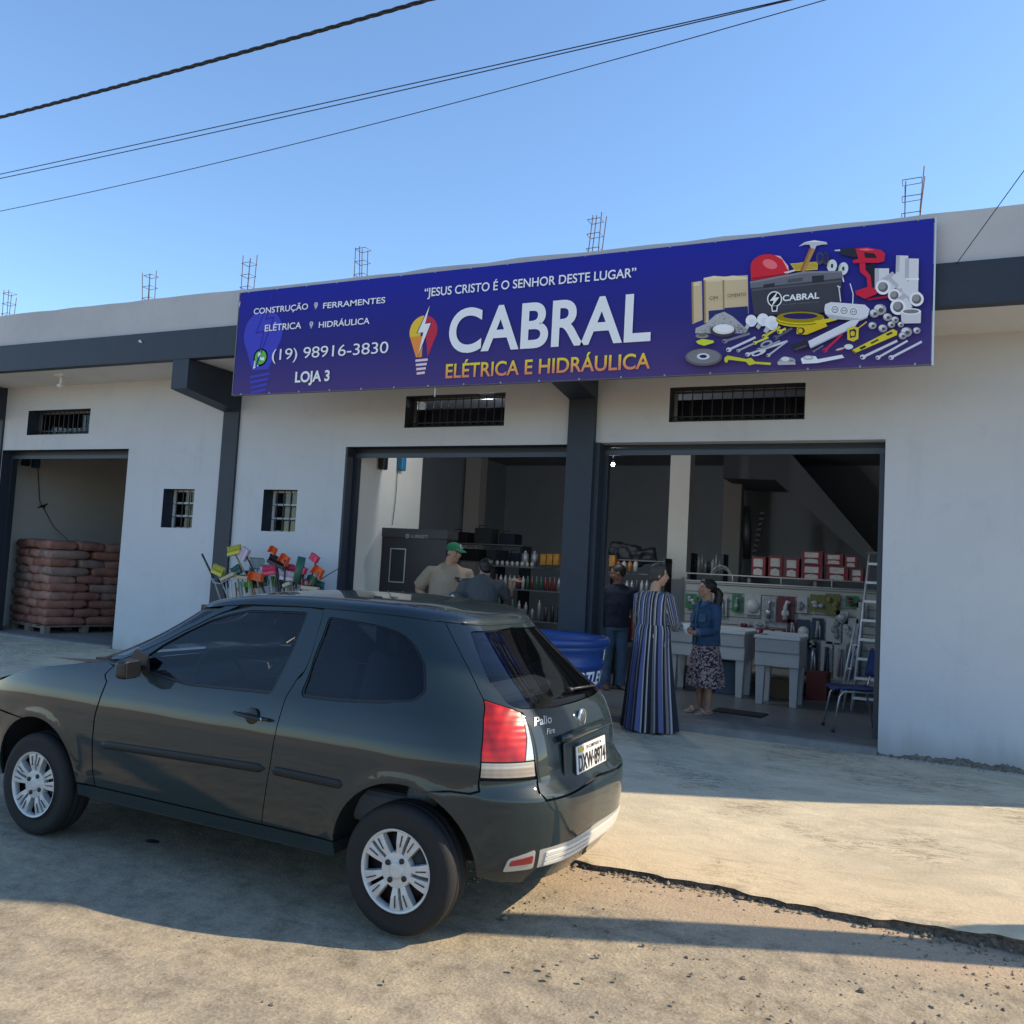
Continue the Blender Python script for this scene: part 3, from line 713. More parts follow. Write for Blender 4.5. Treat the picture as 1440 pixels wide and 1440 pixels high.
# emblem and name on the tool box
el((226,228,232),530,462,40,42); el((34,34,42),530,462,34,36); pg((226,228,232),(512,498),(548,496),(544,528),(516,530)); pg((34,34,42),(518,500),(542,498),(539,522),(521,524))
pg((226,228,232),(548,420),(504,472),(526,470),(512,506),(556,452),(534,454))
bx=lambda t,x0,y0,x1,y1,c,bd,off=0:(lambda vf:A.film(vf[0],vf[1],c))(fit_text(t,*[v for v in (c6(x0,y0)[0],c6(x1,y1)[0],c6(x0,y0)[1],c6(x1,y1)[1])],bd))
bx('CABRAL',572,474,768,426,(236,238,242),.025)
bx('ELÉTRICA E HIDRÁULICA',572,492,764,477,(210,212,218),.02)
bx('CIM',184,466,228,446,(40,36,40),.0); bx('CIMENTO',280,452,378,428,(40,36,40),.0)
# drill
pg((48,48,56),(876,196),(960,190),(985,200),(985,236),(955,242),(876,222)); pg((190,192,196),(848,202),(878,198),(878,208),(850,208))
pg((196,40,64),(960,194),(1020,188),(1095,202),(1118,222),(1112,262),(1080,270),(1000,270),(948,272),(946,256),(975,248)); pg((40,40,50),(1005,214),(1060,220),(1075,246),(1010,244)); pg((224,110,130),(975,198),(1020,194),(1060,202),(1010,206))
pg((196,40,64),(980,272),(1012,272),(1014,306),(1040,340),(1048,402),(1024,410),(1020,350),(984,318)); pg((38,38,46),(1014,290),(1060,270),(1064,398),(1048,404),(1044,346))
pg((196,40,64),(958,420),(1030,396),(1076,410),(1072,436),(1010,462),(965,440)); pg((160,30,50),(1020,462),(1130,444),(1134,456),(1030,470))
# white pipes and fittings
def pipe(x0,y0,x1,y1,r,open_=True,c=(206,206,208)):
    d=Vector((x1-x0,y1-y0)).normalized(); nx,ny=-d.y*r,d.x*r
    pg(c,(x0-nx,y0-ny),(x1-nx,y1-ny),(x1+nx,y1+ny),(x0+nx,y0+ny)); pg((176,176,182),(x0+nx*.4,y0+ny*.4),(x1+nx*.4,y1+ny*.4),(x1+nx,y1+ny),(x0+nx,y0+ny))
    if open_: el((224,224,226),x1,y1,r,r); el((96,94,98),x1,y1,r*.66,r*.66); el((140,138,140),x1-r*.12,y1-r*.15,r*.5,r*.5)
pipe(1100,300,1100,410,38,False); pipe(1208,232,1202,400,32,False); pipe(1260,248,1256,430,36,False); pg((232,232,232),(1222,352),(1296,352),(1296,362),(1222,362))
pipe(1180,350,1106,400,40); pipe(1160,340,1240,420,34,False); pipe(1190,390,1284,464,38); pipe(1210,440,1166,444,34); pipe(1240,470,1186,506,42)
pg((196,196,200),(1200,530),(1308,528),(1306,592),(1204,594)); el((222,222,224),1254,530,54,17); el((120,118,120),1254,530,42,11)
for (x,y,r) in ((1090,520,34),(1130,560,24),(1060,540,26),(1050,605,22),(1105,620,24),(1150,600,20),(1200,600,17),(1230,640,30),(1285,632,20),(1210,660,22),(1170,575,20)):
    el((150,148,150),x,y,r,r*.86); el((206,206,208),x-r*.2,y-r*.2,r*.66,r*.55); el((84,82,88),x+r*.15,y+r*.1,r*.4,r*.35)
# bulbs
for (x,y,r) in ((408,580,30),(470,575,32),(515,592,36)): el((232,234,238),x,y,r,r*1.05); pg((176,176,178),(x-r*.8,y+r*.5),(x-r*.2,y+r*.9),(x-r*.7,y+r*1.6),(x-r*1.2,y+r*1.2)); el((206,212,222),x+r*.2,y+r*.25,r*.55,r*.6)
# yellow hose
for k in range(5): el([(206,186,40),(150,130,20)][k%2],668,580-k*6,130-k*1.5,34-k*1.5) if k<4 else None
el((44,40,90),668,556,92,16); pg((206,186,40),(740,582),(860,562),(864,576),(760,604)); pg((206,176,36),(650,618),(800,590),(812,610),(700,655),(648,650)); el((60,56,40),672,634,20,18); el((206,176,36),668,634,13,12)
# power strip
q=[(795,520),(800,494),(830,482),(1010,496),(1036,520),(1026,556),(990,572),(830,560),(800,545)]; pg((206,208,212),*q); pg((170,172,178),(800,545),(990,572),(1026,556),(1022,566),(985,582),(826,570))
for x,y in ((852,522),(900,528),(950,534)): el((236,236,238),x,y,24,24); el((110,110,116),x,y,19,19); el((196,196,200),x,y,15,15); el((40,40,44),x-6,y,3,3,0,8); el((40,40,44),x+6,y,3,3,0,8)
ln((214,216,220),5,(872,400),(882,480)); ln((214,216,220),5,(932,385),(948,440),(946,490)); ln((188,192,198),7,(864,398),(880,404)); 
# hand tools lying in front
pg((206,208,214),(710,690),(935,580),(985,575),(960,610),(720,722)); pg((168,170,178),(720,722),(960,610),(940,625),(725,728)); pg((48,46,56),(612,712),(700,680),(712,700),(705,724),(640,744)); ln((110,110,116),3,(640,735),(700,712))
for (x0,y0,x1,y1,c_,wd) in ((290,735,430,670,(196,198,204),12),(340,740,470,680,(160,162,170),9),(390,760,600,690,(196,198,204),11),(270,690,400,650,(120,122,130),12),(450,735,560,690,(150,152,158),10),(500,765,600,690,(176,178,184),9),(480,665,560,615,(196,186,60),12),(540,672,625,622,(90,92,100),12),(560,640,590,625,(206,200,60),12),(1000,775,1180,690,(196,198,204),13),(1080,778,1235,690,(196,198,204),11),(1150,778,1310,695,(196,198,204),12),(740,745,790,715,(120,122,130),6),(800,740,890,655,(196,40,70),11),(430,700,500,672,(206,200,60),9)):
    ln(c_,wd,(x0,y0),(x1,y1)); el(c_,x0,y0,wd*1.2,wd); el((40,38,90),x0-wd*.5,y0+wd*.2,wd*.5,wd*.4)
el((150,152,160),490,706,34,18,-20); el((44,42,96),490,706,20,8,-20); el((196,198,204),450,752,40,14,-20); el((44,42,96),440,756,20,6,-20)
# yellow level
pg((206,190,50),(945,738),(1160,628),(1182,640),(1180,660),(965,752)); pg((120,108,30),(945,738),(965,752),(962,760),(942,746)); pg((60,60,40),(980,728),(1010,714),(1020,722),(992,738)); pg((60,60,50),(1120,656),(1150,642),(1160,650),(1132,664)); pg((80,76,44),(1040,700),(1080,680),(1084,688),(1046,708))
# tape measure
pg((206,186,50),(918,626),(950,612),(978,622),(976,680),(950,694),(918,684)); pg((54,54,58),(928,634),(955,626),(966,636),(962,670),(932,676)); el((196,180,60),946,652,12,14); ln((206,186,50),6,(978,622),(1020,590))
# disc, glove, plane, clamp, roll
el((96,94,98),158,776,98,46); el((120,118,120),158,772,88,38); el((206,206,208),156,772,34,17); el((40,36,80),156,772,20,9)
pg((196,206,60),(118,692),(150,680),(210,688),(212,700),(160,716),(128,706)); el((140,136,110),150,664,34,12); el((100,98,90),150,660,22,7)
pg((196,192,50),(268,780),(285,768),(385,786),(410,780),(430,800),(515,806),(512,818),(430,812),(400,820),(380,800),(290,790),(282,806),(270,802))
el((150,150,150),600,796,44,20); el((206,206,206),590,786,22,12); el((90,90,96),622,802,14,8); pg((170,172,176),(548,800),(640,800),(646,816),(552,818))
pg((216,218,220),(672,785),(700,768),(750,772),(762,788),(890,764),(902,780),(760,808),(680,812)); el((170,172,176),712,780,28,12); el((206,208,210),712,778,16,6)
el((206,208,212),925,722,24,14); el((120,40,60),880,738,30,8,-15); el((180,182,188),880,734,24,5,-15)
A.build('product_picture',SG)
# short white cable hanging below the sign
p=at(612,545,Y=SY+.03); MB().tube([(p.x,SY+.03,SZ0),(p.x+.003,SY+.028,p.z-.1)],.006,5).obj('cable_end',white,SG)
import math
ZB=1.0
def lerp(tab,x):
    if x<=tab[0][0]: return tab[0][1]
    for (a,u),(b,v) in zip(tab,tab[1:]):
        if x<=b:
            f=(x-a)/(b-a); return u+(v-u)*f
    return tab[-1][1]
def smooth_tab(tab):
    # monotone cubic (Catmull-Rom) sampler
    xs=[p[0] for p in tab]; ys=[p[1] for p in tab]; n=len(xs)
    m=[]
    for i in range(n):
        if i==0: m.append((ys[1]-ys[0])/(xs[1]-xs[0]))
        elif i==n-1: m.append((ys[-1]-ys[-2])/(xs[-1]-xs[-2]))
        else:
            a=(ys[i]-ys[i-1])/(xs[i]-xs[i-1]); b=(ys[i+1]-ys[i])/(xs[i+1]-xs[i])
            m.append(0 if a*b<=0 else 2*a*b/(a+b))
    def f(x):
        if x<=xs[0]: return ys[0]
        if x>=xs[-1]: return ys[-1]
        i=0
        while x>xs[i+1]: i+=1
        h=xs[i+1]-xs[i]; t=(x-xs[i])/h
        return (ys[i]*(1+2*t)*(1-t)**2+m[i]*h*t*(1-t)**2+ys[i+1]*t*t*(3-2*t)+m[i+1]*h*t*t*(t-1))
    return f
roofz=smooth_tab([(-2.1,1.20),(-1.2,1.24),(-.6,1.32),(-.19,1.385),(.1,1.42),(.5,1.432),(.9,1.425),(1.2,1.395),(1.5,1.35)])
b_low=smooth_tab([(.16,.74),(.25,.765),(.35,.79),(.5,.808),(.62,.815),(.72,.813),(.80,.805),(.87,.790),(.93,.773),(1.0,.748)])
xr_low=smooth_tab([(.16,1.66),(.24,1.72),(.34,1.78),(.45,1.80),(.56,1.805),(.625,1.795),(.66,1.76),(.70,1.73),(.80,1.715),(.93,1.675),(1.0,1.63)])
xf_low=smooth_tab([(.16,-1.88),(.25,-1.98),(.45,-2.03),(.6,-2.02),(.72,-1.99),(.80,-1.95),(1.0,-1.88)])
def b_up(L):
    r=.748-.135*min(L,.9)/.9
    if L>.88: r-=.11*(1-math.sqrt(max(0,1-((min(L,1)-.88)/.12)**2)))
    return r
def xr_up(L):
    r=1.63-.37*(min(L,.88)/.88)
    if L>.88: r-=.10*(1-math.sqrt(max(0,1-((min(L,1)-.88)/.12)**2)))
    return r
def xf_up(L):
    r=-1.08+.68*(min(L,.9)/.9)
    if L>.9: r+=.12*(1-math.sqrt(max(0,1-((min(L,1)-.9)/.1)**2)))
    return r
X0=.5
def nr(h): return lerp([(.2,3.7),(.6,3.9),(.75,4.4),(1.0,4.3),(2.0,3.1)],h)
def nf(h): return lerp([(.2,4.6),(.7,5.6),(.93,5.6),(1.02,3.8),(2.0,3.8)],h)
def dims(h):
    if h<=ZB: return b_low(h),xr_low(h)-X0,X0+ -xf_low(h)-2*X0 if False else (-xf_low(h)-X0)
    L=min(h-ZB,1.0); return b_up(L),xr_up(L)-X0,-xf_up(L)-(-.2)
def X0f(h):  # start of the front corner
    return -.5 if h<=ZB else lerp([(0,-.5),(1,.0)],h-ZB)
def dimf(h):
    if h<=ZB: return -xf_low(h)+X0f(h)
    return -xf_up(min(h-ZB,1.))+X0f(h)
# reference arc length tables
def _tab(a,b,n,N=400):
    T=[(0.,math.pi/2)];s=0;px,py=0,b
    for i in range(1,N+1):
        u=i/N
        # spacing denser: phi from pi/2 to 0
        ph=math.pi/2*(1-u)
        x=a*max(math.cos(ph),0)**(2/n);y=b*max(math.sin(ph),0)**(2/n)
        s+=math.hypot(x-px,y-py);px,py=x,y;T.append((s,ph))
    return T
TR=_tab(1.22,.79,4.2);TF=_tab(1.45,.79,3.3)
SR=TR[-1][0];SF=TF[-1][0]
import bisect
KR=[a for a,_ in TR];KF=[a for a,_ in TF]
def phi_of(s,T,K):
    i=min(max(bisect.bisect_right(K,s)-1,0),len(T)-2)
    f=(s-K[i])/(K[i+1]-K[i]);return T[i][1]+(T[i+1][1]-T[i][1])*f
def s_of(phi,T):
    P=[-p for _,p in T]
    i=min(max(bisect.bisect_right(P,-phi)-1,0),len(T)-2)
    f=(-phi-P[i])/(P[i+1]-P[i]);return T[i][0]+(T[i+1][0]-T[i][0])*f
SMAX=X0+SR; SMIN=-X0-SF
WH=[(1.155,.31),(-1.25,.31)]
def S(s,h,off=0):
    """s along the body from front centre (SMIN) via left side to rear centre (SMAX); h height coordinate"""
    if s>SMAX:
        x,y,z=S(2*SMAX-s,h); return x,-y,z
    if s<SMIN:
        x,y,z=S(2*SMIN-s,h); return x,-y,z
    b=dims(h)[0]
    if s>X0:
        a=dims(h)[1];ph=phi_of(s-X0,TR,KR);n=nr(h)
        x=X0+a*max(math.cos(ph),0)**(2/n);y=b*max(math.sin(ph),1e-9)**(2/n)
    elif s>=-X0:
        xf=X0f(h); u=(s+X0)/(2*X0); x=xf+(X0-xf)*u;y=b
    else:
        a=dimf(h);xf=X0f(h);ph=phi_of(-X0-s,TF,KF);n=nf(h)
        x=xf-a*max(math.cos(ph),0)**(2/n);y=b*max(math.sin(ph),1e-9)**(2/n)
    if h<=ZB: z=h
    else: z=ZB+(roofz(x)-ZB)*min(h-ZB,1)
    # wheel arch lips
    if h<.8:
        for wx,wz in WH:
            r=math.hypot(x-wx,z-wz)
            if .30<r<.46: 
                k=(r-.345)/.05
                y+=.009*math.exp(-k*k)
    return x,-y,z
def sh_side(x,z,wrap=False):
    h=z if z<=ZB else ZB+(z-ZB)/(roofz(x)-ZB)
    if x>X0:
        c=min((x-X0)/dims(h)[1],1.);ph=math.acos(c**(nr(h)/2));return X0+s_of(ph,TR),h
    xf=X0f(h)
    if x>=xf: return -X0+2*X0*(x-xf)/(X0-xf),h
    c=min((xf-x)/dimf(h),1.);ph=math.acos(c**(nf(h)/2));return -X0-s_of(ph,TF),h
def sh_rear(y,h):
    n=nr(h);q=min(abs(y)/dims(h)[0],1.);ph=math.asin(q**(n/2));s=X0+s_of(ph,TR)
    return (s if y<=0 else 2*SMAX-s),h
# ---------------------------------------------------------------- car
def car_paint():
    m=bpy.data.materials.new('dark green grey car paint'); m.use_nodes=True; t=m.node_tree; b=t.nodes['Principled BSDF']
    tc=nd(t,'ShaderNodeTexCoord'); n=nd(t,'ShaderNodeTexNoise',Scale=900.,Detail=1); t.links.new(tc.outputs['Object'],n.inputs[0])
    c=ramp(t,n.outputs[0],[(.4,(.007,.016,.019)),(.6,(.012,.024,.029))])
    d=nd(t,'ShaderNodeTexNoise',Scale=3.,Detail=6,Roughness=.7); t.links.new(tc.outputs['Object'],d.inputs[0])
    sx=nd(t,'ShaderNodeSeparateXYZ'); t.links.new(tc.outputs['Object'],sx.inputs[0])
    low=maprange(t,mth(t,'MULTIPLY_ADD',d.outputs[0],.25,sx.outputs[2]),.28,.46,.08,.0)
    t.links.new(mixc(t,low,c,(.12,.105,.085)),b.inputs['Base Color'])
    b.inputs['Metallic'].default_value=.0; b.inputs['Specular IOR Level'].default_value=.14; b.inputs['Roughness'].default_value=.5; b.inputs['Coat Weight'].default_value=1.; b.inputs['Coat Roughness'].default_value=.012; b.inputs['Coat IOR'].default_value=1.48
    w_=nd(t,'ShaderNodeTexNoise',Scale=2.6,Detail=1); t.links.new(tc.outputs['Object'],w_.inputs[0])
    bp=nd(t,'ShaderNodeBump',Strength=.45,Distance=.006); t.links.new(w_.outputs[0],bp.inputs['Height']); t.links.new(bp.outputs[0],b.inputs['Coat Normal'])
    return m
paint=car_paint(); trim=M('black car trim',(.012,.013,.015),.45); rubber=M('tyre rubber',(.009,.009,.010),.8,var=.2,scale=20,bump=.0015,bscale=60)
lining=M('cabin lining',(.02,.02,.022),.85); glass_f=glass('light tinted car glass',(.60,.64,.68),.08); glass_r=glass('dark tinted car glass',(.36,.40,.45),.2)
gask=M('window rubber',(.006,.006,.007),.5); chrome=M('satin chrome',(.62,.63,.63),.22,.9)
CARH=R_(-1.2); cux=Vector((math.cos(CARH),math.sin(CARH),0)); cuy=Vector((-math.sin(CARH),math.cos(CARH),0))
CORG=Vector((-3.17,3.385,0))+cuy*.79
CAR=thing('parked_car','dark green grey three door hatchback parked in front of the shop','car',CORG,CARH)
def snorm(s,h,e=2e-3):
    a=Vector(S(s+e,h))-Vector(S(s-e,h)); b_=Vector(S(s,h+e))-Vector(S(s,h-e)); n=a.cross(b_)
    if n.length<1e-12: return Vector((0,-1,0))
    n.normalize(); p=Vector(S(s,h)); 
    return n if n.dot(Vector((p.x*.6,p.y*1.4,(p.z-.6))))>0 else -n
def hs(h): return h if h<=ZB else ZB+(h-ZB)*.42     # height in metres for spacing
def hu(v): return v if v<=ZB else ZB+(v-ZB)/.42
def densify(poly,step=.022,closed=True):
    out=[]; n=len(poly)
    for i in range(n if closed else n-1):
        a=poly[i]; b_=poly[(i+1)%n]; d=math.hypot(a[0]-b_[0],a[1]-b_[1]); k=max(1,math.ceil(d/step))
        for j in range(k): out.append((a[0]+(b_[0]-a[0])*j/k,a[1]+(b_[1]-a[1])*j/k))
    if not closed: out.append(poly[-1])
    return out
def area(p): return sum(p[i][0]*p[(i+1)%len(p)][1]-p[(i+1)%len(p)][0]*p[i][1] for i in range(len(p)))/2
def inset(p,d):
    """move each point of a closed outline inwards by d"""
    n=len(p); sg=1 if area(p)>0 else -1; out=[]
    for i in range(n):
        a,b_,c=Vector(p[i-1]),Vector(p[i]),Vector(p[(i+1)%n]); e1=(b_-a); e2=(c-b_)
        if e1.length<1e-9 or e2.length<1e-9: out.append(tuple(b_)); continue
        e1.normalize(); e2.normalize(); n1=Vector((-e1.y,e1.x))*sg; n2=Vector((-e2.y,e2.x))*sg; m=n1+n2
        if m.length<.3: m=n1*1.
        else: m=m/(m.length**2)*2
        if m.length>1.6: m=m.normalized()*1.6
        q=b_+m*d; out.append((q.x,q.y))
    return out
def inside(p,poly):
    x,y=p; r=False; n=len(poly); j=n-1
    for i in range(n):
        xi,yi=poly[i]; xj,yj=poly[j]
        if (yi>y)!=(yj>y) and x<(xj-xi)*(y-yi)/(yj-yi)+xi: r=not r
        j=i
    return r
def roundpoly(p,r=.03,k=4):
    """round the corners of an outline"""
    out=[]; n=len(p)
    for i in range(n):
        a,b_,c=Vector(p[i-1]),Vector(p[i]),Vector(p[(i+1)%n]); d1=(a-b_); d2=(c-b_); rr=min(r,d1.length*.45,d2.length*.45)
        q1=b_+d1.normalized()*rr; q2=b_+d2.normalized()*rr
        for j in range(k+1):
            t=j/k; q=q1*(1-t)**2+b_*2*t*(1-t)+q2*t*t; out.append((q.x,q.y))
    return out
def panel(name,outer,holes=(),off=0.,mat=None,parent=CAR,mirror=False,rim=.014,gap=.0025,step=.022,gs=.034,holegap=None,surf=S,nrm=snorm,flat=False):
    """body panel: outline in (s, metres height) on the body surface, with its edges turned in"""
    loops=[]; 
    for q,hole in [(outer,False)]+[(h,True) for h in holes]:
        q=densify([(a,hs(b_)) for a,b_ in q],step)
        g=gap if not hole else -(holegap if holegap is not None else gap)
        loops.append(inset(q,g) if g else q)
    pts=[]; edges=[]
    for l in loops:
        o=len(pts); pts+=l; edges+=[(o+i,o+(i+1)%len(l)) for i in range(len(l))]
    nb=len(pts)
    xs=[p[0] for p in loops[0]]; ys=[p[1] for p in loops[0]]
    cell={}
    for p in pts: cell.setdefault((int(p[0]//.02),int(p[1]//.02)),[]).append(p)
    j=0; y=min(ys)+gs*.5
    while y<max(ys):
        x=min(xs)+(gs*.5 if j%2 else gs)
        while x<max(xs):
            p=(x,y)
            if inside(p,loops[0]) and not any(inside(p,h) for h in loops[1:]):
                ci,cj=int(x//.02),int(y//.02); ok=True
                for di in (-1,0,1):
                    for dj in (-1,0,1):
                        for q in cell.get((ci+di,cj+dj),()):
                            if (q[0]-x)**2+(q[1]-y)**2<.011**2: ok=False
                if ok: pts.append(p)
            x+=gs
        y+=gs*.87; j+=1
    vo,eo,fo,_,_,_=delaunay_2d_cdt([Vector(p) for p in pts],edges,[],0,1e-7)
    F=[]
    for f in fo:
        c=(sum(vo[i].x for i in f)/len(f),sum(vo[i].y for i in f)/len(f))
        if inside(c,loops[0]) and not any(inside(c,h) for h in loops[1:]): F.append(f)
    P=[];N=[]
    for v in vo:
        h=hu(v.y); p=Vector(surf(v.x,h)); n=nrm(v.x,h); P.append(p+n*off); N.append(n)
    # orient
    f0=F[0]; fn=(P[f0[1]]-P[f0[0]]).cross(P[f0[2]]-P[f0[0]])
    if fn.dot(N[f0[0]])<0: F=[f[::-1] for f in F]
    nv=len(P)
    cnt={}
    for f in F:
        for i in range(len(f)):
            a,b_=f[i],f[(i+1)%len(f)]; cnt[(a,b_)]=1
    bd=[(a,b_) for (a,b_) in cnt if (b_,a) not in cnt]
    V=[tuple(p) for p in P]; NN=[tuple(n) for n in N]; 
    if rim:
        mp={}
        def rv(i,d):
            k=(i,d)
            if k not in mp: mp[k]=len(V); V.append(tuple(P[i]-N[i]*d)); NN.append(None)
            return mp[k]
        R=[]
        for a,b_ in bd:
            a0,b0,a1,b1=rv(a,0),rv(b_,0),rv(a,rim),rv(b_,rim); R.append((b0,a0,a1,b1))
        F=list(map(tuple,F))+R
    me=bpy.data.meshes.new(name); me.from_pydata(V,[],F); me.materials.append(mat)
    me.polygons.foreach_set('use_smooth',[True]*len(me.polygons)); me.update()
    vn=[tuple(v.normal) for v in me.vertices]
    me.normals_split_custom_set_from_vertices([NN[i] if NN[i] else vn[i] for i in range(len(V))])
    o=link(me,name,parent)
    if mirror:
        m2=me.copy(); 
        for v in m2.vertices: v.co.y=-v.co.y
        m2.flip_normals()
        nn=[NN[i] if NN[i] else vn[i] for i in range(len(V))]
        m2.normals_split_custom_set_from_vertices([(a,-b_,c) for a,b_,c in nn])
        o2=link(m2,name,parent); return o,o2
    return o
def side(x,z): return sh_side(x,z)
def arch(cx,r,a0,a1,n=22):
    return [side(cx+r*math.cos(R_(a0+(a1-a0)*i/n)),.31+r*math.sin(R_(a0+(a1-a0)*i/n))) for i in range(n+1)]
RX,FX=1.155,-1.25; AR=.343
door_front=[(-1.02,1.06),side(-.735,.985),side(-.75,.90),side(-.763,.82),side(-.782,.65),side(-.778,.42),side(-.762,.345)]
door_rear=[(.388,.345),(.437,.635),(.462,.953),(.60,1.70),(.62,1.86)]
cant=[(.40,1.872),(-.217,1.86),(-.45,1.80),(-.60,1.72),(-.80,1.53),(-.93,1.30)]
door=door_front+door_rear+cant
dwin=[(-.62,.995),(-.455,.968),(-.167,.940),(.375,.957),(.405,1.40),(.41,1.812),(-.217,1.80),(-.40,1.755),(-.56,1.68),(-.73,1.52),(-.80,1.36),(-.72,1.10)]
dw=roundpoly(dwin,.035)
D1,D2=panel('door',door,[dw],0,paint,mirror=True)
qwin=roundpoly([(.515,.962),(.60,1.40),(.695,1.783),(.926,1.77),(1.14,1.75),(1.29,1.70),(1.352,1.60),(1.363,1.405),(1.297,1.128),(1.212,1.021),(1.05,.985),(.766,.966)],.04)
tail_l=[(1.581,1.09),(1.535,.95),(1.512,.82),(1.508,.72)]
quarter=[(.388,.345)]+[side(RX-AR-.0,.345)]+arch(RX,AR,174,72)+[(1.366,.654),(1.447,.651),(1.49,.662),(1.502,.70)]+tail_l[::-1][1:]+[(1.597,1.377),(1.600,1.66),(1.602,1.876),(1.2,1.878),(.62,1.878)]+[door_rear[k] for k in (3,2,1)]
panel('quarter_panel',quarter,[qwin],0,paint,mirror=True)
fend=arch(FX,AR,108,6)+[(side(-.907,.345))]+door_front[::-1][:-1]+[side(-.80,1.0),side(-.95,.98),side(-1.2,.942),side(-1.4,.900),side(-1.55,.858),side(-1.68,.805),side(-1.70,.74),side(-1.66,.655),side(-1.5,.645)]
panel('front_fender',fend,[],0,paint,mirror=True)
panel('rocker_panel',[side(-.905,.335),side(-.91,.27),side(-.5,.262),(0,.262),(.6,.262),side(.815,.27),side(.81,.338),(.388,.338),side(-.762,.338)],[],-.006,paint,mirror=True)
# A pillar frames and roof
apil=[(-1.05,1.06),(-.955,1.30),(-.82,1.54),(-.62,1.735),(-.46,1.815),(-.40,1.872),(-.62,1.872),(-.78,1.80),(-.96,1.62),(-1.10,1.36),(-1.19,1.12),(-1.2,1.04)]
panel('windscreen_pillar',apil,[],0,paint,mirror=True,gap=.002)
wsl=[(-1.2,1.04),(-1.19,1.12),(-1.10,1.36),(-.96,1.62),(-.78,1.80),(-.68,1.85)]
def mir(p,c): return [(2*c-a,b_) for a,b_ in reversed(p)]
panel('windscreen',[(a,b_) for a,b_ in wsl]+[(SMIN,1.86)]+mir(wsl,SMIN)+[(SMIN,1.03)],[],-.004,glass_f,rim=0,gap=.004)
# roof
def roof():
    b=MB(); n=120; ss=[SMIN+(SMAX-SMIN)*i/n for i in range(n+1)]
    loop=[];
    ring=lambda h:[S(s,h) for s in ss]+[(x,-y,z) for x,y,z in [S(s,h) for s in ss[1:-1]][::-1]]
    rings=[ring(1.878),ring(1.895),ring(1.915),ring(1.935),ring(1.955),ring(1.975),ring(1.99),ring(2.0)]
    top=rings[-1]; cx=.45
    for k in (.94,.86,.74,.6,.44,.28,.14):
        rings.append([(cx+(x-cx)*k,y*k,ZB+(roofz(cx+(x-cx)*k)-ZB)*1.0+.030*(1-k*k)) for x,y,z in top])
    m=len(top); vs=[p for r in rings for p in r]+[(cx,0,roofz(cx)+.030)]
    fs=[(j*m+i,j*m+(i+1)%m,(j+1)*m+(i+1)%m,(j+1)*m+i) for j in range(len(rings)-1) for i in range(m)]
    o=(len(rings)-1)*m; fs+=[(o+i,o+(i+1)%m,len(vs)-1) for i in range(m)]
    b.add(vs,fs,0,True); b.obj('roof',paint,CAR)
roof()
# hood
def hood():
    b=MB(); hz=smooth_tab([(-1.98,.748),(-1.86,.772),(-1.75,.802),(-1.6,.845),(-1.4,.893),(-1.2,.936),(-.95,.975),(-.78,.99)])
    xs=frange(-1.95,-.80,.035); m=28; vs=[]
    for i,x in enumerate(xs):
        z=hz(x); s,h=side(x,min(z,.999)); p=S(s,h); bb=abs(p[1])-.004
        for j in range(m+1):
            u=-1+2*j/m; vs.append((x,u*bb,z+.016*(1-abs(u)**2.4)+(.003*(1-abs(abs(u)-.62)/.1) if abs(abs(u)-.62)<.1 else 0)))
    b.add(vs,[(i*(m+1)+j,i*(m+1)+j+1,(i+1)*(m+1)+j+1,(i+1)*(m+1)+j) for i in range(len(xs)-1) for j in range(m)],0,True)
    b.obj('bonnet',paint,CAR)
hood()
b=MB(); b.box(-1.0,-.82,-.66,.66,.96,1.0); b.obj('cowl',trim,CAR)
# rear bumper
lowr=[(1.60,.258),(1.73,.246),(1.93,.238),(SMAX,.234)]
archr=[side(RX+AR*math.cos(R_(a)),.31+AR*math.sin(R_(a))) for a in (-4,4,12,20,28,36,44,52,60,68,72)]
upr=[(1.366,.650),(1.447,.647),(1.494,.660),(1.506,.706),(1.60,.706),(1.782,.703),(1.745,.650),(1.757,.614),(1.91,.616),(2.1,.624),(SMAX,.632)]
panel('rear_bumper',lowr+mir(lowr[:-1],SMAX)+[(2*SMAX-a,b_) for a,b_ in archr+upr[:-1]]+[(SMAX,.632)]+(archr+upr[:-1])[::-1],[],0,paint)
# front bumper
archf=[side(FX+AR*math.cos(R_(a)),.31+AR*math.sin(R_(a))) for a in (184,176,168,160,152,144,136,128,120,112,108)]
upf=[side(-1.5,.64),side(-1.66,.65),(-1.95,.655),(SMIN,.66)]; lowf=[(-1.45,.27),(-1.75,.22),(SMIN,.20)]
panel('front_bumper',[lowf[0]]+archf+upf[:-1]+[(SMIN,.66)]+mir(archf+upf[:-1],SMIN)+[(2*SMIN-a,b_) for a,b_ in lowf[:-1]]+[(SMIN,.20)]+lowf[1:2],[],0,paint,mirror=False,gs=.05)
# headlights and grille
hl=[side(-1.70,.80),side(-1.70,.74),side(-1.67,.66),(-1.8,.66),(-2.0,.67),(-2.02,.742),(-1.85,.775)]
for o in panel('headlight',hl,[],0,M('headlight glass',(.65,.68,.7),.08,.6,coat=1),mirror=True): pass
panel('grille',[(-2.03,.745),(-2.01,.675),(SMIN,.672)]+[(2*SMIN+2.01,.675),(2*SMIN+2.03,.745),(SMIN,.755)],[],-.004,trim,gs=.05)
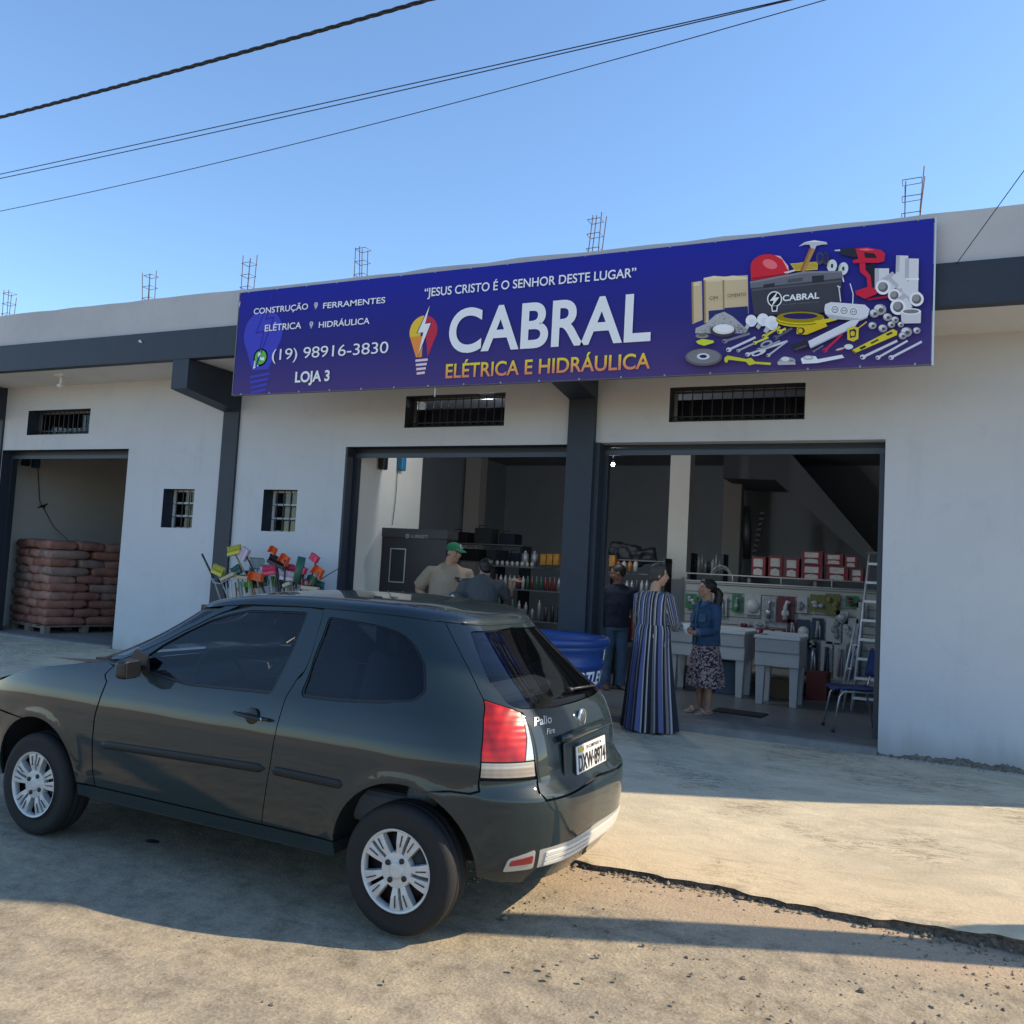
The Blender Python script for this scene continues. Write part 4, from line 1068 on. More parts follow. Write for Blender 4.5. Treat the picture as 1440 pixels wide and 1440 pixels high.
# tail lights: red lens, clear side strip, clear lower band
red=M('red lamp lens',(.60,.008,.007),.3,coat=.12,emit=None); red.node_tree.nodes['Principled BSDF'].inputs['Subsurface Weight'].default_value=.12
_t=red.node_tree; _n=nd(_t,'ShaderNodeTexNoise',Scale=11.,Detail=3); _tc=nd(_t,'ShaderNodeTexCoord'); _mp=nd(_t,'ShaderNodeMapping'); _mp.inputs['Scale'].default_value=(1,1,.5)
_t.links.new(_tc.outputs['Object'],_mp.inputs[0]); _t.links.new(_mp.outputs[0],_n.inputs[0]); _w=nd(_t,'ShaderNodeTexWave',Scale=9.); _w.bands_direction='Z'; _t.links.new(_tc.outputs['Object'],_w.inputs[0])
_c=ramp(_t,_n.outputs[0],[(.32,(.20,.002,.002)),(.5,(.42,.006,.005)),(.68,(.60,.02,.012))]); _c=mixc(_t,.45,_c,ramp(_t,_w.outputs[0],[(0,(.55,.5,.5)),(1,(1.1,1,1))]),'MULTIPLY'); _t.links.new(_c,_t.nodes['Principled BSDF'].inputs['Base Color'])
def ribbed(m,sc,axis='Z',amt=.0005):
    t=m.node_tree; b=t.nodes['Principled BSDF']; tc=nd(t,'ShaderNodeTexCoord'); wv=nd(t,'ShaderNodeTexWave',Scale=sc); wv.bands_direction=axis; t.links.new(tc.outputs['Object'],wv.inputs[0])
    w2=nd(t,'ShaderNodeTexWave',Scale=sc*.6); w2.bands_direction='X'; t.links.new(tc.outputs['Object'],w2.inputs[0])
    bp=nd(t,'ShaderNodeBump',Strength=1.,Distance=amt); t.links.new(mth(t,'ADD',wv.outputs[0],w2.outputs[0]),bp.inputs['Height']); t.links.new(bp.outputs[0],b.inputs['Normal'])
ribbed(red,12,'Z',.0006)
clear=M('clear lamp lens',(.50,.50,.48),.12,.35,coat=1); ribbed(clear,18)
smoke=M('smoked lamp lens',(.36,.32,.28),.15,.25,coat=1); ribbed(smoke,16)
base=[(1.581,1.088),(1.535,.95),(1.512,.82),(1.508,.712),(1.776,.708),(1.768,.841),(1.755,.972)]
tls=panel('tail_light',base,[],-.006,trim,mirror=True,gs=.05)
for poly_,m_ in (([(1.581,1.085),(1.537,.95),(1.513,.82),(1.511,.785),(1.716,.785),(1.737,.88),(1.738,.982)],red),
              ([(1.742,.978),(1.741,.88),(1.720,.785),(1.770,.785),(1.766,.85),(1.753,.968)],clear),
              ([(1.511,.780),(1.509,.718),(1.773,.716),(1.770,.780)],smoke)):
    a_,b2=panel('lamp_lens',poly_,[],.002,m_,parent=None,mirror=True,gs=.02,gap=.001,rim=.008)
    a_.parent=tls[0]; b2.parent=tls[1]
# tailgate
tgl=[(1.602,1.876),(1.600,1.66),(1.597,1.377),(1.581,1.094),(1.755,.978),(1.770,.841),(1.785,.700),(1.750,.648),(1.762,.620),(1.91,.622)]
rw=[(1.735,1.80),(1.700,1.55),(1.675,1.267),(1.690,1.06),(1.73,.998),(2.0,.982)]
rwin=roundpoly(rw+[(SMAX,.978)]+mir(rw,SMAX)+[(SMAX,1.83)],.03)
panel('tailgate',tgl+[(SMAX,.638)]+mir(tgl,SMAX)+[(SMAX,1.876)],[rwin],.0,paint)
panel('rear_window',rwin,[],-.003,glass_r,rim=0,gap=.003)
for q,nm,g_ in ((dw,'door_window',glass_f),(qwin,'quarter_window',glass_r)):
    panel(nm,q,[],-.009,g_,rim=0,gap=.002,mirror=True)
    # rubber seal round the pane
    r_=roundpoly(q,.001,1); panel('window_seal',q,[inset([(a,b_) for a,b_ in q],.012)],-.004,gask,rim=0,gap=0,mirror=True,gs=.5)
# spoiler lip over the rear window
b=MB(); pts=[S(s,1.872) for s in frange(1.70,SMAX,.04)]; pts=pts+[(x,-y,z) for x,y,z in pts[:-1][::-1]]
b.tube([(x+.001,y,z+.002) for x,y,z in pts],[(.005,.005)]*len(pts),8); b.obj('spoiler_lip',paint,CAR)
# rub strips
def strip(x0,x1,z0,z1,w=.021):
    n=30; pts=[];rad=[]
    for i in range(n+1):
        f=i/n; sd=side(x0+(x1-x0)*f,z0+(z1-z0)*f); p=Vector(S(*sd))+snorm(*sd)*.001; pts.append(p); e=min(f,1-f)*(x1-x0)/.03; k=math.sqrt(max(.02,1-(1-min(e,1))**2)); rad.append((w*k,.007*k))
    for sg in (1,-1):
        b=MB(); b.tube([(p.x,p.y*sg,p.z) for p in pts],rad,14,up=(0,0,1)); b.obj('rub_strip',M('dark rub strip',(.008,.013,.016),.5,spec=.3),CAR)
strip(-.72,.408,.577,.612); strip(.448,.86,.613,.607)
# door handle: recess and bar
for sg in (-1,1):
    y=sg*-1
    b=MB(); b.lathe([(.001,-.8065),(.036,-.8065),(.041,-.803)],(.29,0,.845),'Y',20)
    o=b.obj('handle_recess',trim,CAR)
    if sg>0: o.scale=(1,-1,1)
    b=MB(); b.tube([(.19,-.812,.852),(.23,-.828,.851),(.30,-.833,.847),(.37,-.828,.843),(.405,-.812,.842)],[(.012,.006),(.014,.009),(.014,.009),(.015,.009),(.013,.006)],10)
    o=b.obj('door_handle',trim,CAR)
    if sg>0: o.scale=(1,-1,1)
    b=MB(); b.ell((.375,-.836,.843),(.008,.003,.008)); o=b.obj('key_lock',chrome,CAR)
    if sg>0: o.scale=(1,-1,1)
    # mirror
    b=MB(); b.obox((-.49,-.875,1.0),(.08,.125,.10),(0,0,R_(8))); o=b.obj('wing_mirror',trim,CAR,bevel=.028,seg=4)
    g=MB(); g.obox((-.449,-.875,1.0),(.004,.10,.08),(0,0,R_(8))); g.obj('mirror_glass',M('dark mirror',(.10,.11,.12),.08,.9),o)
    g=MB(); g.prism([(-.63,.995),(-.46,.97),(-.47,1.06),(-.56,1.09)],-.775,-.76,'Y'); g.tube([(-.54,-.765,1.0),(-.52,-.84,.985)],[(.03,.02),(.028,.018)],8); g.obj('mirror_foot',trim,o)
    if sg>0: o.scale=(1,-1,1)
# badge lettering and emblem, plate
def on_surf(name,vf,s0,h0,mat,off,mir_=False):
    vs,fs=vf; V=[]
    for x,y in vs:
        s=s0+x; h=h0+y; p=Vector(S(s,h))+snorm(s,h)*off; V.append(p)
    me=bpy.data.meshes.new(name); me.from_pydata(V,[],fs); me.materials.append(mat); return link(me,name,CAR)
on_surf('badge_lettering',fit_text('Palio',0,.145,0,.034,.02,.3),1.80,.923,chrome,.004)
on_surf('badge_lettering',fit_text('Fire',0,.075,0,.024,.02,.3),1.875,.880,chrome,.004)
lg=Vector(S(SMAX,.905)); b=MB(); b.lathe([(.0,.008),(.040,.008),(.044,.005),(.046,0)],(lg.x,0,.905),'X',28); o=b.obj('round_emblem',M('emblem blue grey',(.25,.28,.32),.3,.6),CAR)
b=MB(); b.lathe([(.036,.010),(.040,.012),(.046,.010),(.047,0)],(lg.x,0,.905),'X',28)
for k in (-2,-1,0,1,2): b.box(lg.x+.009,lg.x+.0115,k*.011-.003,k*.011+.003,.885,.925)
b.obj('emblem_ring',chrome,o)
# plate recess with handle bar and plate
pz=.735; px_=S(SMAX,pz)[0]
b=MB(); b.obox((px_+.004,0,.745),(.012,.62,.17),(0,R_(-5),0)); b.obj('plate_recess',paint,CAR,bevel=.008)
b=MB(); b.tube([(px_-.01,-.33,.852),(px_+.016,-.26,.856),(px_+.022,0,.86),(px_+.016,.26,.856),(px_-.01,.33,.852)],[(.012,.018)]*5,10); b.obj('tailgate_grip',paint,CAR)
pm=M('plate white',(.62,.62,.60),.4)
b=MB(); b.box(-.2,.2,-.004,.004,-.065,.065); pl=b.obj('licence_plate',pm,CAR,bevel=.006); pl.location=(px_+.024,.0,.735); pl.rotation_euler=(R_(-6),0,R_(90))
def platetext(t,u0,u1,v0,v1,mat,bold=0,shear=0):
    vs,fs=fit_text(t,u0,u1,v0,v1,bold); me=bpy.data.meshes.new('plate_lettering'); me.from_pydata([(x,-.0065,z) for x,z in vs],[],fs); me.materials.append(mat); return link(me,'plate_lettering',pl)
platetext('DXW·8974',-.185,.185,-.055,.022,black,.02)
platetext('SP-CAMPINAS',-.075,.10,.037,.054,black,.01)
g=MB(); g.box(-.185,-.115,-.0068,-.006,.034,.058); g.obj('plate_sticker',M('plate yellow',(.55,.42,.05),.5),pl)
g=MB(); g.tube([(-.12,-.008,.045),(-.12,-.004,.045)],.005,8); g.tube([(.12,-.008,.045),(.12,-.004,.045)],.005,8); g.obj('plate_bolts',steel_d,pl)
b=MB(); b.box(-.205,.205,.005,.012,-.07,.07); o=b.obj('plate_holder',trim,pl)
# bumper reflectors and bright insert
ref=M('dark red reflector',(.22,.01,.015),.15,coat=1)
pale=M('brushed insert',(.50,.50,.48),.3,.5)
rf=roundpoly([(1.592,.315),(1.602,.372),(1.712,.408),(1.718,.322)],.012)
for o in panel('reflector_frame',rf,[],.004,pale,mirror=True,gs=.02,rim=.006,gap=0): pass
for o in panel('reflector',roundpoly([(1.61,.343),(1.616,.366),(1.704,.385),(1.706,.350)],.006),[],.008,ref,mirror=True,gs=.02,rim=.004,gap=0): pass
bi=[(1.738,.322),(1.733,.404),(1.916,.408),(SMAX,.398)]; bo=[(1.738,.322),(1.95,.318),(SMAX,.322)]
panel('bumper_insert',bo+mir(bo[:-1],SMAX)+[(2*SMAX-a,b_) for a,b_ in bi[1:-1]]+[(SMAX,.416)]+bi[1:-1][::-1],[],.003,pale,gs=.03,rim=.008,gap=0)
for z0,z1 in ((.331,.345),(.354,.368),(.377,.389)):
    q=[(1.765,z0),(SMAX,z0-.004)]; r=[(1.765,z1),(SMAX,z1-.002)]
    panel('insert_rib',q+mir(q[:-1],SMAX)+[(2*SMAX-1.765,z1)]+[(SMAX,z1-.002),(1.765,z1)],[],.009,M('pale rib',(.72,.70,.66),.35,.3),gs=.02,rim=.006,gap=0)
# rear wiper
b=MB(); p0=Vector(S(SMAX,1.06))+snorm(SMAX,1.06)*.02; b.ell(p0,(.018,.018,.014)); 
b.tube([p0,Vector(S(SMAX+.22,1.03))+snorm(SMAX+.22,1.03)*.03,Vector(S(SMAX+.42,1.02))+snorm(SMAX+.42,1.02)*.018],[.008,.006,.004],6); b.obj('rear_wiper',trim,CAR)
# inner lining behind the panels so that the gaps and arches are dark
def lin(): 
    h0,h1=.27,.935
    bot=[(SMIN+.12,h0),(0,h0),(SMAX,h0)]
    holes=[arch(RX,.40,-5,185,20),arch(FX,.40,-5,185,20)]
    outer=[(SMIN+.1,h0)]+arch(FX,.40,186,-6,22)+arch(RX,.40,186,-6,22)+[(SMAX,h0),(SMAX,h1),(-.74,h1),(-.95,.86),(-1.3,.72),(SMIN+.1,.60)]
    panel('inner_lining',outer,[],-.026,lining,mirror=True,gs=.07,rim=0,gap=0,step=.05)
    up=[(-1.22,1.0),(1.64,1.0),(1.60,1.4),(1.62,1.9),(-.6,1.9),(-.96,1.66),(-1.12,1.36)]
    i2=lambda q,d:inset(q,-d)
    panel('headlining',up,[inset(dw,-.012),inset(qwin,-.012)],-.022,lining,mirror=True,gs=.06,rim=0,gap=0,step=.04)
lin()
for wx in (RX,FX):
    for sg in (-1,1):
        b=MB(); prof=[(.39,-.775*sg*-1 if False else sg*.765),(.39,sg*.50)]
        n=24; vs=[]
        for r,y in prof:
            for j in range(n+1): 
                t=math.pi*(-.02+1.04*j/n); x_=wx+r*math.cos(t); z_=.31+r*math.sin(t); lim=abs(S(*side(x_,max(z_,.26)))[1])-.045; vs.append((x_,math.copysign(min(abs(y),lim),y),z_))
        b.add(vs,[(j,j+1,n+2+j,n+1+j) for j in range(n)],0,True)
        # inner disc
        vs=[(wx+.39*math.cos(math.pi*(-.02+1.04*j/n)),sg*.50,.31+.39*math.sin(math.pi*(-.02+1.04*j/n))) for j in range(n+1)]
        b.add(vs,[tuple(range(n+1))])
        b.obj('arch_liner',lining,CAR)
b=MB(); b.box(-1.7,1.25,-.45,.45,.24,.27); b.box(-.8,.7,-.60,.60,.22,.262); b.box(-1.7,-.9,-.5,.5,.24,.7); b.obj('underbody',lining,CAR)
b=MB(); b.tube([(.9,.3,.2),(1.3,.34,.22),(1.45,.36,.22)],.03,8); b.lathe([(0,1.0),(.07,1.0),(.07,1.35),(0,1.35)],(0,.34,.22),'X',12); b.obj('exhaust',M('exhaust steel',(.12,.11,.10),.6,.6),CAR)
b=MB(); b.box(-.85,.78,-.765,.765,.268,.32); b.box(.781,1.45,-.45,.45,.275,.32); b.obj('cabin_floor',lining,CAR); b=MB(); b.prism([(-1.0,.6),(-.62,.6),(-.60,.84),(-.68,.925),(-1.0,.95)],-.70,.70,'Y'); b.obj('dashboard',M('grey dashboard',(.07,.072,.075),.6),CAR)
seatm=M('grey seat cloth',(.17,.18,.20),.9)
for y in (-.36,.36):
    b=MB(); b.obox((-.02,y,.48),(.52,.5,.16),(0,R_(-6),0)); b.obox((.30,y,.80),(.15,.48,.62),(0,R_(14),0)); o=b.obj('front_seat',seatm,CAR,bevel=.05,seg=3)
    MB().obox((.40,y,1.17),(.09,.26,.16),(0,R_(10),0)).obj('headrest',seatm,o,bevel=.035,seg=3)
b=MB(); b.obox((.88,0,.46),(.48,1.2,.16)); b.obox((1.18,0,.76),(.14,1.2,.56),(0,R_(16),0)); b.obj('rear_seat',seatm,CAR,bevel=.05,seg=3)
b=MB(); b.lathe([(.165,0),(.178,.012),(.190,0),(.178,-.012),(.165,0)],(0,0,0),'X',28); b.tube([(0,-.17,0),(0,.17,0)],.014,6); b.tube([(0,0,0),(0,0,-.17)],.014,6); b.tube([(0,0,0),(-.25,0,-.02)],.02,6)
o=b.obj('steering_wheel',trim,CAR); o.location=(-.36,-.34,.90); o.rotation_euler=(0,R_(-22),0)
b=MB(); b.obox((-.34,0,1.27),(.02,.2,.06)); b.tube([(-.34,0,1.29),(-.37,0,1.36)],.008,6); b.obj('inside_mirror',trim,CAR)
b=MB(); b.obox((1.33,0,.93),(.28,1.16,.02),(0,R_(3),0)); b.obj('parcel_shelf',lining,CAR)
# wheels
hub=M('silver wheel cover',(.50,.51,.51),.38,.25,var=.12,scale=14)
def wheel(x,sg,spin):
    W=thing('wheel','w','w',(x,sg*.79,.279)); 
    for k in ('label','category'): del W[k]
    W.parent=CAR
    s=sg
    prof=[(.180,.010),(.186,.0),(.200,-.003),(.235,.006),(.262,.001),(.276,-.012),(.281,-.03),(.282,-.045),(.279,-.047),(.279,-.052),(.283,-.054),(.284,-.082),(.280,-.084),(.280,-.09),(.284,-.092),(.283,-.12),(.278,-.14),(.262,-.168),(.22,-.172),(.18,-.165)]
    b=MB(); b.lathe([(r,h*s) for r,h in prof],(0,0,0),'Y',56); b.obj('tyre',rubber,W)
    b=MB(); b.lathe([(0,-.045*s),(.176,-.045*s),(.178,-.16*s)],(0,0,0),'Y',32); b.obj('wheel_well',black,W)
    # cover: outer ring, five twin spokes, centre
    b=MB(); b.lathe([(.182,-.004*s),(.184,.004*s),(.178,.008*s),(.168,.004*s),(.163,-.010*s),(.166,-.03*s)],(0,0,0),'Y',56)
    b.lathe([(0,.004*s),(.030,.004*s),(.036,-.001*s),(.040,-.004*s),(.075,-.002*s),(.080,-.014*s),(.080,-.035*s)],(0,0,0),'Y',40)
    for k in range(5):
        a0=R_(69+72*k+spin)
        for q in (-1,1):
            def P(r,da,dz): 
                a=a0+da; return (r*math.cos(a),(dz)*s,r*math.sin(a))
            e0,e1=.045*q,.33*q; f0,f1=.05*q,.37*q
            r0,r1=.068,.170
            e0_,e1_=.10*q,.42*q  # inner radius angles (wider)
            A_=[P(r0,e0_,-.004),P(r0,e1_*1.05,-.004),P(r1,f1*1.05,.001),P(r1,f0,.001)]
            Bk=[P(r0,e0_,-.034),P(r0,e1_*1.05,-.034),P(r1,f1*1.05,-.03),P(r1,f0,-.03)]
            mid_=[P(.118,(.066)*q,.004),P(.118,.40*q,.004)]
            mb_=[P(.118,(.066)*q,-.034),P(.118,.40*q,-.034)]
            vs=[A_[0],A_[1],mid_[1],A_[2],A_[3],mid_[0],Bk[0],Bk[1],mb_[1],Bk[2],Bk[3],mb_[0]]
            b.add(vs,[(0,1,2,5),(5,2,3,4),(0,5,11,6),(5,4,10,11),(1,7,8,2),(2,8,9,3)])
            # groove
            g0=P(.105,.20*q,.006); g1=P(.158,.205*q,.006)
            b.tube([g0,g1],.0035,4,1)
    c_=b.obj('wheel_cover',[hub,steel_d],W,bevel=.002,seg=2)
    g=MB()
    for k in range(4):
        a=R_(58+90*k+spin*.3); g.lathe([(0,.003*s),(.012,.003*s),(.0125,-.004*s)],(.052*math.cos(a),0,.052*math.sin(a)),'Y',12)
    g.obj('bolt_hole',black,c_)
    # tread blocks
for x in (RX,FX):
    for sg in (-1,1): wheel(x,-sg if False else sg,0 if x==RX else 20)
# ---------------------------------------------------------------- people
skin_a=M('skin brown',(.38,.20,.13),.6,var=.08,scale=12); skin_b=M('skin tan',(.44,.25,.165),.6,var=.08,scale=12); skin_d=M('skin dark tan',(.23,.11,.07),.6,var=.08,scale=12)
hair_m=M('dark hair',(.012,.010,.010),.5,bump=.004,bscale=60); hairg=M('short brown grey hair',(.05,.04,.036),.7,bump=.006,bscale=50)
eye_w=M('eye white',(.6,.58,.55),.3); eye_d=M('eye dark',(.01,.008,.006),.2); lip_m=M('lips',(.30,.09,.08),.5)
def head(mb,c,k,face,neck_to,nr_=.052):
    """head blobs: c centre, k head height, face = unit vector the face looks along"""
    f=Vector(face).normalized(); up=Vector((0,0,1)); r=f.cross(up).normalized(); up=r.cross(f)
    Mx=Matrix((r,f,up)).transposed()
    def q(x,y,z): return Vector(c)+Mx@Vector((x*k,y*k,z*k))
    e=Mx.to_euler()
    def el_(p,rad): mb.ell(q(*p),tuple(a*k for a in rad),16,12,0,e)
    el_((0,-.04,.12),(.335,.41,.37)); el_((0,.05,-.12),(.27,.33,.33)); el_((0,.16,-.34),(.15,.17,.13)); el_((0,.28,-.02),(.18,.08,.12))
    mb.tube([q(0,.36,.10),q(0,.42,-.02),q(0,.455,-.075)],[.035*k,.045*k,.06*k],8); el_((0,.42,-.10),(.075,.06,.05))
    el_((0,.345,-.225),(.11,.07,.045)); el_((.0,.33,.11),(.25,.07,.05))
    for s in (-1,1): el_((.335*s,-.03,-.02),(.035,.08,.11)); el_((.15*s,.28,-.10),(.10,.08,.09))
    mb.tube([q(0,-.10,-.18),Vector(neck_to)],[nr_,nr_*1.15],14)
    return q,e
def eyes(q,k,e,parent):
    w=MB(); d=MB(); l=MB()
    for s in (-1,1):
        w.ell(q(.135*s,.335,.035),(.055*k,.02*k,.028*k),8,6,0,e); d.ell(q(.135*s,.352,.035),(.026*k,.012*k,.026*k),8,6,0,e)
        d.tube([q(.06*s,.37,.115),q(.14*s,.37,.13),q(.22*s,.33,.105)],.011*k,5)
    l.ell(q(0,.40,-.222),(.085*k,.022*k,.022*k),8,6,0,e)
    w.obj('eyeball',eye_w,parent); d.obj('iris_and_brow',eye_d,parent); l.obj('lips',lip_m,parent)
def hand(mb,wr,dirv,palmn,k=1.,curl=.5,side_=1):
    """palm, four fingers of different length bent at the knuckles, thumb from the side of the palm"""
    d=Vector(dirv).normalized(); n=Vector(palmn); n=(n-d*n.dot(d)).normalized(); s=d.cross(n)*side_; wr=Vector(wr)
    pc_=wr+d*.048*k
    mb.tube([wr-d*.01,wr+d*.02*k,wr+d*.055*k,wr+d*.092*k],[(.016*k,.025*k),(.015*k,.034*k),(.014*k,.040*k),(.011*k,.038*k)],10,up=n)
    for i,(o,L) in enumerate(((.030,.066),(.010,.075),(-.010,.070),(-.029,.054))):
        p=wr+d*.088*k+s*o*k; a=curl*.7; pts=[p-d*.02*k,p]
        dd=d
        for j,f_ in enumerate((.45,.32,.23)):
            a_=curl*(.5+.55*j); dd=(d*math.cos(a_)+n*math.sin(a_)); p=p+dd*L*f_*k; pts.append(p)
        mb.tube(pts,[.0085*k,.0088*k,.008*k,.0075*k,.0055*k],7)
    t=wr+d*.028*k+s*.034*k; mb.tube([t-s*.015*k,t+s*.012*k+d*.012*k+n*.006*k,t+s*.022*k+d*.042*k+n*.018*k,t+s*.018*k+d*.066*k+n*.028*k],[.013*k,.0115*k,.0095*k,.007*k],7)
def arm(mb,sh,el_,wr,r=(.047,.04,.034,.028),n=12):
    sh,el_,wr=map(Vector,(sh,el_,wr)); mb.tube([sh,sh.lerp(el_,.5),sh.lerp(el_,.9),el_.lerp(wr,.12),el_.lerp(wr,.4),wr],[r[0],r[0]*.92,r[1],r[1]*.97,r[1]*.9,r[3]],n)
def leg(mb,hp,kn,an,r=(.085,.055,.052,.036)):
    hp,kn,an=map(Vector,(hp,kn,an)); mb.tube([hp,hp.lerp(kn,.5),kn,kn.lerp(an,.3),an],[r[0],r[0]*.82,r[1],r[2],r[3]],12)
def foot(mb,an,dirv,L=.24,w=.045):
    an=Vector(an); d=Vector(dirv).normalized(); h=an.z
    mb.tube([an-d*.05+Vector((0,0,-h+.03)),an+Vector((0,0,-h*.45)),an+d*L*.35+Vector((0,0,-h+.03)),an+d*L*.62+Vector((0,0,-h+.022)),an+d*L*.78+Vector((0,0,-h+.018))],[(.03,.03),(.036,.038),(w,.028),(w,.02),(w*.7,.014)],10,up=d.cross(Vector((0,0,1))))
def torso(mb,pts,rads,n=18): mb.tube(pts,rads,n,up=(1,0,0))
UPZ=Vector((0,0,1))
# --- woman in the long striped dress, seen from behind
p=at(912,1026,Z=.085)
WZ=gz(p.x,p.y); W1=thing('person','woman in a long blue, black and white striped dress seen from behind, one forearm raised','person',(p.x,p.y,WZ),R_(-8))
mb=MB(); face=(.80,.45,-.02)
W1.scale=(.97,.98,1.05)
q,e=head(mb,(.035,.02,1.485),.215,face,(.0,.0,1.31),.05)
torso(mb,[(0,0,.85),(0,0,1.0),(0,0,1.2),(0,0,1.32)],[(.15,.11),(.13,.10),(.15,.10),(.08,.07)])
shR=(.165,.0,1.27); eR=(.235,.02,1.01); wR=(.19,.24,1.0)
shL=(-.165,.0,1.27); eL=(-.20,.07,1.0); wL=(-.08,.25,.96)
arm(mb,shR,eR,wR); arm(mb,shL,eL,wL); hand(mb,wR,(-.3,1,.2),(0,0,-1),.95,.5,1); hand(mb,wL,(.4,1,.1),(0,0,-1),.95,.5,-1)
leg(mb,(.09,0,.85),(.09,.0,.46),(.09,0,.07)); leg(mb,(-.09,0,.85),(-.09,0,.46),(-.09,0,.07)); foot(mb,(.09,0,.07),(.2,1,0)); foot(mb,(-.09,0,.07),(0,1,0))
remeshed(mb,'body',skin_b,W1,.007,2); eyes(q,.215,e,W1)
mb=MB(); mb.ell(q(0,-.10,.14),(.40*.215,.43*.215,.41*.215),16,12,0,e); mb.ell(q(0,-.32,-.06),(.27*.215,.22*.215,.30*.215),14,10,0,e); mb.ell(q(0,-.02,.36),(.33*.215,.36*.215,.2*.215),14,10,0,e); mb.ell(q(.22,-.12,.0),(.14*.215,.25*.215,.25*.215),12,8,0,e); mb.ell(q(-.22,-.12,.0),(.14*.215,.25*.215,.25*.215),12,8,0,e)
remeshed(mb,'hair',hairg,W1,.007,2,disp=(.012,.03))
def stripe_mat():
    m=bpy.data.materials.new('striped dress cloth'); m.use_nodes=True; t=m.node_tree; b=t.nodes['Principled BSDF']
    at_=t.nodes.new('ShaderNodeAttribute'); at_.attribute_name='around'; at_.attribute_type='GEOMETRY'
    n=nd(t,'ShaderNodeTexNoise',Scale=40.,Detail=2); tc=nd(t,'ShaderNodeTexCoord'); t.links.new(tc.outputs['Object'],n.inputs[0])
    fr=mth(t,'FRACT',mth(t,'MULTIPLY',at_.outputs['Fac'],1.))
    r=t.nodes.new('ShaderNodeValToRGB'); r.color_ramp.interpolation='CONSTANT'; e=r.color_ramp.elements
    K=(.010,.011,.022);Wt=(.46,.44,.41);Bl=(.085,.10,.24);T=(.23,.19,.18);D=(.03,.035,.06)
    st=[(0,K),(.10,Wt),(.15,K),(.27,T),(.34,Wt),(.38,K),(.46,Bl),(.62,Wt),(.67,K),(.76,T),(.82,K),(.88,Bl),(.97,Wt)]
    while len(e)<len(st): e.new(.5)
    for x,(pp,c) in zip(e,st): x.position=pp; x.color=(*c,1)
    t.links.new(fr,r.inputs[0]); t.links.new(r.outputs[0],b.inputs['Base Color']); b.inputs['Roughness'].default_value=.85; b.inputs['Sheen Weight'].default_value=.1
    return m
def around(o,fn):
    me=o.data; a=me.attributes.new('around','FLOAT','POINT'); a.data.foreach_set('value',[fn(v.co) for v in me.vertices])
stm=stripe_mat()
mb=MB(); torso(mb,[(0,0,.80),(0,0,.92),(0,0,1.0),(0,.005,1.12),(0,.0,1.24),(0,0,1.30),(0,0,1.335)],[(.20,.155),(.195,.15),(.165,.13),(.185,.135),(.19,.115),(.14,.09),(.07,.065)])
for s,a,b_,c in ((1,shR,eR,wR),(-1,shL,eL,wL)):
    a,b_,c=map(Vector,(a,b_,c)); mb.tube([a-Vector((.05*s,0,-.01)),a,a.lerp(b_,.5),a.lerp(b_,.92),b_.lerp(c,.15),b_.lerp(c,.55),b_.lerp(c,.86)],[.06,.066,.062,.056,.056,.05,.052],14)
d=remeshed(mb,'dress_top',stm,W1,.008,3,disp=(.016,.07))
def fn(v):
    for s,a,b_,c in ((1,shR,eR,wR),(-1,shL,eL,wL)):
        a,b_,c=map(Vector,(a,b_,c))
        if v.x*s>.165 or (v.y>.13):
            ax=(b_-a) if v.z>1.03 or v.y<.06 else (c-b_); ax=ax.normalized(); o=a if v.z>1.03 else b_; w_=(v-o); w_-=ax*w_.dot(ax); u=ax.cross(Vector((0,1,.3))).normalized(); k=ax.cross(u)
            return .5+math.atan2(w_.dot(k),w_.dot(u))*.45
    return 10+v.x*5.2
around(d,fn)
# skirt: pleated loft to the ground
def skirt(name,rings,mat,parent,n=120,folds=((9,.0,1.),),top=None,attr=None,solid=True):
    b=MB(); vs=[]; rgs=random.Random(4); ph=[rgs.uniform(0,6.28) for _ in range(4)]
    K=len(rings)
    for i,(z,rx,ry,cx,cy,am) in enumerate(rings):
        for j in range(n):
            t=2*math.pi*j/n; f=am*(math.sin(7*t+ph[0]+i*.05)+.6*math.sin(13*t+ph[1])+.4*math.sin(19*t+ph[2]))
            vs.append((cx+(rx+f)*math.cos(t),cy+(ry+f)*math.sin(t),z+(f*.4 if i==0 else 0)))
    b.add(vs,[(i*n+j,i*n+(j+1)%n,(i+1)*n+(j+1)%n,(i+1)*n+j) for i in range(K-1) for j in range(n)],0,True)
    o=b.obj(name,mat,parent)
    if attr:
        a=o.data.attributes.new('around','FLOAT','POINT'); a.data.foreach_set('value',[attr(j/n,i) for i in range(K) for j in range(n)])
    return o
# stripes are counted so that each keeps running down the skirt
o=skirt('dress_skirt',[(.012,.275,.245,.015,0,.030),(.15,.262,.232,.012,0,.027),(.35,.243,.212,.005,0,.021),(.6,.220,.190,0,0,.014),(.8,.200,.168,0,0,.008),(.95,.192,.15,0,0,.0015),(1.01,.172,.135,0,0,0)],stm,W1,n=480,attr=lambda u,i:10+((u-.75)*4.4 if u>=.5 else (.25-u)*4.4))
# --- woman in the denim shirt and patterned skirt, holding a white cup
p=at(989,1003,Z=FLOOR)
W2=thing('person','woman in a blue denim shirt and speckled skirt holding a white cup, dark ponytail','person',(p.x,p.y,FLOOR),R_(-40))
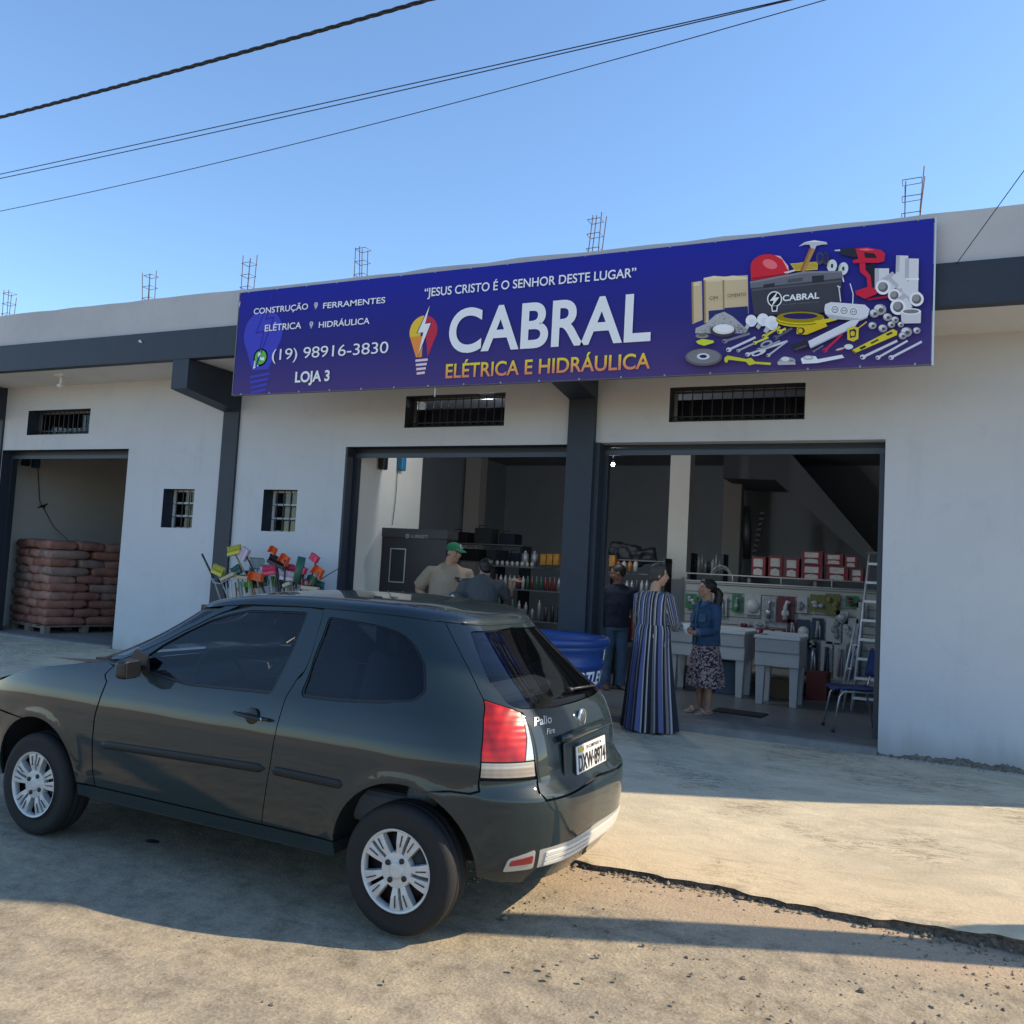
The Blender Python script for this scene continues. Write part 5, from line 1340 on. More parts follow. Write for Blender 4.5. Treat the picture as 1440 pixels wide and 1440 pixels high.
# local +X is her left... she faces local -Y
mb=MB(); q,e=head(mb,(0,-.02,1.375),.21,(-.30,-1,.10),(0,.0,1.215),.047)
torso(mb,[(0,0,.78),(0,0,.9),(0,0,1.1),(0,0,1.21)],[(.145,.11),(.125,.10),(.145,.10),(.07,.06)])
s1=(-.155,0,1.17); e1=(-.20,-.02,.92); w1=(-.05,-.215,.91); s2=(.155,0,1.17); e2=(.20,-.03,.92); w2=(.06,-.225,.885)
arm(mb,s1,e1,w1); arm(mb,s2,e2,w2); hand(mb,w1,(.95,-.5,-.05),(.2,.2,.6),.92,.8,1); hand(mb,w2,(-.95,-.35,.05),(0,.25,1),.92,.9,-1)
for s in (-1,1): leg(mb,(.075*s,0,.78),(.075*s,-.01,.43),(.07*s,0,.07),(.08,.05,.05,.034)); foot(mb,(.07*s,0,.07),(.15*s,-1,0),.225,.04)
remeshed(mb,'body',skin_a,W2,.0065,2); eyes(q,.21,e,W2)
k=.21; mb=MB(); mb.ell(q(0,-.12,.17),(.38*k,.42*k,.38*k),16,12,0,e); mb.ell(q(0,.10,.36),(.31*k,.25*k,.16*k),12,8,0,e); mb.ell(q(0,-.42,.02),(.2*k,.18*k,.2*k),12,8,0,e)
mb.tube([q(0,-.52,.05),q(.05,-.74,-.18),q(.05,-.74,-.6),q(.03,-.66,-1.05),q(.02,-.6,-1.3)],[.035,.05,.052,.042,.015],12)
for s in (-1,1): mb.tube([q(.2*s,.22,.33),q(.31*s,.10,.16),q(.33*s,-.08,.02)],[.02,.022,.02],8)
remeshed(mb,'hair',hair_m,W2,.0065,2,disp=(.008,.03))
den=M('denim',(.022,.060,.125),.85,var=.35,scale=9,bump=.002,bscale=120); den2=M('faded denim',(.05,.11,.2),.85,var=.3,scale=12)
mb=MB(); torso(mb,[(0,0,.755),(0,0,.80),(0,0,.92),(0,0,1.04),(0,-.005,1.13),(0,0,1.20),(0,0,1.235)],[(.185,.145),(.18,.14),(.162,.13),(.17,.14),(.175,.115),(.12,.08),(.062,.058)])
for s,a,b_,c in ((-1,s1,e1,w1),(1,s2,e2,w2)):
    a,b_,c=map(Vector,(a,b_,c)); mb.tube([a-Vector((.05*s,0,-.005)),a,a.lerp(b_,.5),a.lerp(b_,.92),b_.lerp(c,.15),b_.lerp(c,.5),b_.lerp(c,.78)],[.055,.062,.057,.05,.05,.043,.042],14)
sh_=remeshed(mb,'denim_shirt',den,W2,.0075,3,disp=(.012,.07))
mb=MB()
for s,b_,c in ((-1,e1,w1),(1,e2,w2)):
    b_,c=Vector(b_),Vector(c); mb.tube([b_.lerp(c,.68),b_.lerp(c,.86)],[.045,.044],14)
mb.obox((.085,-.135,1.055),(.09,.012,.09),(R_(-6),0,R_(12))); mb.obox((-.085,-.135,1.055),(.09,.012,.09),(R_(-6),0,R_(-12)))
mb.tube([(-.07,-.03,1.235),(-.045,-.085,1.21),(-.01,-.115,1.16)],[(.008,.02),(.008,.026),(.006,.012)],8); mb.tube([(.07,-.03,1.235),(.045,-.085,1.21),(.01,-.115,1.16)],[(.008,.02),(.008,.026),(.006,.012)],8)
mb.tube([(0,-.125,1.14),(0,-.15,1.05),(0,-.145,.9),(0,-.155,.77)],[(.005,.014)]*4,6)
mb.obj('cuffs_and_pockets',den2,sh_)
def speckle():
    m=bpy.data.materials.new('speckled skirt cloth'); m.use_nodes=True; t=m.node_tree; b=t.nodes['Principled BSDF']
    tc=nd(t,'ShaderNodeTexCoord'); v=nd(t,'ShaderNodeTexVoronoi',Scale=62.); t.links.new(tc.outputs['Object'],v.inputs[0]); 
    t.links.new(ramp(t,v.outputs['Color'],[(0,(.02,.012,.02)),(.42,(.035,.02,.03)),(.5,(.30,.20,.21)),(.7,(.38,.30,.30)),(1,(.05,.03,.05))]),b.inputs['Base Color']); b.inputs['Roughness'].default_value=.9
    return m
skirt('skirt',[(.30,.225,.20,0,0,.010),(.42,.215,.19,0,0,.009),(.58,.19,.165,0,0,.005),(.72,.165,.138,0,0,.002),(.79,.15,.12,0,0,0)],speckle(),W2,n=160)
sand=M('beige sandal',(.42,.33,.28),.6); mb=MB()
for s in (-1,1):
    d=Vector((.15*s,-1,0)).normalized(); a=Vector((.07*s,0,0)); mb.tube([a-d*.06+UPZ*.012,a+d*.05+UPZ*.012,a+d*.19+UPZ*.012],[(.038,.012),(.045,.012),(.035,.012)],10,up=d.cross(UPZ)); mb.tube([a+d*.10+d.cross(UPZ)*.05+UPZ*.02,a+d*.10+UPZ*.065,a+d*.10-d.cross(UPZ)*.05+UPZ*.02],[(.012,.02)]*3,8); mb.tube([a+d*.01+d.cross(UPZ)*.045+UPZ*.02,a+d*.03+UPZ*.085,a+d*.01-d.cross(UPZ)*.045+UPZ*.02],[(.006,.012)]*3,8)
mb.obj('sandals',sand,W2)
# the white cup in her hands: a thing of its own
cw=W2.matrix_basis@Vector((.0,-.275,.93))
MBc=MB(); MBc.lathe([(0,-.05),(.028,-.05),(.036,.045),(.034,.045),(.026,-.04),(0,-.04)],(0,0,0),'Z',20)
o=MBc.obj('cup',M('white cup',(.75,.74,.72),.35)); o.location=cw; tag(o,'white cup held in both hands by the woman in denim','cup')
# --- man in navy shirt and jeans beyond the water tank
p=at(858,968,Z=FLOOR)
W3=thing('person','man in a navy T-shirt and pale jeans standing beside the blue tank','person',(p.x+.03,p.y,FLOOR),R_(35))
mb=MB(); q,e=head(mb,(-.02,-.06,1.50),.225,(-1,.25,-.25),(0,-.02,1.34),.058)
torso(mb,[(0,0,.82),(0,0,1.0),(0,-.01,1.2),(0,-.02,1.34)],[(.15,.11),(.14,.11),(.17,.11),(.08,.07)])
s1=(-.19,-.01,1.28); e1=(-.24,0,1.02); w1=(-.22,-.08,.80); s2=(.19,-.01,1.28); e2=(.25,.02,1.02); w2=(.235,-.04,.78)
arm(mb,s1,e1,w1,(.05,.044,.04,.03)); arm(mb,s2,e2,w2,(.05,.044,.04,.03)); hand(mb,w1,(0,-.2,-1),(.6,-.4,0),1,.6,1); hand(mb,w2,(0,-.2,-1),(-.6,-.4,0),1,.6,-1)
for s in (-1,1): leg(mb,(.09*s,0,.82),(.095*s,-.01,.45),(.10*s,0,.075)); foot(mb,(.10*s,0,.075),(.2*s,-1,0),.26,.045)
remeshed(mb,'body',skin_d,W3,.008,2); eyes(q,.225,e,W3)
mb=MB(); k=.225; mb.ell(q(0,-.10,.17),(.37*k,.43*k,.36*k),16,12,0,e); mb.ell(q(0,-.25,-.02),(.3*k,.25*k,.25*k),14,10,0,e); remeshed(mb,'hair',hair_m,W3,.008,2)
mb=MB(); torso(mb,[(0,0,.80),(0,0,.95),(0,-.01,1.1),(0,-.01,1.25),(0,-.02,1.33),(0,-.02,1.36)],[(.185,.15),(.18,.15),(.19,.15),(.205,.13),(.15,.09),(.08,.075)])
for s,a,b_ in ((-1,s1,e1),(1,s2,e2)): a,b_=Vector(a),Vector(b_); mb.tube([a-Vector((.05*s,0,0)),a,a.lerp(b_,.5),a.lerp(b_,.85)],[.06,.07,.068,.066],14)
remeshed(mb,'t_shirt',M('navy cotton',(.010,.014,.030),.9),W3,.009,3,disp=(.012,.09))
mb=MB(); torso(mb,[(0,0,.76),(0,0,.86)],[(.17,.13),(.165,.13)])
for s in (-1,1): mb.tube([(.085*s,0,.82),(.09*s,0,.62),(.098*s,-.005,.42),(.10*s,.0,.2),(.10*s,.0,.045)],[.098,.09,.075,.07,.072],14)
remeshed(mb,'jeans',M('washed jeans',(.06,.10,.155),.9,var=.3,scale=6),W3,.010,3,disp=(.012,.1))
mb=MB()
for s in (-1,1): foot(mb,(.10*s,0,.07),(.2*s,-1,0),.29,.05)
remeshed(mb,'shoes',M('brown shoe',(.10,.06,.04),.6),W3,.009,2)
# --- man in the beige T-shirt and green cap
YB=9.75
p=at(628,866,Y=YB)
W4=thing('person','man in a beige T-shirt and green cap with one hand on his hip','person',(p.x,YB,FLOOR),R_(38))
W4.scale=(1.05,1.05,1.035)
mb=MB(); q,e=head(mb,(.03,-.10,1.585),.235,(.55,-1,-.10),(.0,-.03,1.43),.066)
torso(mb,[(0,0,.9),(0,-.02,1.1),(0,-.02,1.3),(0,-.02,1.43)],[(.18,.15),(.19,.16),(.19,.13),(.09,.08)])
s1=(-.215,0,1.345); e1=(-.36,.12,1.13); w1=(-.21,.02,.96); s2=(.215,-.01,1.345); e2=(.30,-.03,1.10); w2=(.24,-.25,1.02)
arm(mb,s1,e1,w1,(.056,.05,.045,.033)); arm(mb,s2,e2,w2,(.056,.05,.045,.033)); hand(mb,w1,(.5,-.3,-.8),(.6,0,.2),1.05,.5,1); hand(mb,w2,(-.4,-.8,0),(0,0,1),1.05,.5,-1)
for s in (-1,1): leg(mb,(.10*s,0,.9),(.105*s,-.01,.5),(.11*s,0,.08),(.1,.065,.06,.042)); foot(mb,(.11*s,0,.08),(.15*s,-1,0),.27,.047)
remeshed(mb,'body',skin_b,W4,.0075,2); eyes(q,.235,e,W4)
k=.235; mb=MB(); mb.ell(q(0,-.14,.02),(.355*k,.36*k,.26*k),14,10,0,e); remeshed(mb,'hair',hair_m,W4,.008,2)
green=M('green cap cloth',(.012,.17,.065),.8); mb=MB()
mb.ell(q(0,-.05,.24),(.375*k,.44*k,.32*k),18,12,0,e); mb.tube([q(0,.28,.20),q(0,.55,.16),q(0,.78,.10)],[(.30*k,.05*k),(.30*k,.035*k),(.20*k,.03*k)],14,up=e.to_matrix()@Vector((1,0,0)))
cp=remeshed(mb,'cap',green,W4,.006,3)
mb=MB(); mb.ell(q(-.30,.20,.28),(.03*k,.10*k,.07*k),8,6,0,e); mb.ell(q(-.1,.345,.38),(.05*k,.03*k,.12*k),8,6,0,e); mb.obj('cap_embroidery',M('white thread',(.6,.6,.6),.8),cp)
beige=M('beige cotton',(.34,.265,.19),.9)
mb=MB(); torso(mb,[(0,0,.86),(0,-.01,.95),(0,-.035,1.10),(0,-.03,1.22),(0,-.01,1.36),(0,-.02,1.42),(0,-.03,1.455)],[(.225,.19),(.235,.205),(.245,.215),(.235,.19),(.205,.14),(.145,.10),(.085,.08)])
for s,a,b_ in ((-1,s1,e1),(1,s2,e2)): a,b_=Vector(a),Vector(b_); mb.tube([a-Vector((.06*s,0,0)),a,a.lerp(b_,.5),a.lerp(b_,.88)],[.07,.082,.083,.084],14)
ts=remeshed(mb,'t_shirt',beige,W4,.009,3,disp=(.014,.09))
mb=MB(); mb.tube([(.045,-.195,1.29),(.075,-.20,1.275),(.10,-.19,1.285)],[.010,.013,.008],6); mb.tube([(.07,-.205,1.255),(.105,-.20,1.24)],[.014,.01],6); mb.obj('chest_print',M('dark print',(.03,.025,.02),.8),ts)
mb=MB(); torso(mb,[(0,0,.80),(0,0,.92)],[(.195,.16),(.20,.165)])
for s in (-1,1): mb.tube([(.095*s,0,.88),(.10*s,0,.7),(.108*s,-.005,.45),(.11*s,.0,.2),(.11*s,.0,.04)],[.115,.105,.085,.08,.082],14)
remeshed(mb,'trousers',M('light work trousers',(.30,.27,.23),.9),W4,.011,3)
mb=MB()
for s in (-1,1): foot(mb,(.11*s,0,.075),(.15*s,-1,0),.30,.052)
remeshed(mb,'shoes',M('dark shoe',(.03,.025,.02),.6),W4,.010,2)
# --- man in the grey T-shirt, back to the street, one palm held out
YB2=9.35
p=at(676,866,Y=YB2)
W5=thing('person','man in a dark grey T-shirt seen from behind holding out his open palm','person',(p.x,YB2,FLOOR),R_(14))
mb=MB(); q,e=head(mb,(.01,.06,1.475),.225,(-.45,1,-.1),(.0,.02,1.34),.06)
torso(mb,[(0,0,.85),(0,0,1.05),(0,0,1.2),(0,0,1.34)],[(.17,.13),(.16,.12),(.18,.12),(.08,.075)])
s1=(-.205,0,1.28); e1=(-.30,-.03,1.04); w1=(-.16,.17,.98); s2=(.205,0,1.28); e2=(.20,.20,1.12); w2=(.215,.38,1.26)
s2=(.205,0,1.28); e2=(.30,.12,1.13); w2=(.33,.10,1.345)
arm(mb,s1,e1,w1,(.052,.046,.042,.03)); arm(mb,s2,e2,w2,(.052,.046,.042,.03)); hand(mb,w1,(.4,1,0),(0,0,-1),1,.5,1); hand(mb,w2,(1,-.1,-.12),(0,-.1,1),1.1,.18,-1)
for s in (-1,1): leg(mb,(.09*s,0,.85),(.095*s,.01,.46),(.10*s,0,.08)); foot(mb,(.10*s,0,.08),(.15*s,1,0),.26,.045)
remeshed(mb,'body',skin_b,W5,.0075,2); eyes(q,.225,e,W5)
k=.225; mb=MB(); mb.ell(q(0,-.11,.12),(.38*k,.43*k,.40*k),16,12,0,e); mb.ell(q(0,-.27,-.10),(.29*k,.24*k,.26*k),12,10,0,e); remeshed(mb,'hair',hair_m,W5,.008,2)
greyt=M('charcoal grey cotton',(.075,.08,.085),.9)
mb=MB(); torso(mb,[(0,0,.82),(0,0,.93),(0,-.0,1.06),(0,-.0,1.2),(0,0,1.30),(0,0,1.35),(0,.01,1.375)],[(.20,.165),(.205,.17),(.205,.16),(.21,.145),(.175,.11),(.12,.085),(.08,.075)])
for s,a,b_ in ((-1,s1,e1),(1,s2,e2)): a,b_=Vector(a),Vector(b_); mb.tube([a-Vector((.06*s,0,0)),a,a.lerp(b_,.5),a.lerp(b_,.85)],[.066,.078,.076,.076],14)
ts=remeshed(mb,'t_shirt',greyt,W5,.009,3,disp=(.016,.08))
mb=MB(); torso(mb,[(0,0,.78),(0,0,.88)],[(.175,.14),(.175,.14)])
for s in (-1,1): mb.tube([(.09*s,0,.84),(.095*s,0,.66),(.10*s,0,.43),(.10*s,.0,.2),(.10*s,.0,.04)],[.105,.095,.08,.075,.077],14)
remeshed(mb,'trousers',M('dark trousers',(.02,.022,.03),.9),W5,.011,3)
mb=MB()
for s in (-1,1): foot(mb,(.10*s,0,.075),(.15*s,1,0),.29,.052)
remeshed(mb,'shoes',MATS['dark shoe'],W5,.010,2)
# grey cap with a white badge held against his left side
mb=MB(); mb.ell((0,0,0),(.095,.10,.085),16,10); mb.tube([(0,-.05,-.03),(0,-.13,-.055),(0,-.18,-.075)],[(.07,.012),(.07,.009),(.045,.007)],12,up=(1,0,0))
gc=thing('grey_cap','grey cap with a white badge held between the two men','cap',at(640,842,Y=9.12),R_(10))
cpg=remeshed(mb,'cap_crown',M('grey cap cloth',(.09,.095,.10),.8),gc,.006,2); mb=MB(); mb.ell((.0,-.100,.028),(.032,.012,.014),10,6); mb.ell((.0,-.095,.045),(.014,.012,.008),8,6); mb.ell((-.07,-.07,.02),(.008,.01,.02),8,6); mb.obj('cap_badge',M('white thread',(.6,.6,.6),.8),gc)
# ---------------------------------------------------------------- things in and around the shop
ORD=['first','second','third','fourth','fifth','sixth','seventh','eighth','ninth','tenth','eleventh','twelfth','thirteenth','fourteenth','fifteenth']
def simple(mb,name,mats,label,cat,group=None,bevel=0,loc=None,rot=None):
    o=mb.obj(name,mats,None,bevel,loc,rot); tag(o,label,cat,group); return o
# pole and wires
pole_m=M('pole concrete',(.33,.32,.30),.9,var=.1,scale=4,bump=.003,bscale=40)
PX,PY=2.6,5.62
b=MB(); b.tube([(0,0,-.3),(0,0,4),(0,0,9)],[.145,.125,.10],20); o=simple(b,'utility_pole',pole_m,'round concrete utility pole standing right of the picture edge','pole'); o.location=(PX,PY,.05)
cab=M('black cable',(.018,.018,.02),.6)
def wire(name,pts,r,label,twist=0,n=40):
    V=[Vector(p) for p in pts]; q=[]
    # parabola through three points along X
    (x0,z0),(x1,z1),(x2,z2)=[(p.x,p.z) for p in V]; y=V[0].y
    f=lambda x: z0*(x-x1)*(x-x2)/((x0-x1)*(x0-x2))+z1*(x-x0)*(x-x2)/((x1-x0)*(x1-x2))+z2*(x-x0)*(x-x1)/((x2-x0)*(x2-x1))
    b=MB(); xa,xb=-17.,PX
    if twist:
        for k in range(3):
            N=340; b.tube([(xa+(xb-xa)*i/N,y+twist*math.cos(i*.9+k*2.09),f(xa+(xb-xa)*i/N)+twist*math.sin(i*.9+k*2.09)) for i in range(N+1)],r,5,cap=False)
    else:
        N=60; b.tube([(xa+(xb-xa)*i/N,y,f(xa+(xb-xa)*i/N)) for i in range(N+1)],r,5,cap=False)
    simple(b,name,cab,label,'cable')
WY=5.62
wire('overhead_cable',[at(0,165,Y=WY),at(300,85,Y=WY),at(600,0,Y=WY)],.009,'thick twisted black cable, topmost across the sky',twist=.010)
wire('overhead_wire',[at(0,245,Y=WY),at(600,113,Y=WY),at(1105,0,Y=WY)],.0042,'upper of the two close thin wires across the sky')
wire('overhead_wire',[at(0,251,Y=WY),at(600,119,Y=WY),at(1112,0,Y=WY)],.0042,'lower of the two close thin wires across the sky')
wire('overhead_wire',[at(0,297,Y=WY),at(600,155,Y=WY),at(1160,0,Y=WY)],.0034,'lowest single thin wire crossing the sky above the roof')
a=at(1345,371,Y=CY+.0); c=at(1440,240,Y=6.75); d=Vector(c)-Vector(a)
b=MB(); b.tube([a,c,Vector(a)+d*2.2+Vector((0,0,.0))],.0035,5); simple(b,'service_wire',cab,'thin wire slanting from the navy fascia to the right picture edge','cable')
# lamps
def bulb(px,py,Y,label,r=.028,st=30):
    p=at(px,py,Y=Y); t=thing('hanging_bulb',label,'lamp',p)
    ld=bpy.data.lights.new('bulb_light','POINT'); ld.energy=22; ld.color=(.9,.95,1); ld.shadow_soft_size=.06; lo=bpy.data.objects.new('bulb_light',ld); COL.objects.link(lo); lo.parent=t; lo.location=(0,0,-.09)
    MB().ell((0,0,0),(r,r,r*1.2)).obj('glowing_bulb',M('lit lamp',(.9,.9,.9),.4,emit=(1,1,1,st)),t); MB().tube([(0,0,r),(0,0,r*2.2)],.014,8).obj('lamp_socket',steel_d,t); MB().tube([(0,0,r*2),(0,0,3.94-p.z)],.004,4).obj('lamp_cord',steel_d,t)
bulb(685,577,9.75,'lit white bulb seen through the middle vent grille'); bulb(862,653,10.6,'lit lamp near the ceiling just right of the central navy pillar',.022,st=30)
p=at(87,524,Y=8.35); t=thing('soffit_light','white twin arm lamp fixed under the canopy at the far left','lamp',(p.x,8.35,4.03))
b=MB(); b.box(-.09,.09,-.05,.05,-.02,0); b.tube([(0,0,-.02),(0,0,-.13)],.02,8); b.obj('lamp_base',white,t); MB().ell((0,-.01,-.16),(.035,.045,.03)).obj('lamp_head',white,t)
p=at(197,480,Y=CY-.01); b=MB(); b.ell((0,0,0),(.018,.02,.018),8,6); b.tube([(0,0,0),(.03,-.0,-.02)],.008,6); simple(b,'cable_clip',white,'tiny white cable clip on the navy fascia left of the sign','clip',loc=p)
# shutter motors on the inner walls
def motor(px,py,X,col,name,label,r=.06):
    p=at(px,py,X=X); b=MB(); b.box(-.0,.09,-r,r,-.10,.09); b.box(.0,.05,-r*.4,r*.4,.09,.15); o=simple(b,name,col,label,'motor box',bevel=.02,loc=(X,p.y,p.z))
    return o
blue_p=M('blue plastic',(.01,.16,.32),.5)
motor(535,650,-6.40,steel_d,'black_motor_box','black shutter box high on the white wall inside the left shop door')
motor(561,652,-6.40,blue_p,'blue_motor_box','blue shutter box high on the white wall beside the black one')
motor(34,647,-13.60,steel_d,'black_motor_box','black shutter box high in the far left storeroom')
motor(48,650,-13.60,M('dull blue plastic',(.03,.09,.15),.5),'blue_motor_box','blue shutter box high in the far left storeroom')
a,c=at(559,662,X=-6.38),at(552,738,X=-6.38); b=MB(); b.tube([a,(a+c)/2+Vector((0,.02,0)),c],.005,5); simple(b,'loose_cable',cab,'thin cord hanging down the white wall inside the shop','cable')
pts=[at(53,655,X=-13.55),at(56,705,X=-13.55),at(60,712,X=-13.55),at(75,740,X=-13.5),at(96,760,X=-13.3)]; b=MB(); b.tube(pts,.006,5); b.ell(pts[2],(.03,.05,.02)); b.tube([pts[2]+Vector((0,-.09,-.03)),pts[2]+Vector((0,.09,.05))],.01,5); simple(b,'loose_cable',cab,'dark cord drooping across the far left storeroom wall','cable')
p=at(160,707,Y=12.8); b=MB(); b.box(-.25,.25,0,.2,-.05,.05); b.ell((.0,.05,.1),(.05,.05,.06)); simple(b,'wall_shelf',M('dull shelf',(.2,.19,.17),.8),'small shelf bracket high on the storeroom back wall','shelf',loc=p)
# pallet and sacks
PR=-.235; PC=Vector((-12.13,9.30,.236)); ax=Vector((math.cos(PR),math.sin(PR),0)); ay=Vector((-math.sin(PR),math.cos(PR),0))
wood=M('pallet wood',(.20,.17,.13),.85,var=.25,scale=8,stretch=(1,8,8))
t=thing('pallet','wooden pallet under the red sacks in the far left storeroom','pallet',PC-ax*1.26,PR)
for i in range(5): MB().box(i*.28,i*.28+.14,0,1.3,.10,.122).obj('deck_board',wood,t)
for j in (0,.6,1.2): MB().box(0,1.26,j,j+.09,.078,.099).obj('bearer',wood,t)
for i in (0,.57,1.12):
    for j in (0,.6,1.2): MB().box(i,i+.14,j,j+.09,0,.0775).obj('block',wood,t)
sack_m=[M('faded red sack paper',(.29,.13,.095),.85,var=.3,scale=7,bump=.008,bscale=14),M('dusty red sack paper',(.35,.19,.145),.85,var=.3,scale=7,bump=.008,bscale=14),M('worn grey red sack paper',(.28,.185,.15),.85,var=.3,scale=6,bump=.008,bscale=14)]
def sack_mesh(seed,lx,ly,h):
    rg=random.Random(seed); b=MB(); nx,ny=12,8; vs=[];ph=[rg.uniform(0,6) for _ in range(6)]
    for side_ in (1,-1):
        for j in range(ny+1):
            for i in range(nx+1):
                u=math.sin(math.pi/2*(-1+2*i/nx)); v=math.sin(math.pi/2*(-1+2*j/ny)); e=(1-abs(u)**6)*(1-abs(v)**6); z=side_*(h/2)*max(e,0)**.28
                z+=(.006*math.sin(u*5+ph[0])+.005*math.sin(v*7+ph[1]+u*3))*(e>0)
                x=u*lx/2*(1-.04*(1-e)*abs(v)); y=v*ly/2*(1-.05*(1-e)*abs(u)); vs.append((x+.008*math.sin(v*6+ph[2]),y+.006*math.sin(u*8+ph[3]),z))
    n=nx+1; m=(nx+1)*(ny+1); fs=[]
    for j in range(ny):
        for i in range(nx): fs.append((j*n+i,j*n+i+1,(j+1)*n+i+1,(j+1)*n+i)); fs.append((m+j*n+i,m+(j+1)*n+i,m+(j+1)*n+i+1,m+j*n+i+1))
    b.add(vs,fs,0,True); me=b.mesh('sack',sack_m[seed%3]); 
    bm=bmesh.new(); bm.from_mesh(me); bmesh.ops.remove_doubles(bm,verts=bm.verts,dist=.001); bm.to_mesh(me); bm.free(); return me
SM=[sack_mesh(i,.655,.435,.150) for i in range(6)]; SM2=[sack_mesh(i+6,.435,.655,.150) for i in range(6)]
rg=random.Random(9); LH=.131
rown=['bottom','second','third','fourth','fifth','sixth','seventh','eighth','ninth','top']
for L in range(10):
    z=PC.z+.122+LH*(L+.5)
    if L%2==0: slots=[(k,(.215+.42*k,.33+.65*j),SM2,j) for k in range(3) for j in range(2) if j==0 or k==0 or L==9]
    else: slots=[(k,(.33+.63*k,.215+.43*j),SM,j) for k in range(2) for j in range(3) if j==0 or k==0 or L==9]
    for k,(dx,dy),ms,j in slots:
        me=rg.choice(ms); o=bpy.data.objects.new('sack',me); COL.objects.link(o)
        o.location=PC-ax*dx+ay*dy+Vector((rg.uniform(-.02,.02),rg.uniform(-.02,.02),z-PC.z+(rg.uniform(0,.02) if L==9 else 0))); o.rotation_euler=(rg.uniform(-.03,.03),rg.uniform(-.03,.03),PR+rg.uniform(-.05,.05))
        tag(o,'red sack %s, %s layer on the pallet'%((('at the near corner','second from the corner','at the left end')[k] if j==0 else ('second along the right face','last along the right face')[j-1] if k==0 else ('back row middle','back row left','back row far left','back row inner')[min(3,k+j-2)]),rown[L]),'sack','red sacks stacked on the pallet')
b=MB()
for i in range(7): b.box(-12.2+.0,-10.9,10.95,12.2,.24+i*.2,.24+i*.2+.185)
simple(b,'dark_stack',M('dark wrapped goods',(.02,.03,.035),.6,var=.3,scale=4),'dark stack of wrapped goods behind the red sacks','goods stack',bevel=.02)
# blue water tank in front of the central pillar
tb=M('blue tank plastic',(.012,.05,.22),.38,var=.08,scale=3)
TK=(-3.36,8.07); tz=gz(*TK)
t=thing('water_tank','open round blue water tank with white lettering behind the car','water tank',(TK[0],TK[1],tz))
prof=[(0,.02),(.56,.02),(.60,.05),(.605,.20),(.625,.215),(.625,.24),(.612,.255),(.628,.43),(.648,.445),(.648,.47),(.635,.485),(.65,.64),(.67,.655),(.67,.68),(.658,.695),(.672,.84),(.715,.85),(.722,.89),(.715,.915),(.69,.92),(.66,.905),(.655,.86),(.59,.08),(0,.07)]
b=MB(); b.lathe(prof,(0,0,0),'Z',72); b.obj('tank_shell',tb,t)
b=MB(); b.lathe([(.676,.845),(.684,.825),(.674,.81)],(0,0,0),'Z',72); b.obj('tank_rim_band',M('tank rim blue',(.02,.08,.28),.35),t)
vs,fs=fit_text('FORTLEV',0,.70,0,.125,.03,.2)
me=bpy.data.meshes.new('tank_lettering'); ang0=R_(-50)
me.from_pydata([((.643+.09*z)*math.cos(ang0+x/.64),(.643+.09*z)*math.sin(ang0+x/.64),.488+z) for x,z in vs],[],fs); me.materials.append(M('white lettering',(.75,.76,.78),.5)); link(me,'tank_lettering',t)
b=MB(); b.add([((.668+.09*(z-.7))*math.cos(a_),(.668+.09*(z-.7))*math.sin(a_),z) for z in (.71,.81) for a_ in (R_(6),R_(12))],[(0,1,3,2)]); b.obj('tank_sticker',MATS['white lettering'],t)
# concrete laundry sinks
sk=M('grey marble resin',(.38,.385,.39),.4,var=.05,scale=6)
def sink(x,y,wd,dp,rz,label,top=.99):
    t=thing('laundry_sink',label,'sink',(x,y,FLOOR+.002),rz); T=top-FLOOR
    b=MB(); b.box(-wd/2,wd/2,-dp/2,-dp/2+.05,T-.04,T); b.box(-wd/2,wd/2,dp/2-.05,dp/2,T-.04,T+.03); b.box(-wd/2,-wd/2+.05,-dp/2+.05,dp/2-.05,T-.04,T); b.box(wd/2-.05,wd/2,-dp/2+.05,dp/2-.05,T-.04,T); b.obj('sink_rim',M('pale resin rim',(.50,.505,.51),.35),t,bevel=.008)
    b=MB(); b.prism([(-dp/2+.015,T-.041),(-dp/2+.03,T-.20),(-dp/2+.05,T-.205),(-dp/2+.04,T-.37),(dp/2-.05,T-.37),(dp/2-.02,T-.041)],-wd/2+.012,wd/2-.012,'X'); b.obj('sink_basin',sk,t,bevel=.01)
    for sx in (-1,1):
        for sy in (-1,1):
            x0=sx*(wd/2-.075); y0=sy*(dp/2-.10); b=MB(); b.prism([(x0-.055,T-.371),(x0+.055,T-.371),(x0+.038,.0),(x0-.045,.0)],y0-.035,y0+.035,'Y'); b.obj('sink_leg',sk,t,bevel=.008)
sink(-2.36,11.62,1.04,.55,R_(-6),'wide grey laundry sink behind the woman in denim'); sink(-1.42,11.22,.55,.55,R_(-4),'smaller grey laundry sink right of the wide one')
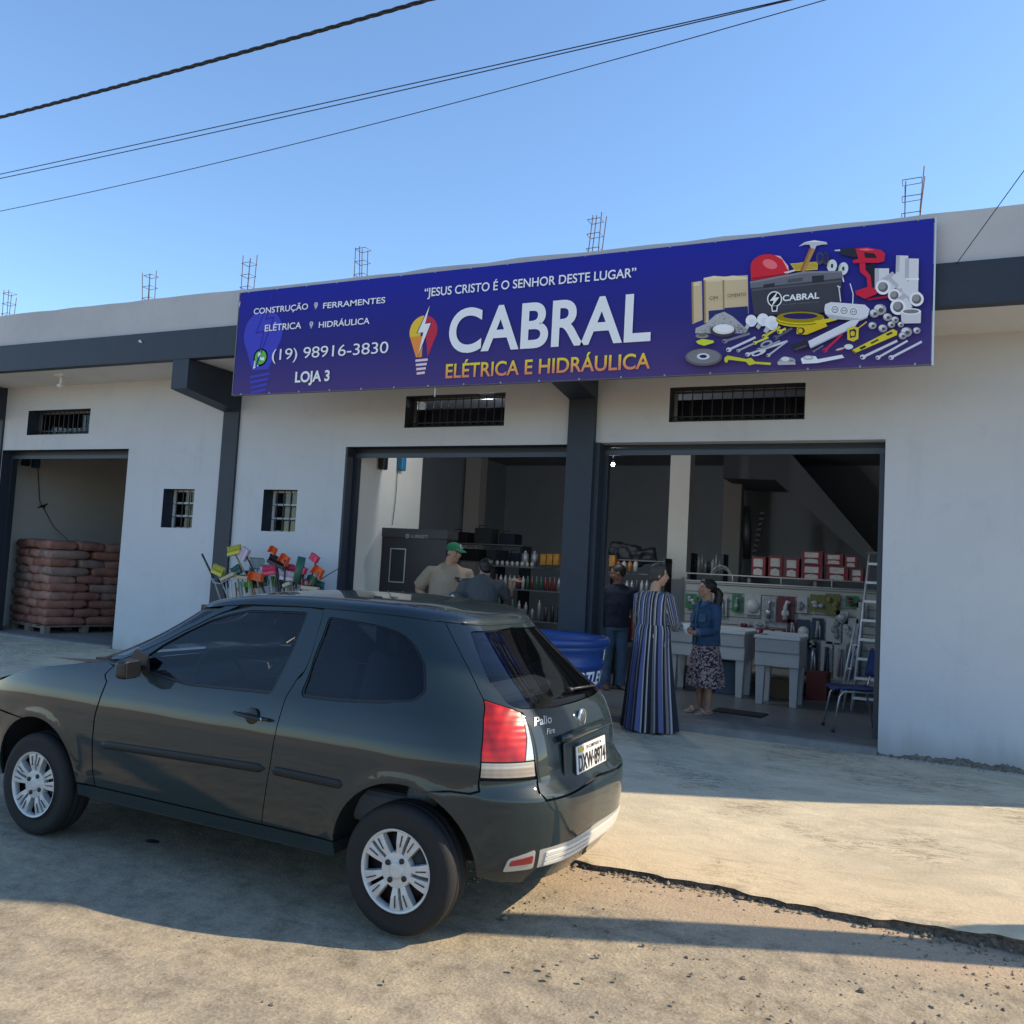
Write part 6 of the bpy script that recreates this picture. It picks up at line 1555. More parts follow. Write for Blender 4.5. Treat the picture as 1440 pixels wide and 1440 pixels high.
# white display rack with rails, packs and red boxes
GY=12.55
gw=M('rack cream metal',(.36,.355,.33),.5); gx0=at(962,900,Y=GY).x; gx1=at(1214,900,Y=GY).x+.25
zt=at(1100,815,Y=GY).z
R1=thing('display_rack','cream display rack with slotted back panel behind the sinks','rack',(gx0,GY,FLOOR+.002)); GW=gx1-gx0; zt-=FLOOR
for i in range(12):
    z=.10+i*(zt-.22)/12; MB().box(0,GW,.0,.02,z,z+(zt-.22)/12-.012).obj('back_slat',gw,R1)
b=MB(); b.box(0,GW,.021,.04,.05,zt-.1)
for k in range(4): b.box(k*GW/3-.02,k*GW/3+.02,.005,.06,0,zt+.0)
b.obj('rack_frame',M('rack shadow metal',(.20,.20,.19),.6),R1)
MB().box(0,GW,-.34,0,.22,.25).obj('bottom_shelf',gw,R1); MB().box(0,GW,-.02,.45,zt-.12,zt-.09).obj('top_shelf',gw,R1); MB().box(0,GW*.62,-.22,0,.74,.77).obj('middle_shelf',gw,R1)
b=MB(); b.tube([(0,-.03,zt+.02),(GW,-.03,zt+.02)],.010,6); b.tube([(0,-.03,zt-.085),(GW,-.03,zt-.085)],.012,6)
for k in range(5): b.tube([(k*GW/4,-.03,zt+.02),(k*GW/4,-.03,zt-.085)],.009,6)
b.obj('top_rail',M('rail white',(.50,.50,.48),.4),R1)
# kitchen sets in red boxes on the rack top
rb=M('red carton',(.20,.018,.028),.6,var=.2,scale=10); ww=M('printed white panel',(.46,.44,.42),.5,var=.25,scale=18); 
def redbox(px0,px1,py0,py1,label,y=GY+.06,dz=0):
    a=at(px0,py1,Y=y); c=at(px1,py0,Y=y); wd=c.x-a.x; h=at((px0+px1)/2,py0,Y=y).z-at((px0+px1)/2,py1,Y=y).z
    zb=(at((px0+px1)/2,py1,Y=y).z)
    t=thing('red_box',label,'box',(a.x+wd/2,y,zb),random.Random(px0).uniform(-.15,.15),'red boxed goods on top of the rack')
    MB().box(-wd/2,wd/2,0,.22,0,h).obj('carton',rb,t); 
    b=MB(); b.box(-wd*.36,wd*.3,-.004,-.001,h*.52,h*.9); b.obj('printed_panel',ww,t)
    b=MB(); b.prism([(-wd*.36,h*.12),(wd*.3,h*.10),(wd*.28,h*.36),(0,h*.44),(-wd*.33,h*.38)],-.004,-.001,'Y'); b.obj('printed_lid',ww,t)
zb=zt
for a_ in ((1056,1077,783,812,'leftmost red box with two white panels on the rack top'),(1080,1101,782,813,'second red box from the left on the rack top'),(1103,1124,785,814,'third red box from the left, standing in shadow'),
  (1127,1157,795,817,'wide red box under another, middle of the rack top'),(1127,1157,775,794,'wide red box stacked on another, highest on the rack'),(1162,1193,796,818,'wide red box with a pale picture near the ladder'),(1160,1186,779,795,'dark red box stacked on the one near the ladder'),(1196,1214,800,820,'narrow red box beside the ladder top'),(1188,1206,782,799,'small dark red box stacked beside the ladder top')): redbox(*a_)
# hanging packs
pk=M('clear blister plastic',(.30,.31,.32),.2,var=.35,scale=22,coat=.5)
def pack(px,py,wpx,hpx,card,item,kind,label,Y=GY-.05):
    p=at(px,py,Y=Y); wd=wpx/105.; h=hpx/105.
    t=thing('hanging_pack',label,'hanging pack',(p.x,Y,p.z),0,'blister packs hanging on the rack')
    MB().box(-wd/2,wd/2,0,.006,-h/2,h/2).obj('backing_card',card,t)
    b=MB()
    if kind=='disc': b.lathe([(0,-.03),(wd*.40,-.028),(wd*.43,-.012),(wd*.43,-.002)],(0,0,-h*.08),'Y',20)
    elif kind=='tap': b.tube([(0,-.03,-h*.38),(0,-.03,h*.1),(wd*.1,-.05,h*.3),(wd*.28,-.05,h*.25)],[wd*.16,wd*.13,wd*.10,wd*.08],10); b.ell((0,-.03,-h*.15),(wd*.24,.03,h*.16))
    elif kind=='tool': b.tube([(-wd*.1,-.02,-h*.42),(-wd*.05,-.02,0),(wd*.05,-.02,h*.35)],[wd*.14,wd*.11,wd*.2],8); b.tube([(wd*.22,-.02,-h*.4),(wd*.16,-.02,h*.2)],[wd*.1,wd*.08],8)
    else:
        r5=random.Random(px)
        for k in range(4): b.ell((r5.uniform(-.25,.25)*wd,-.02,r5.uniform(-.32,.32)*h),(wd*.2,.02,h*.14))
    b.obj('packed_item',item,t)
    MB().tube([(0,.02,h/2-.012),(0,-.05,h/2-.012)],.004,5).obj('hook',galv,t)
gcard=M('green card',(.03,.16,.07),.6); wcard=M('white card',(.40,.40,.40),.6); rcard=M('dark red card',(.12,.02,.035),.6); bcard=M('dark blue card',(.02,.035,.07),.6); ocard=M('olive card',(.13,.13,.03),.6)
for a_ in ((972,845,17,22,gcard,pk,'bits','green card pack at the left end of the rack'),(990,838,16,13,gcard,pk,'bits','small green card pack beside the white pillar'),(1036,848,14,26,gcard,pk,'tap','green card pack right behind the woman in denim'),
 (1058,850,23,30,wcard,M('white plastic',(.5,.5,.48),.4),'disc','clear pack with a round white fitting'),(1081,856,20,36,pk,M('chrome parts',(.45,.46,.47),.3,.6),'tap','clear pack with chrome tap parts'),(1105,857,24,38,rcard,M('white plastic',(.5,.5,.48),.4),'tap','dark red pack with a white shower head'),
 (1128,850,14,24,wcard,M('grey plastic',(.2,.21,.22),.5),'bits','narrow white card pack right of the shower head'),(1150,848,21,24,ocard,pk,'bits','clear pack on an olive card'),(1171,850,20,30,ocard,M('olive hose',(.14,.14,.05),.6),'bits','pack with coiled olive hose'),(1198,846,17,16,gcard,MATS['dark red card'],'bits','green card pack next to the ladder'),
 (1130,886,18,30,bcard,M('white plastic',(.5,.5,.48),.4),'disc','blue card pack with a white dial'),(1150,884,16,30,bcard,pk,'tool','dark blue card pack with black tool'),(1172,888,20,36,wcard,M('grey plastic',(.2,.21,.22),.5),'bits','white card pack with grey fittings'),(1196,888,20,36,wcard,pk,'bits','white card pack half behind the ladder'),
 (1143,928,15,50,bcard,M('steel shine',(.4,.42,.44),.35,.5),'tool','long dark pack with two steel blades'),(1162,928,15,52,wcard,bcard,'tool','long pale pack with dark blue tool'),(1181,930,16,50,wcard,M('grey plastic',(.2,.21,.22),.5),'tool','long pale pack low on the rack near the ladder'),(1202,930,16,50,bcard,pk,'bits','long blue card pack behind the ladder legs'),(1014,852,17,30,wcard,pk,'tool','white card pack just behind the denim woman ponytail'),(1046,884,15,22,wcard,MATS['dark red card'],'bits','white card pack below the green one'),(1068,884,16,20,wcard,pk,'bits','clear pack below the round white fitting'),(1114,884,14,26,rcard,pk,'tool','dark red pack left of the white dial'),(1212,862,14,30,wcard,pk,'tool','white card pack half hidden by the ladder rail'),(1124,930,14,44,wcard,pk,'tap','long white card pack beside the sink corner'),(1141,905,12,16,gcard,pk,'bits','little green card pack between two blue packs'),(1184,868,16,18,wcard,pk,'disc','small clear pack under the olive hose')): pack(*a_)
# red packets lying on the middle shelf, handles on the bottom shelf
for i in range(7):
    px=972+i*19 if i<3 else 1000+i*16
    p=at(px,884+i*.8,Y=GY-.12); b=MB(); b.box(-.075,.075,-.05,.05,-.04,.04); b.box(-.05,.045,-.052,-.0505,-.02,.022,1)
    o=b.obj('red_packet',[rb,ww],bevel=.006,loc=p,rot=(0,0,.1*math.sin(i*3))); tag(o,'%s red packet from the left on the middle shelf of the rack'%('first','second','third','fourth','fifth','sixth','last')[i],'packet','red packets on the middle shelf')
for i in range(9):
    px=1108+i*11.5; p=at(px,966+i*1.0,Y=GY-.15); b=MB(); b.tube([(-.03,0,-.05),(.0,0,0),(.035,-.02,.06)],[.02,.026,.018],8); b.tube([(.035,-.02,.06),(.06,-.02,.10)],.012,6,1)  # loose handles with a stub of shaft, no blades
    o=b.obj('tool_handle',[M('pale handle',(.36,.32,.29),.5) if i%2 else rcard,steel_d],loc=p); tag(o,'%s short tool handle standing in the row on the bottom shelf of the rack'%('first','second','third','fourth','fifth','sixth','seventh','eighth','ninth')[i],'tool handle','tool handles on the bottom shelf')
# wire hoops on top of the rack
p=at(1014,812,Y=GY+.1); b=MB()
for k,(r_,h_) in enumerate(((.15,.17),(.135,.15),(.12,.125))): b.tube([(r_*math.cos(math.pi*i/14),k*.03,h_*math.sin(math.pi*i/14)) for i in range(15)],.006,6)
simple(b,'wire_basket',M('basket wire',(.4,.4,.38),.4,.4),'wire basket handles arching up on the rack top left of the red boxes','basket',loc=p)
# dark racks of pots deeper in the shop
def darkrack(px0,px1,py0,py1,Y,label,rows,seed,cols=(black,steel_d,galv)):
    a=at(px0,py1,Y=Y); c=at(px1,py0,Y=Y); wd=c.x-a.x; z0=FLOOR; z1=at((px0+px1)/2,py0,Y=Y).z
    t=thing('goods_shelf',label,'shelf',(a.x,Y,z0)); b=MB()
    for x in (0,wd): MB().box(x-.02,x+.02,0,.4,0,z1-z0).obj('shelf_side',steel_d,t)
    for k,z in enumerate(rows): MB().box(-.02,wd+.02,-.01,.42,z-z0-.02,z-z0).obj('shelf_board',M('shelf grey',(.10,.11,.12),.6),t)
    return a.x,wd
zc=[at(740,y,Y=12.3).z for y in (797,829,872,905)]
x0,wd=darkrack(688,792,775,905,12.3,'dark shelf of spray cans and bottles left of the central pillar',zc,1)
x1,wd1=darkrack(852,934,783,905,12.3,'dark shelf of amber cans and bottles right of the central pillar',[at(890,y,Y=12.3).z for y in (787,806,838,872)],2)
x1z=at(890,787,Y=12.3).z
cols=[M('dull red can',(.16,.03,.03),.4),M('grey can',(.26,.27,.28),.35,.3),M('green can',(.03,.10,.06),.4),M('dark can',(.03,.03,.035),.4),M('pale can',(.38,.37,.35),.4)]
def can(x,y,z,r,h,mat,cap_,name,label,grp,cat):
    key=('can',round(r,3),round(h,3),mat.name)
    b=MB(); b.lathe([(0,0),(r,0),(r,h*.82),(r*.45,h*.9),(r*.4,h)],(0,0,0),'Z',10); b.lathe([(r*.42,h*.9),(r*.42,h*1.02),(0,h*1.02)],(0,0,0),'Z',8,1)
    o=b.obj(name,[mat,cap_],loc=(x,y,z)); tag(o,label,cat,grp); return o
rg=random.Random(21)
for i in range(9):
    px=692+i*7; p=at(px,797,Y=12.35); can(p.x,12.35,zc[0]+.001,.028,.075,cols[4],cols[4],'small_jar','%s small pale jar on the top shelf beside the pointing man'%ORD[i],'pale jars on the top shelf','jar')
for k,px in enumerate((736,749)): p=at(px,797,Y=12.35); can(p.x,12.4,zc[0]+.001,.055,.24,cols[1],cols[4],'glass_jar',('left','right')[k]+' of two tall grey jars on the top shelf','tall jars on the top shelf','jar')
for i in range(15):
    px=698+i*6.3; p=at(px,828,Y=12.35); can(p.x,12.33,zc[1]+.001,.026,.20,cols[rg.choice([0,0,1,4,2])],cols[4],'spray_can','%s spray can of the long row on the middle shelf left of the central pillar'%ORD[i],'spray cans in the row','spray can')
for i in range(10):
    px=700+i*9.5; h=rg.uniform(.18,.34); p=at(px,870,Y=12.35); can(p.x,12.36,zc[2]+.001,.03,h,cols[rg.choice([1,3,3,2,4])],cols[rg.choice([0,4])],'bottle','%s dark bottle on the low shelf left of the central pillar'%ORD[i],'bottles on the low shelf','bottle')
amb=M('amber packet',(.38,.17,.02),.5,var=.4,scale=16)
for k,(px,py) in enumerate(((765,787),(774,787),(783,787),(862,789))):
    p=at(px,py,Y=12.2); b=MB(); b.box(-.045,.045,-.05,.05,-.085,.085); o=simple(b,'amber_pack',amb,('left','middle','right')[k]+' of three amber packs on the shelf by the central pillar' if k<3 else 'amber pack on the shelf right of the central pillar','pack',bevel=.01,loc=p)
for i in range(4):
    px=869+i*8.2; p=at(px,804,Y=12.25); can(p.x,12.25,p.z,.035,.16,[M('orange can',(.34,.13,.04),.45,var=.3,scale=20),cols[4]][i%2],cols[0],'paint_can',('first','second','third','fourth')[i]+' can of the orange and pale row right of the central pillar','orange and pale cans','can')
for i in range(6):
    px=874+i*7.; p=at(px,836,Y=12.25); can(p.x,12.25,p.z,.026,.20,cols[[1,4,1,3,4,1][i]],cols[4],'small_bottle','%s small grey bottle in the row behind the striped dress woman'%ORD[i],'grey bottles behind the woman','bottle')
p=at(888,773,Y=12.5); b=MB(); b.obox((-.1,0,.0),(.42,.3,.26),(.1,.15,.1)); b.obox((.2,0,-.05),(.34,.3,.2),(.1,-.3,.2)); b.ell((0,0,-.06),(.36,.18,.10)); o=remeshed(b,'black_bag_pile',M('black bags',(.008,.009,.014),.6),None,.02,2,disp=(.09,.12)); o.location=(p.x,p.y,x1z+.10); tag(o,'heap of black bags on the shelf top right of the central pillar','bag heap')
rg=random.Random(31)
x2,wd2=darkrack(604,733,766,905,12.9,'dark shelf holding tool cases behind the two men',[at(668,y,Y=12.9).z for y in (764,789,820,852)],3)
bz=[at(668,y,Y=12.9).z for y in (764,789)]
dk=[M('dark case blue',(.01,.012,.025),.5),M('dark case black',(.008,.008,.01),.5),M('dark grey case',(.03,.032,.036),.5)]
t_=0
for px,py,wp,hp in ((622,778,28,18),(655,776,30,20),(688,772,26,20),(716,776,18,16),(638,757,30,18),(672,748,30,26),(706,758,28,18),(610,752,20,12)):
    p=at(px,py,Y=12.75); p.y=13.08; p.z=bz[0 if t_>3 else 1]+hp/200+.002; b=MB(); b.box(-wp/200,wp/200,-.15,.15,-hp/200,hp/200); b.tube([(-wp/500,-.16,hp/200),(-wp/500,-.16,hp/200+.04),(wp/500,-.16,hp/200+.04),(wp/500,-.16,hp/200)],.008,5)
    simple(b,'tool_case',dk[t_%3],'%s dark tool case piled above the shelves behind the two men'%('first','second','third','fourth','fifth','sixth','seventh','eighth')[t_],'tool case','dark cases behind the men',bevel=.02,loc=p); t_+=1
p=at(710,864,Y=12.0); t=thing('microwave_box','pale framed appliance with a dark door below the shelves','appliance',p); MB().box(-.21,.21,0,.3,-.09,.09).obj('appliance_body',M('appliance grey',(.30,.30,.29),.5),t); MB().box(-.19,.10,-.006,-.001,-.07,.07).obj('appliance_door',black,t)
# tall dark display with lettering against the white wall
YD=9.8; a=at(537,742,Y=YD); c=at(628,742,Y=YD); t=thing('display_cabinet','tall dark display cabinet with a small framed opening and pale lettering','cabinet',(a.x,YD,FLOOR),R_(2)); wd=c.x-a.x; hh=a.z-FLOOR
dkb=M('dark brown panel',(.020,.015,.017),.45)
MB().box(0,wd,0,.3,0,hh-.12).obj('cabinet_body',dkb,t,bevel=.004); MB().box(-.01,wd+.01,-.02,.3,hh-.119,hh).obj('cabinet_header',M('dark grey header',(.035,.034,.036),.5),t)
u=wd/91; X_=lambda px:(px-537)*u; Z_=lambda py: a.z-FLOOR-(py-742)*u*1.02
b=MB(); x0_,x1_,z0_,z1_=X_(552),X_(574),Z_(807),Z_(766)
for q in ((x0_,x1_,z1_-.015,z1_),(x0_,x1_,z0_,z0_+.015),(x0_,x0_+.015,z0_+.016,z1_-.016),(x1_-.015,x1_,z0_+.016,z1_-.016)): b.box(q[0],q[1],-.02,-.001,q[2],q[3])
b.obj('opening_frame',galv,t); MB().box(x0_+.016,x1_-.016,-.008,-.001,z0_+.016,z1_-.016).obj('opening_pane',black,t)
pt=M('pale print',(.34,.33,.31),.6)
for (px,py,s) in ((575,751,1.),(546,842,1.)):
    vs,fs=fit_text('A. LORENZETTI',X_(px+5),X_(px+28),Z_(py+2)-0,Z_(py-2),.01); me=bpy.data.meshes.new('cabinet_lettering'); me.from_pydata([(x,-.0235 if py<800 else -.003,z) for x,z in vs],[],fs); me.materials.append(pt); link(me,'cabinet_lettering',t)
    b=MB(); yy=-.024 if py<800 else -.004; b.lathe([(.018,yy),(.030,yy)],(X_(px),0,Z_(py)),'Y',18); b.lathe([(0,yy),(.008,yy)],(X_(px),0,Z_(py)),'Y',12); b.obj('cabinet_emblem',pt,t)
# mat, red tub
b=MB(); p=at(1040,1003,Z=FLOOR); b.box(-.28,.28,-.16,.16,0,.012); simple(b,'door_mat',M('dark mat',(.02,.02,.022),.95,bump=.004,bscale=200),'dark rectangular mat on the shop floor beside the woman in denim','mat',loc=(p.x,p.y,FLOOR+.003),rot=(0,0,-.1))
p=at(882,965,Z=FLOOR); t=thing('stool','dark stool under a red tub behind the man in navy','stool',(p.x,p.y,FLOOR)); MB().box(-.16,.16,-.15,.15,.60,.64).obj('stool_seat',steel_d,t)
for sx in (-1,1):
    for sy in (-1,1): MB().tube([(sx*.15,sy*.14,0),(sx*.12,sy*.11,.6)],.016,6).obj('stool_leg',M('dark green metal',(.015,.03,.025),.5),t)
b=MB(); b.lathe([(0,0),(.12,0),(.165,.26),(.175,.265),(.175,.28),(.155,.275),(.115,.02),(0,.02)],(0,0,0),'Z',24); simple(b,'red_tub',M('red tub plastic',(.40,.03,.06),.45),'pinkish red plastic tub on the dark stool','tub',loc=(p.x,p.y,FLOOR+.642))
# ladders
alu=M('ladder aluminium',(.66,.68,.70),.4,.35)
YL=10.9
def ladder():
    t=thing('step_ladder','aluminium step ladder with wide rungs leaning beside the right wall','ladder',(0,0,0))
    L0=at(1197,1000,Z=FLOOR); L1=at(1223,780,Y=L0.y+.35); dr=Vector((.52,-.03,0))
    for k,(o_,) in enumerate(((Vector((0,0,0)),),(dr,))):
        MB().tube([L0+o_,L1+o_*.72],[(.018,.036)]*2,4).obj('ladder_rail',alu,t)
    for i in range(8):
        f=(i+.7)/8.2; p=L0.lerp(L1,f); w_=dr*(1-.28*f); b=MB(); b.obox(p+w_/2,(w_.length,.09,.030)); b.obj('rung',alu,t)
    for o_ in (Vector((0,.55,0)),dr+Vector((0,.55,0))): MB().tube([L0+o_,L1+(o_-Vector((0,.5,0)))*.9],[(.01,.02)]*2,4).obj('back_leg',alu,t)
    b=MB(); b.obox(L1+dr*.36+Vector((0,.05,.02)),(.46,.16,.03)); b.obj('ladder_top',M('grey ladder top',(.12,.125,.13),.5),t)
ladder()
t=thing('folded_ladder','narrow folded aluminium ladder leaning left of the step ladder','ladder',(0,0,0))
for k in range(2):
    a=at(1178+k*7,997,Z=FLOOR); c=at(1203+k*5,878,Y=a.y+.12); MB().tube([a,c],[(.014,.028)]*2,4).obj('ladder_rail',alu,t)
for i in range(3):
    a=at(1178,997,Z=FLOOR).lerp(at(1203,878,Y=at(1178,997,Z=FLOOR).y+.12),.2+.28*i); MB().obox(a+Vector((.03,0,0)),(.07,.03,.015)).obj('rung',alu,t)
# blue chair
cf=at(1168,968,Y=9.75); cb=M('blue chair plastic',(.012,.035,.14),.35); ct=M('grey tube steel',(.38,.39,.40),.3,.7)
t=thing('chair','blue plastic chair with grey tube legs inside the right door','chair',(-.50,9.80,FLOOR),R_(-72))
b=MB(); pts=[]; n=10
def shell(prof,wd,name,th=.012):
    b=MB(); vs=[]; m=len(prof)
    for s in (0,1):
        for (y,z,w_) in prof:
            for i in range(9):
                u=-1+2*i/8; vs.append((u*wd/2*w_,y-(abs(u)**2.5)*.015,z+(abs(u)**3)*.02-s*th))
    fs=[]
    for s in (0,1):
        for j in range(m-1):
            for i in range(8):
                a=s*m*9+j*9+i; fs.append((a,a+1,a+10,a+9))
    for i in range(8): fs+=[(i,i+1,m*9+i+1,m*9+i),((m-1)*9+i,(m-1)*9+i+1,m*9+(m-1)*9+i+1,m*9+(m-1)*9+i)]
    for j in range(m-1): fs+=[(j*9,(j+1)*9,m*9+(j+1)*9,m*9+j*9),(j*9+8,(j+1)*9+8,m*9+(j+1)*9+8,m*9+j*9+8)]
    b.add(vs,fs,0,True); return b.obj(name,cb,t)
shell([(-.22,.415,.85),(-.20,.435,.95),(-.1,.435,1),(.05,.43,1),(.17,.435,1),(.20,.445,.95)],.42,'seat')
b=MB(); vs=[]
for s in (0,1):
    for (y,z,w_) in ((.20,.56,.85),(.215,.62,1),(.235,.72,1),(.255,.82,.98),(.262,.85,.8)):
        for i in range(9):
            u=-1+2*i/8; vs.append((u*.2*w_,y-.05*u*u+s*.012,z))
fs=[]
for s in (0,1):
    for j in range(4):
        for i in range(8): a=s*45+j*9+i; fs.append((a,a+1,a+10,a+9))
for i in range(8): fs+=[(i,i+1,45+i+1,45+i),(36+i,37+i,82+i,81+i)]
for j in range(4): fs+=[(j*9,j*9+9,45+j*9+9,45+j*9),(j*9+8,j*9+17,45+j*9+17,45+j*9+8)]
b.add(vs,fs,0,True); b.obj('backrest',cb,t)
for s in (-1,1):
    x=s*.19; b=MB(); b.tube([(x*1.12,-.25,.0),(x,-.19,.36),(x*.98,-.15,.415),(x*.98,.14,.42),(x,.18,.38),(x*1.12,.27,.0)],.0115,8); b.obj('leg_frame',ct,t)
    b=MB(); b.tube([(x*.95,.12,.415),(x*.97,.19,.45),(x*.9,.215,.58),(x*.85,.235,.70)],.0105,8); b.obj('back_tube',ct,t)
    for y in (-.25,.27): MB().tube([(x*1.12,y,.0),(x*1.12,y*.985,.03)],.017,8).obj('foot_cap',black,t)
# cleaning tools standing in crates against the wall behind the car
BZ=gz(-7.6,8.5)
t=thing('tool_crate','dark slatted crate stand holding brooms and dustpans against the wall','crate',(-7.55,8.5,BZ)); rc=M('red crate plastic',(.30,.03,.03),.5)
for k in range(4): 
    for (x0_,x1_,y0_,y1_) in ((-.45,.45,-.22,-.20),(-.45,.45,.20,.22),(-.45,-.43,-.2,.2),(.43,.45,-.2,.2)): MB().box(x0_,x1_,y0_,y1_,.1+k*.2,.21+k*.2).obj('crate_slat',steel_d,t)
hw=M('wooden handle',(.30,.19,.09),.6); hd=M('dark handle',(.03,.03,.035),.5); hg=M('grey handle',(.30,.31,.32),.5)
CY_={'yellow':(.50,.46,.06),'white':(.55,.45,.50),'orange':(.68,.095,.02),'pink':(.60,.05,.12),'black':(.012,.012,.014),'green':(.015,.09,.055),'teal':(.03,.11,.10),'cream':(.42,.36,.24),'lime':(.14,.30,.05)}
cm={k:M(k+' tool plastic',v,.5) for k,v in CY_.items()}
def tool(kind,col,px,py,bx,by,wpx,ang,handle,label,dy=0.,hpx=0,cat=None):
    Y=8.5+dy; H_=at(px,py,Y=Y); Bp=at(bx,by,Y=8.48); d=(Bp-H_).normalized(); Bp=Bp+d*.35
    t=thing(kind,label,cat or kind.replace('_',' '),H_); wd=wpx/108.; a=R_(-ang); u=Vector((math.cos(a),0,math.sin(a))); v=Vector((-math.sin(a),0,math.cos(a)))
    MB().tube([(0,0,0),Bp-H_],.0105,8).obj('handle',handle,t)
    m=cm[col]
    E_=(0,-a,0)
    if kind in('broom','squeegee'):
        b=MB(); b.obox((0,0,0),(wd,.06,.045),E_); b.obj('broom_block',m,t,bevel=.006)
        b=MB(); r7=random.Random(int(px)); hh=.095 if kind=='broom' else .03
        for i in range(16):
            for j in range(3):
                o=u*(wd*(-.46+.92*i/15))+Vector((0,(j-1)*.016,0)); b.tube([o+v*.015,o+v*(hh+r7.uniform(-.006,.006))+u*r7.uniform(-.006,.006)],[.006,.007],4)
        b.obj('bristles',m if kind=='broom' else cm['black'],t)
    elif kind=='dustpan':
        h=(hpx or wpx)/128.; b=MB(); pts=[(-wd/2,-h/2),(wd/2,-h/2),(wd*.42,h/2),(-wd*.42,h/2)]
        vs=[u*x+v*z+Vector((0,y,0)) for y in (0,.010) for x,z in pts]; b.add(vs,[(0,1,2,3),(7,6,5,4),(0,4,5,1),(1,5,6,2),(2,6,7,3),(3,7,4,0)])
        for sx in (-1,1):
            vs=[u*(sx*wd*q)+v*(z*h)+Vector((0,y,0)) for q,z in ((.5,-.5),(.42,.5)) for y in (0,-.05)]+[u*(sx*wd*q-sx*.008)+v*(z*h)+Vector((0,y,0)) for q,z in ((.5,-.5),(.42,.5)) for y in (0,-.05)]
            b.add(vs,[(0,1,3,2),(4,6,7,5),(0,4,5,1),(2,3,7,6),(1,5,7,3)])
        b.obj('pan',m,t)
    elif kind=='rake':
        b=MB(); b.obox((0,0,0),(wd,.02,.02),E_)
        for i in range(13):
            o=u*(wd*(-.48+.96*i/12)); b.tube([o,o+v*.12,o+v*.14+Vector((0,-.03,0))],.0045,5)
        b.obj('rake_head',m,t)
    elif kind=='scoop':
        h=hpx/128.; b=MB(); b.tube([u*0-v*h/2,v*0,v*h/2],[(wd*.35,.03),(wd*.5,.04),(wd*.5,.02)],12,up=(1,0,0)); b.obj('scoop_head',m,t)
T=tool
T('broom','yellow',330,778,363,842,22,-14,hw,'yellow broom with a wooden handle, highest on the left')
T('broom','white',346,781,377,842,17,-62,hd,'pinkish white broom tilted beside the yellow one')
T('rake','teal',361,800,372,842,25,0,hg,'teal green rake with upright tines',.1)
T('dustpan','orange',385,774,392,842,11,25,hd,'small orange dustpan head, highest in the middle',0.,11)
T('dustpan','orange',401,787,399,842,15,30,hd,'orange dustpan right of the black broom',-.05,14)
T('broom','black',389,794,396,842,30,18,hd,'black broom lying across two dark handles',-.02)
T('dustpan','orange',361,811,366,842,24,6,hw,'wide orange dustpan low in the middle',-.08,13)
T('broom','pink',379,806,384,842,22,-10,hg,'bright pink broom beside the wide orange dustpan',-.04)
T('scoop','green',421,802,412,842,13,8,hd,'long dark green scoop standing upright',-.02,42,'scoop')
T('broom','pink',428,803,420,842,9,-70,hd,'small pink brush right of the green scoop')
T('broom','pink',445,787,430,842,9,-60,hd,'pink brush, highest on the right')
T('dustpan','orange',448,804,432,842,17,28,hw,'orange dustpan at the right end of the tools',-.03,14)
T('dustpan','green',440,815,424,842,14,20,hw,'dark green dustpan under the orange one on the right',-.06,10)
T('broom','yellow',306,806,322,842,20,16,hg,'lime yellow broom at the left end of the tools')
T('squeegee','cream',321,811,326,842,25,-24,hg,'cream wooden squeegee left of the wide dustpan',-.04)
T('squeegee','cream',340,812,344,842,24,2,hg,'cream wooden squeegee lying level behind the others')
T('broom','white',404,814,402,842,22,6,hg,'white broom low between black handles and green scoop')
T('broom','pink',405,804,408,842,18,8,hg,'pale pink broom above the low white one',.06)
T('squeegee','cream',436,827,430,842,26,2,hg,'cream bar low on the right of the tools',-.05)
T('dustpan','lime',350,822,352,842,11,0,hg,'small lime green dustpan low on the left',-.1,8)
T('squeegee','cream',404,822,400,842,12,-22,hg,'short cream squeegee low in the middle of the tools',-.07)
fill=[('broom','black',313,822,18,20),('broom','teal',334,806,16,-30),('dustpan','teal',352,806,12,-15),('broom','black',356,823,20,8),('broom','green',370,822,16,-12),('dustpan','lime',386,816,11,12),('broom','teal',391,824,18,4),('broom','black',412,820,16,-20),('dustpan','pink',432,818,11,-12),('broom','teal',446,828,18,10),('squeegee','white',375,798,18,-14),('dustpan','orange',415,808,10,-25),('broom','lime',341,830,15,6),('broom','white',427,829,17,-6)]
for i,(kd,cl,px,py,wp,an) in enumerate(fill): T(kd,cl,px,py,px+4,846,wp,an,[hd,hg,hw][i%3],'%s %s %s packed in among the cleaning tools'%(ORD[i],cl,kd),.03+.012*(i%4),11)
def rod(x0_,y0_,x1_,y1_,r,mat,label,dy=0):
    a=at(x0_,y0_,Y=8.5+dy); c=at(x1_,y1_,Y=8.5+dy); b=MB(); b.tube([a,c],r,6); simple(b,'rod',mat,label,'rod')
rod(485,794,436,824,.005,cab,'thin dark rod sticking out to the right of the tools'); rod(284,779,300,812,.014,hd,'thick dark handle sticking out at the far left of the tools'); rod(300,812,312,850,.01,hg,'grey handle below the dark one on the left',.02)
for i,(x,y) in enumerate(((318,818),(324,816),(331,819),(338,820),(343,824),(409,826),(416,828))): rod(x,y,x+3,852,.011,[hg,M('white tube',(.5,.5,.5),.5),M('copper handle',(.22,.10,.05),.6)][i%3],'%s upright handle among the cleaning tools'%('first','second','third','fourth','fifth','sixth','seventh')[i],-.03)
b=MB(); b.tube([at(297,812,Y=8.45),at(300,819,Y=8.45),at(310,821,Y=8.45),at(320,815,Y=8.45)],.009,6); simple(b,'hook_handle',hg,'bent grey hook handle at the left of the tools','hook')
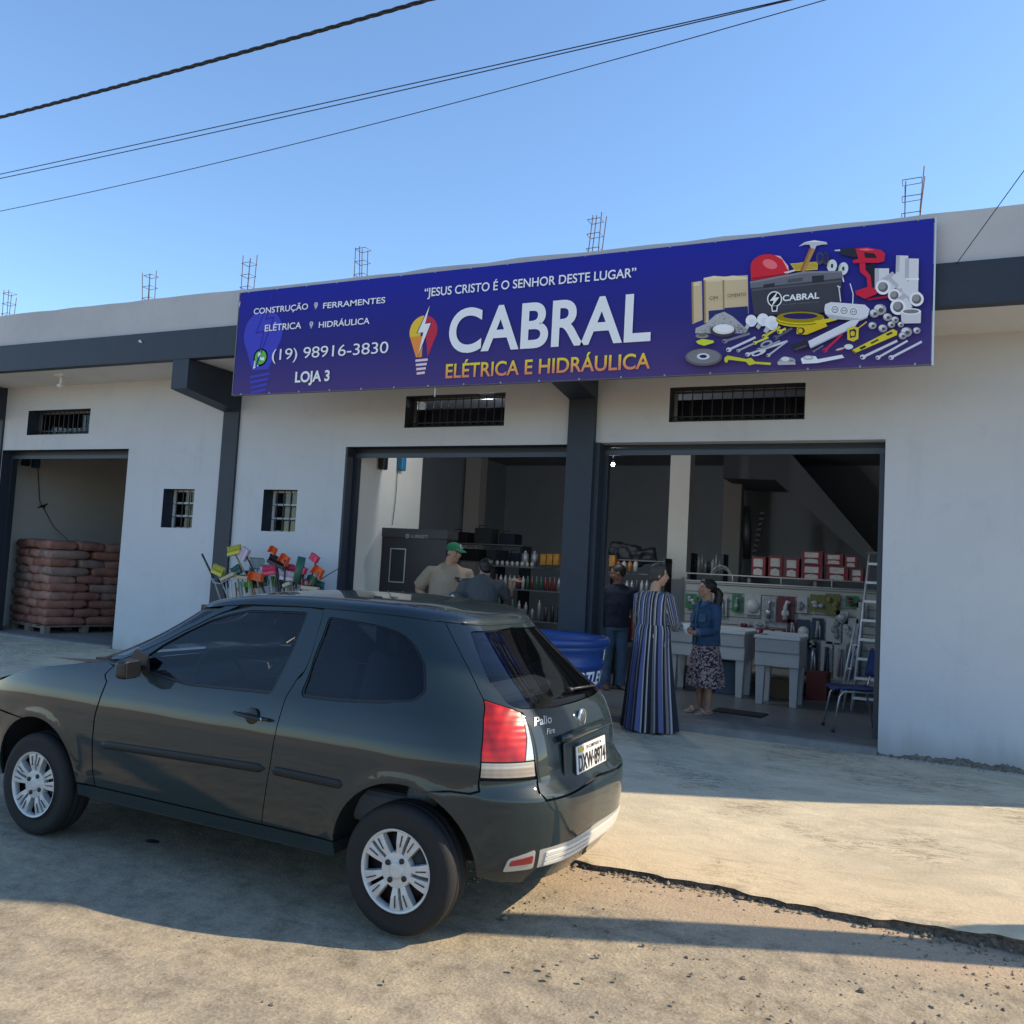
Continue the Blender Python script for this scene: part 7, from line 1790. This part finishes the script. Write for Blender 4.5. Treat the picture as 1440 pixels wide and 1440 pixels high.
# scraps on the road by the car
b=MB(); p=at(214,1183,Z=0); b.ell((0,0,0),(.05,.03,.004),10,5); simple(b,'flattened_scrap',M('black rubber scrap',(.015,.015,.015),.8),'flat black scrap on the road under the car door','scrap',loc=(p.x,p.y,.0))
# surroundings on the other side of the street (seen only in reflections)

# more stock deeper in the shop
x3,wd3=darkrack(966,1016,778,905,13.6,'small dark shelf of fittings between the two inside pillars',[at(990,y,Y=13.6).z for y in (806,)],4)
zf=at(990,806,Y=13.6).z
for i in range(9):
    px=970+i*5; p=at(px,806,Y=13.6); can(p.x,13.7,zf+.001,.03,rg.uniform(.18,.34),cols[[1,3,4,1][i%4]],cols[[4,1][i%2]],'fitting','%s upright metal fitting on the small shelf between the inside pillars'%ORD[i],'fittings between the pillars','fitting')
for px,y0,y1,wd_,lb in ((1050,712,786,.10,'long dark tool hanging upright right of the second inside pillar'),):
    a=at(px,y0,Y=14.5); c=at(px,y1,Y=14.5); b=MB(); b.tube([a,(a+c)/2,c],[(.05,.02),(.08,.03),(.06,.02)],8); simple(b,'hanging_saw',steel_d,lb,'saw')
a=at(1072,722,Y=14.5); c=at(1060,782,Y=14.5); b=MB()
for i in range(9):
    p=a.lerp(c,i/8); b.obox(p,(.07,.03,.035),(0,rg.uniform(-.4,.4),0)); 
    if i<8: b.tube([p,a.lerp(c,(i+1)/8)],.012,5)
simple(b,'hanging_chain',black,'dark link chain hanging beside the long dark tool','chain')
# boxes and buckets under the sinks
k_=0
for (x,y,sx,sy,sz,m_,lb) in ((-2.55,11.75,.30,.28,.30,steel_d,'dark carton under the wide laundry sink, left'),(-2.15,11.75,.26,.28,.42,M('dusty blue carton',(.05,.08,.12),.7),'dusty blue carton under the wide laundry sink, right'),(-1.45,11.9,.30,.3,.24,M('brown carton',(.14,.09,.05),.8),'brown carton on the floor behind the smaller sink'),(-1.05,12.1,.26,.26,.36,M('dark red carton',(.10,.02,.02),.7),'dark red carton on the floor right of the smaller sink')):
    b=MB(); b.box(-sx/2,sx/2,-sy/2,sy/2,0,sz); simple(b,'carton',m_,lb,'carton',bevel=.006,loc=(x,y,FLOOR+.003),rot=(0,0,rg.uniform(-.3,.3)))
for i,(px,py) in enumerate(((1066,812),(1090,812),(1112,812))): pass
# rolled hoses and coils on the white wall side
for i,(px,py,r_) in enumerate(((1186,890,.10),)):
    pass
p=at(1128,944,Y=12.3); b=MB(); b.lathe([(.14*1,0),(.16,.02),(.16,.05),(.14,.07),(.12,.05),(.12,.02),(.14,0)],(0,0,0),'Y',24); simple(b,'hose_coil',M('black hose',(.012,.012,.014),.4),'black coiled hose leaning low against the rack behind the sink leg','hose',loc=(p.x,12.28,FLOOR+.165))
# litter and bigger stones on the road
for i,(px,py,r_) in enumerate(((765,1358,.016),(708,1290,.02),(722,1360,.013),(772,1372,.015),(820,1376,.012),(905,1328,.014),(1212,1392,.018),(985,1260,.016))):
    p=at(px,py,Z=0); b=MB(); pebble(b,0,0,-.004,r_); b.tube([(0,0,0),(0,0,r_*.3)],r_*.7,6); simple(b,'stone',MATS['grit'],'%s loose dark stone on the sunny road, counted from the car'%ORD[i],'stone','loose stones on the road',loc=(p.x,p.y,0))
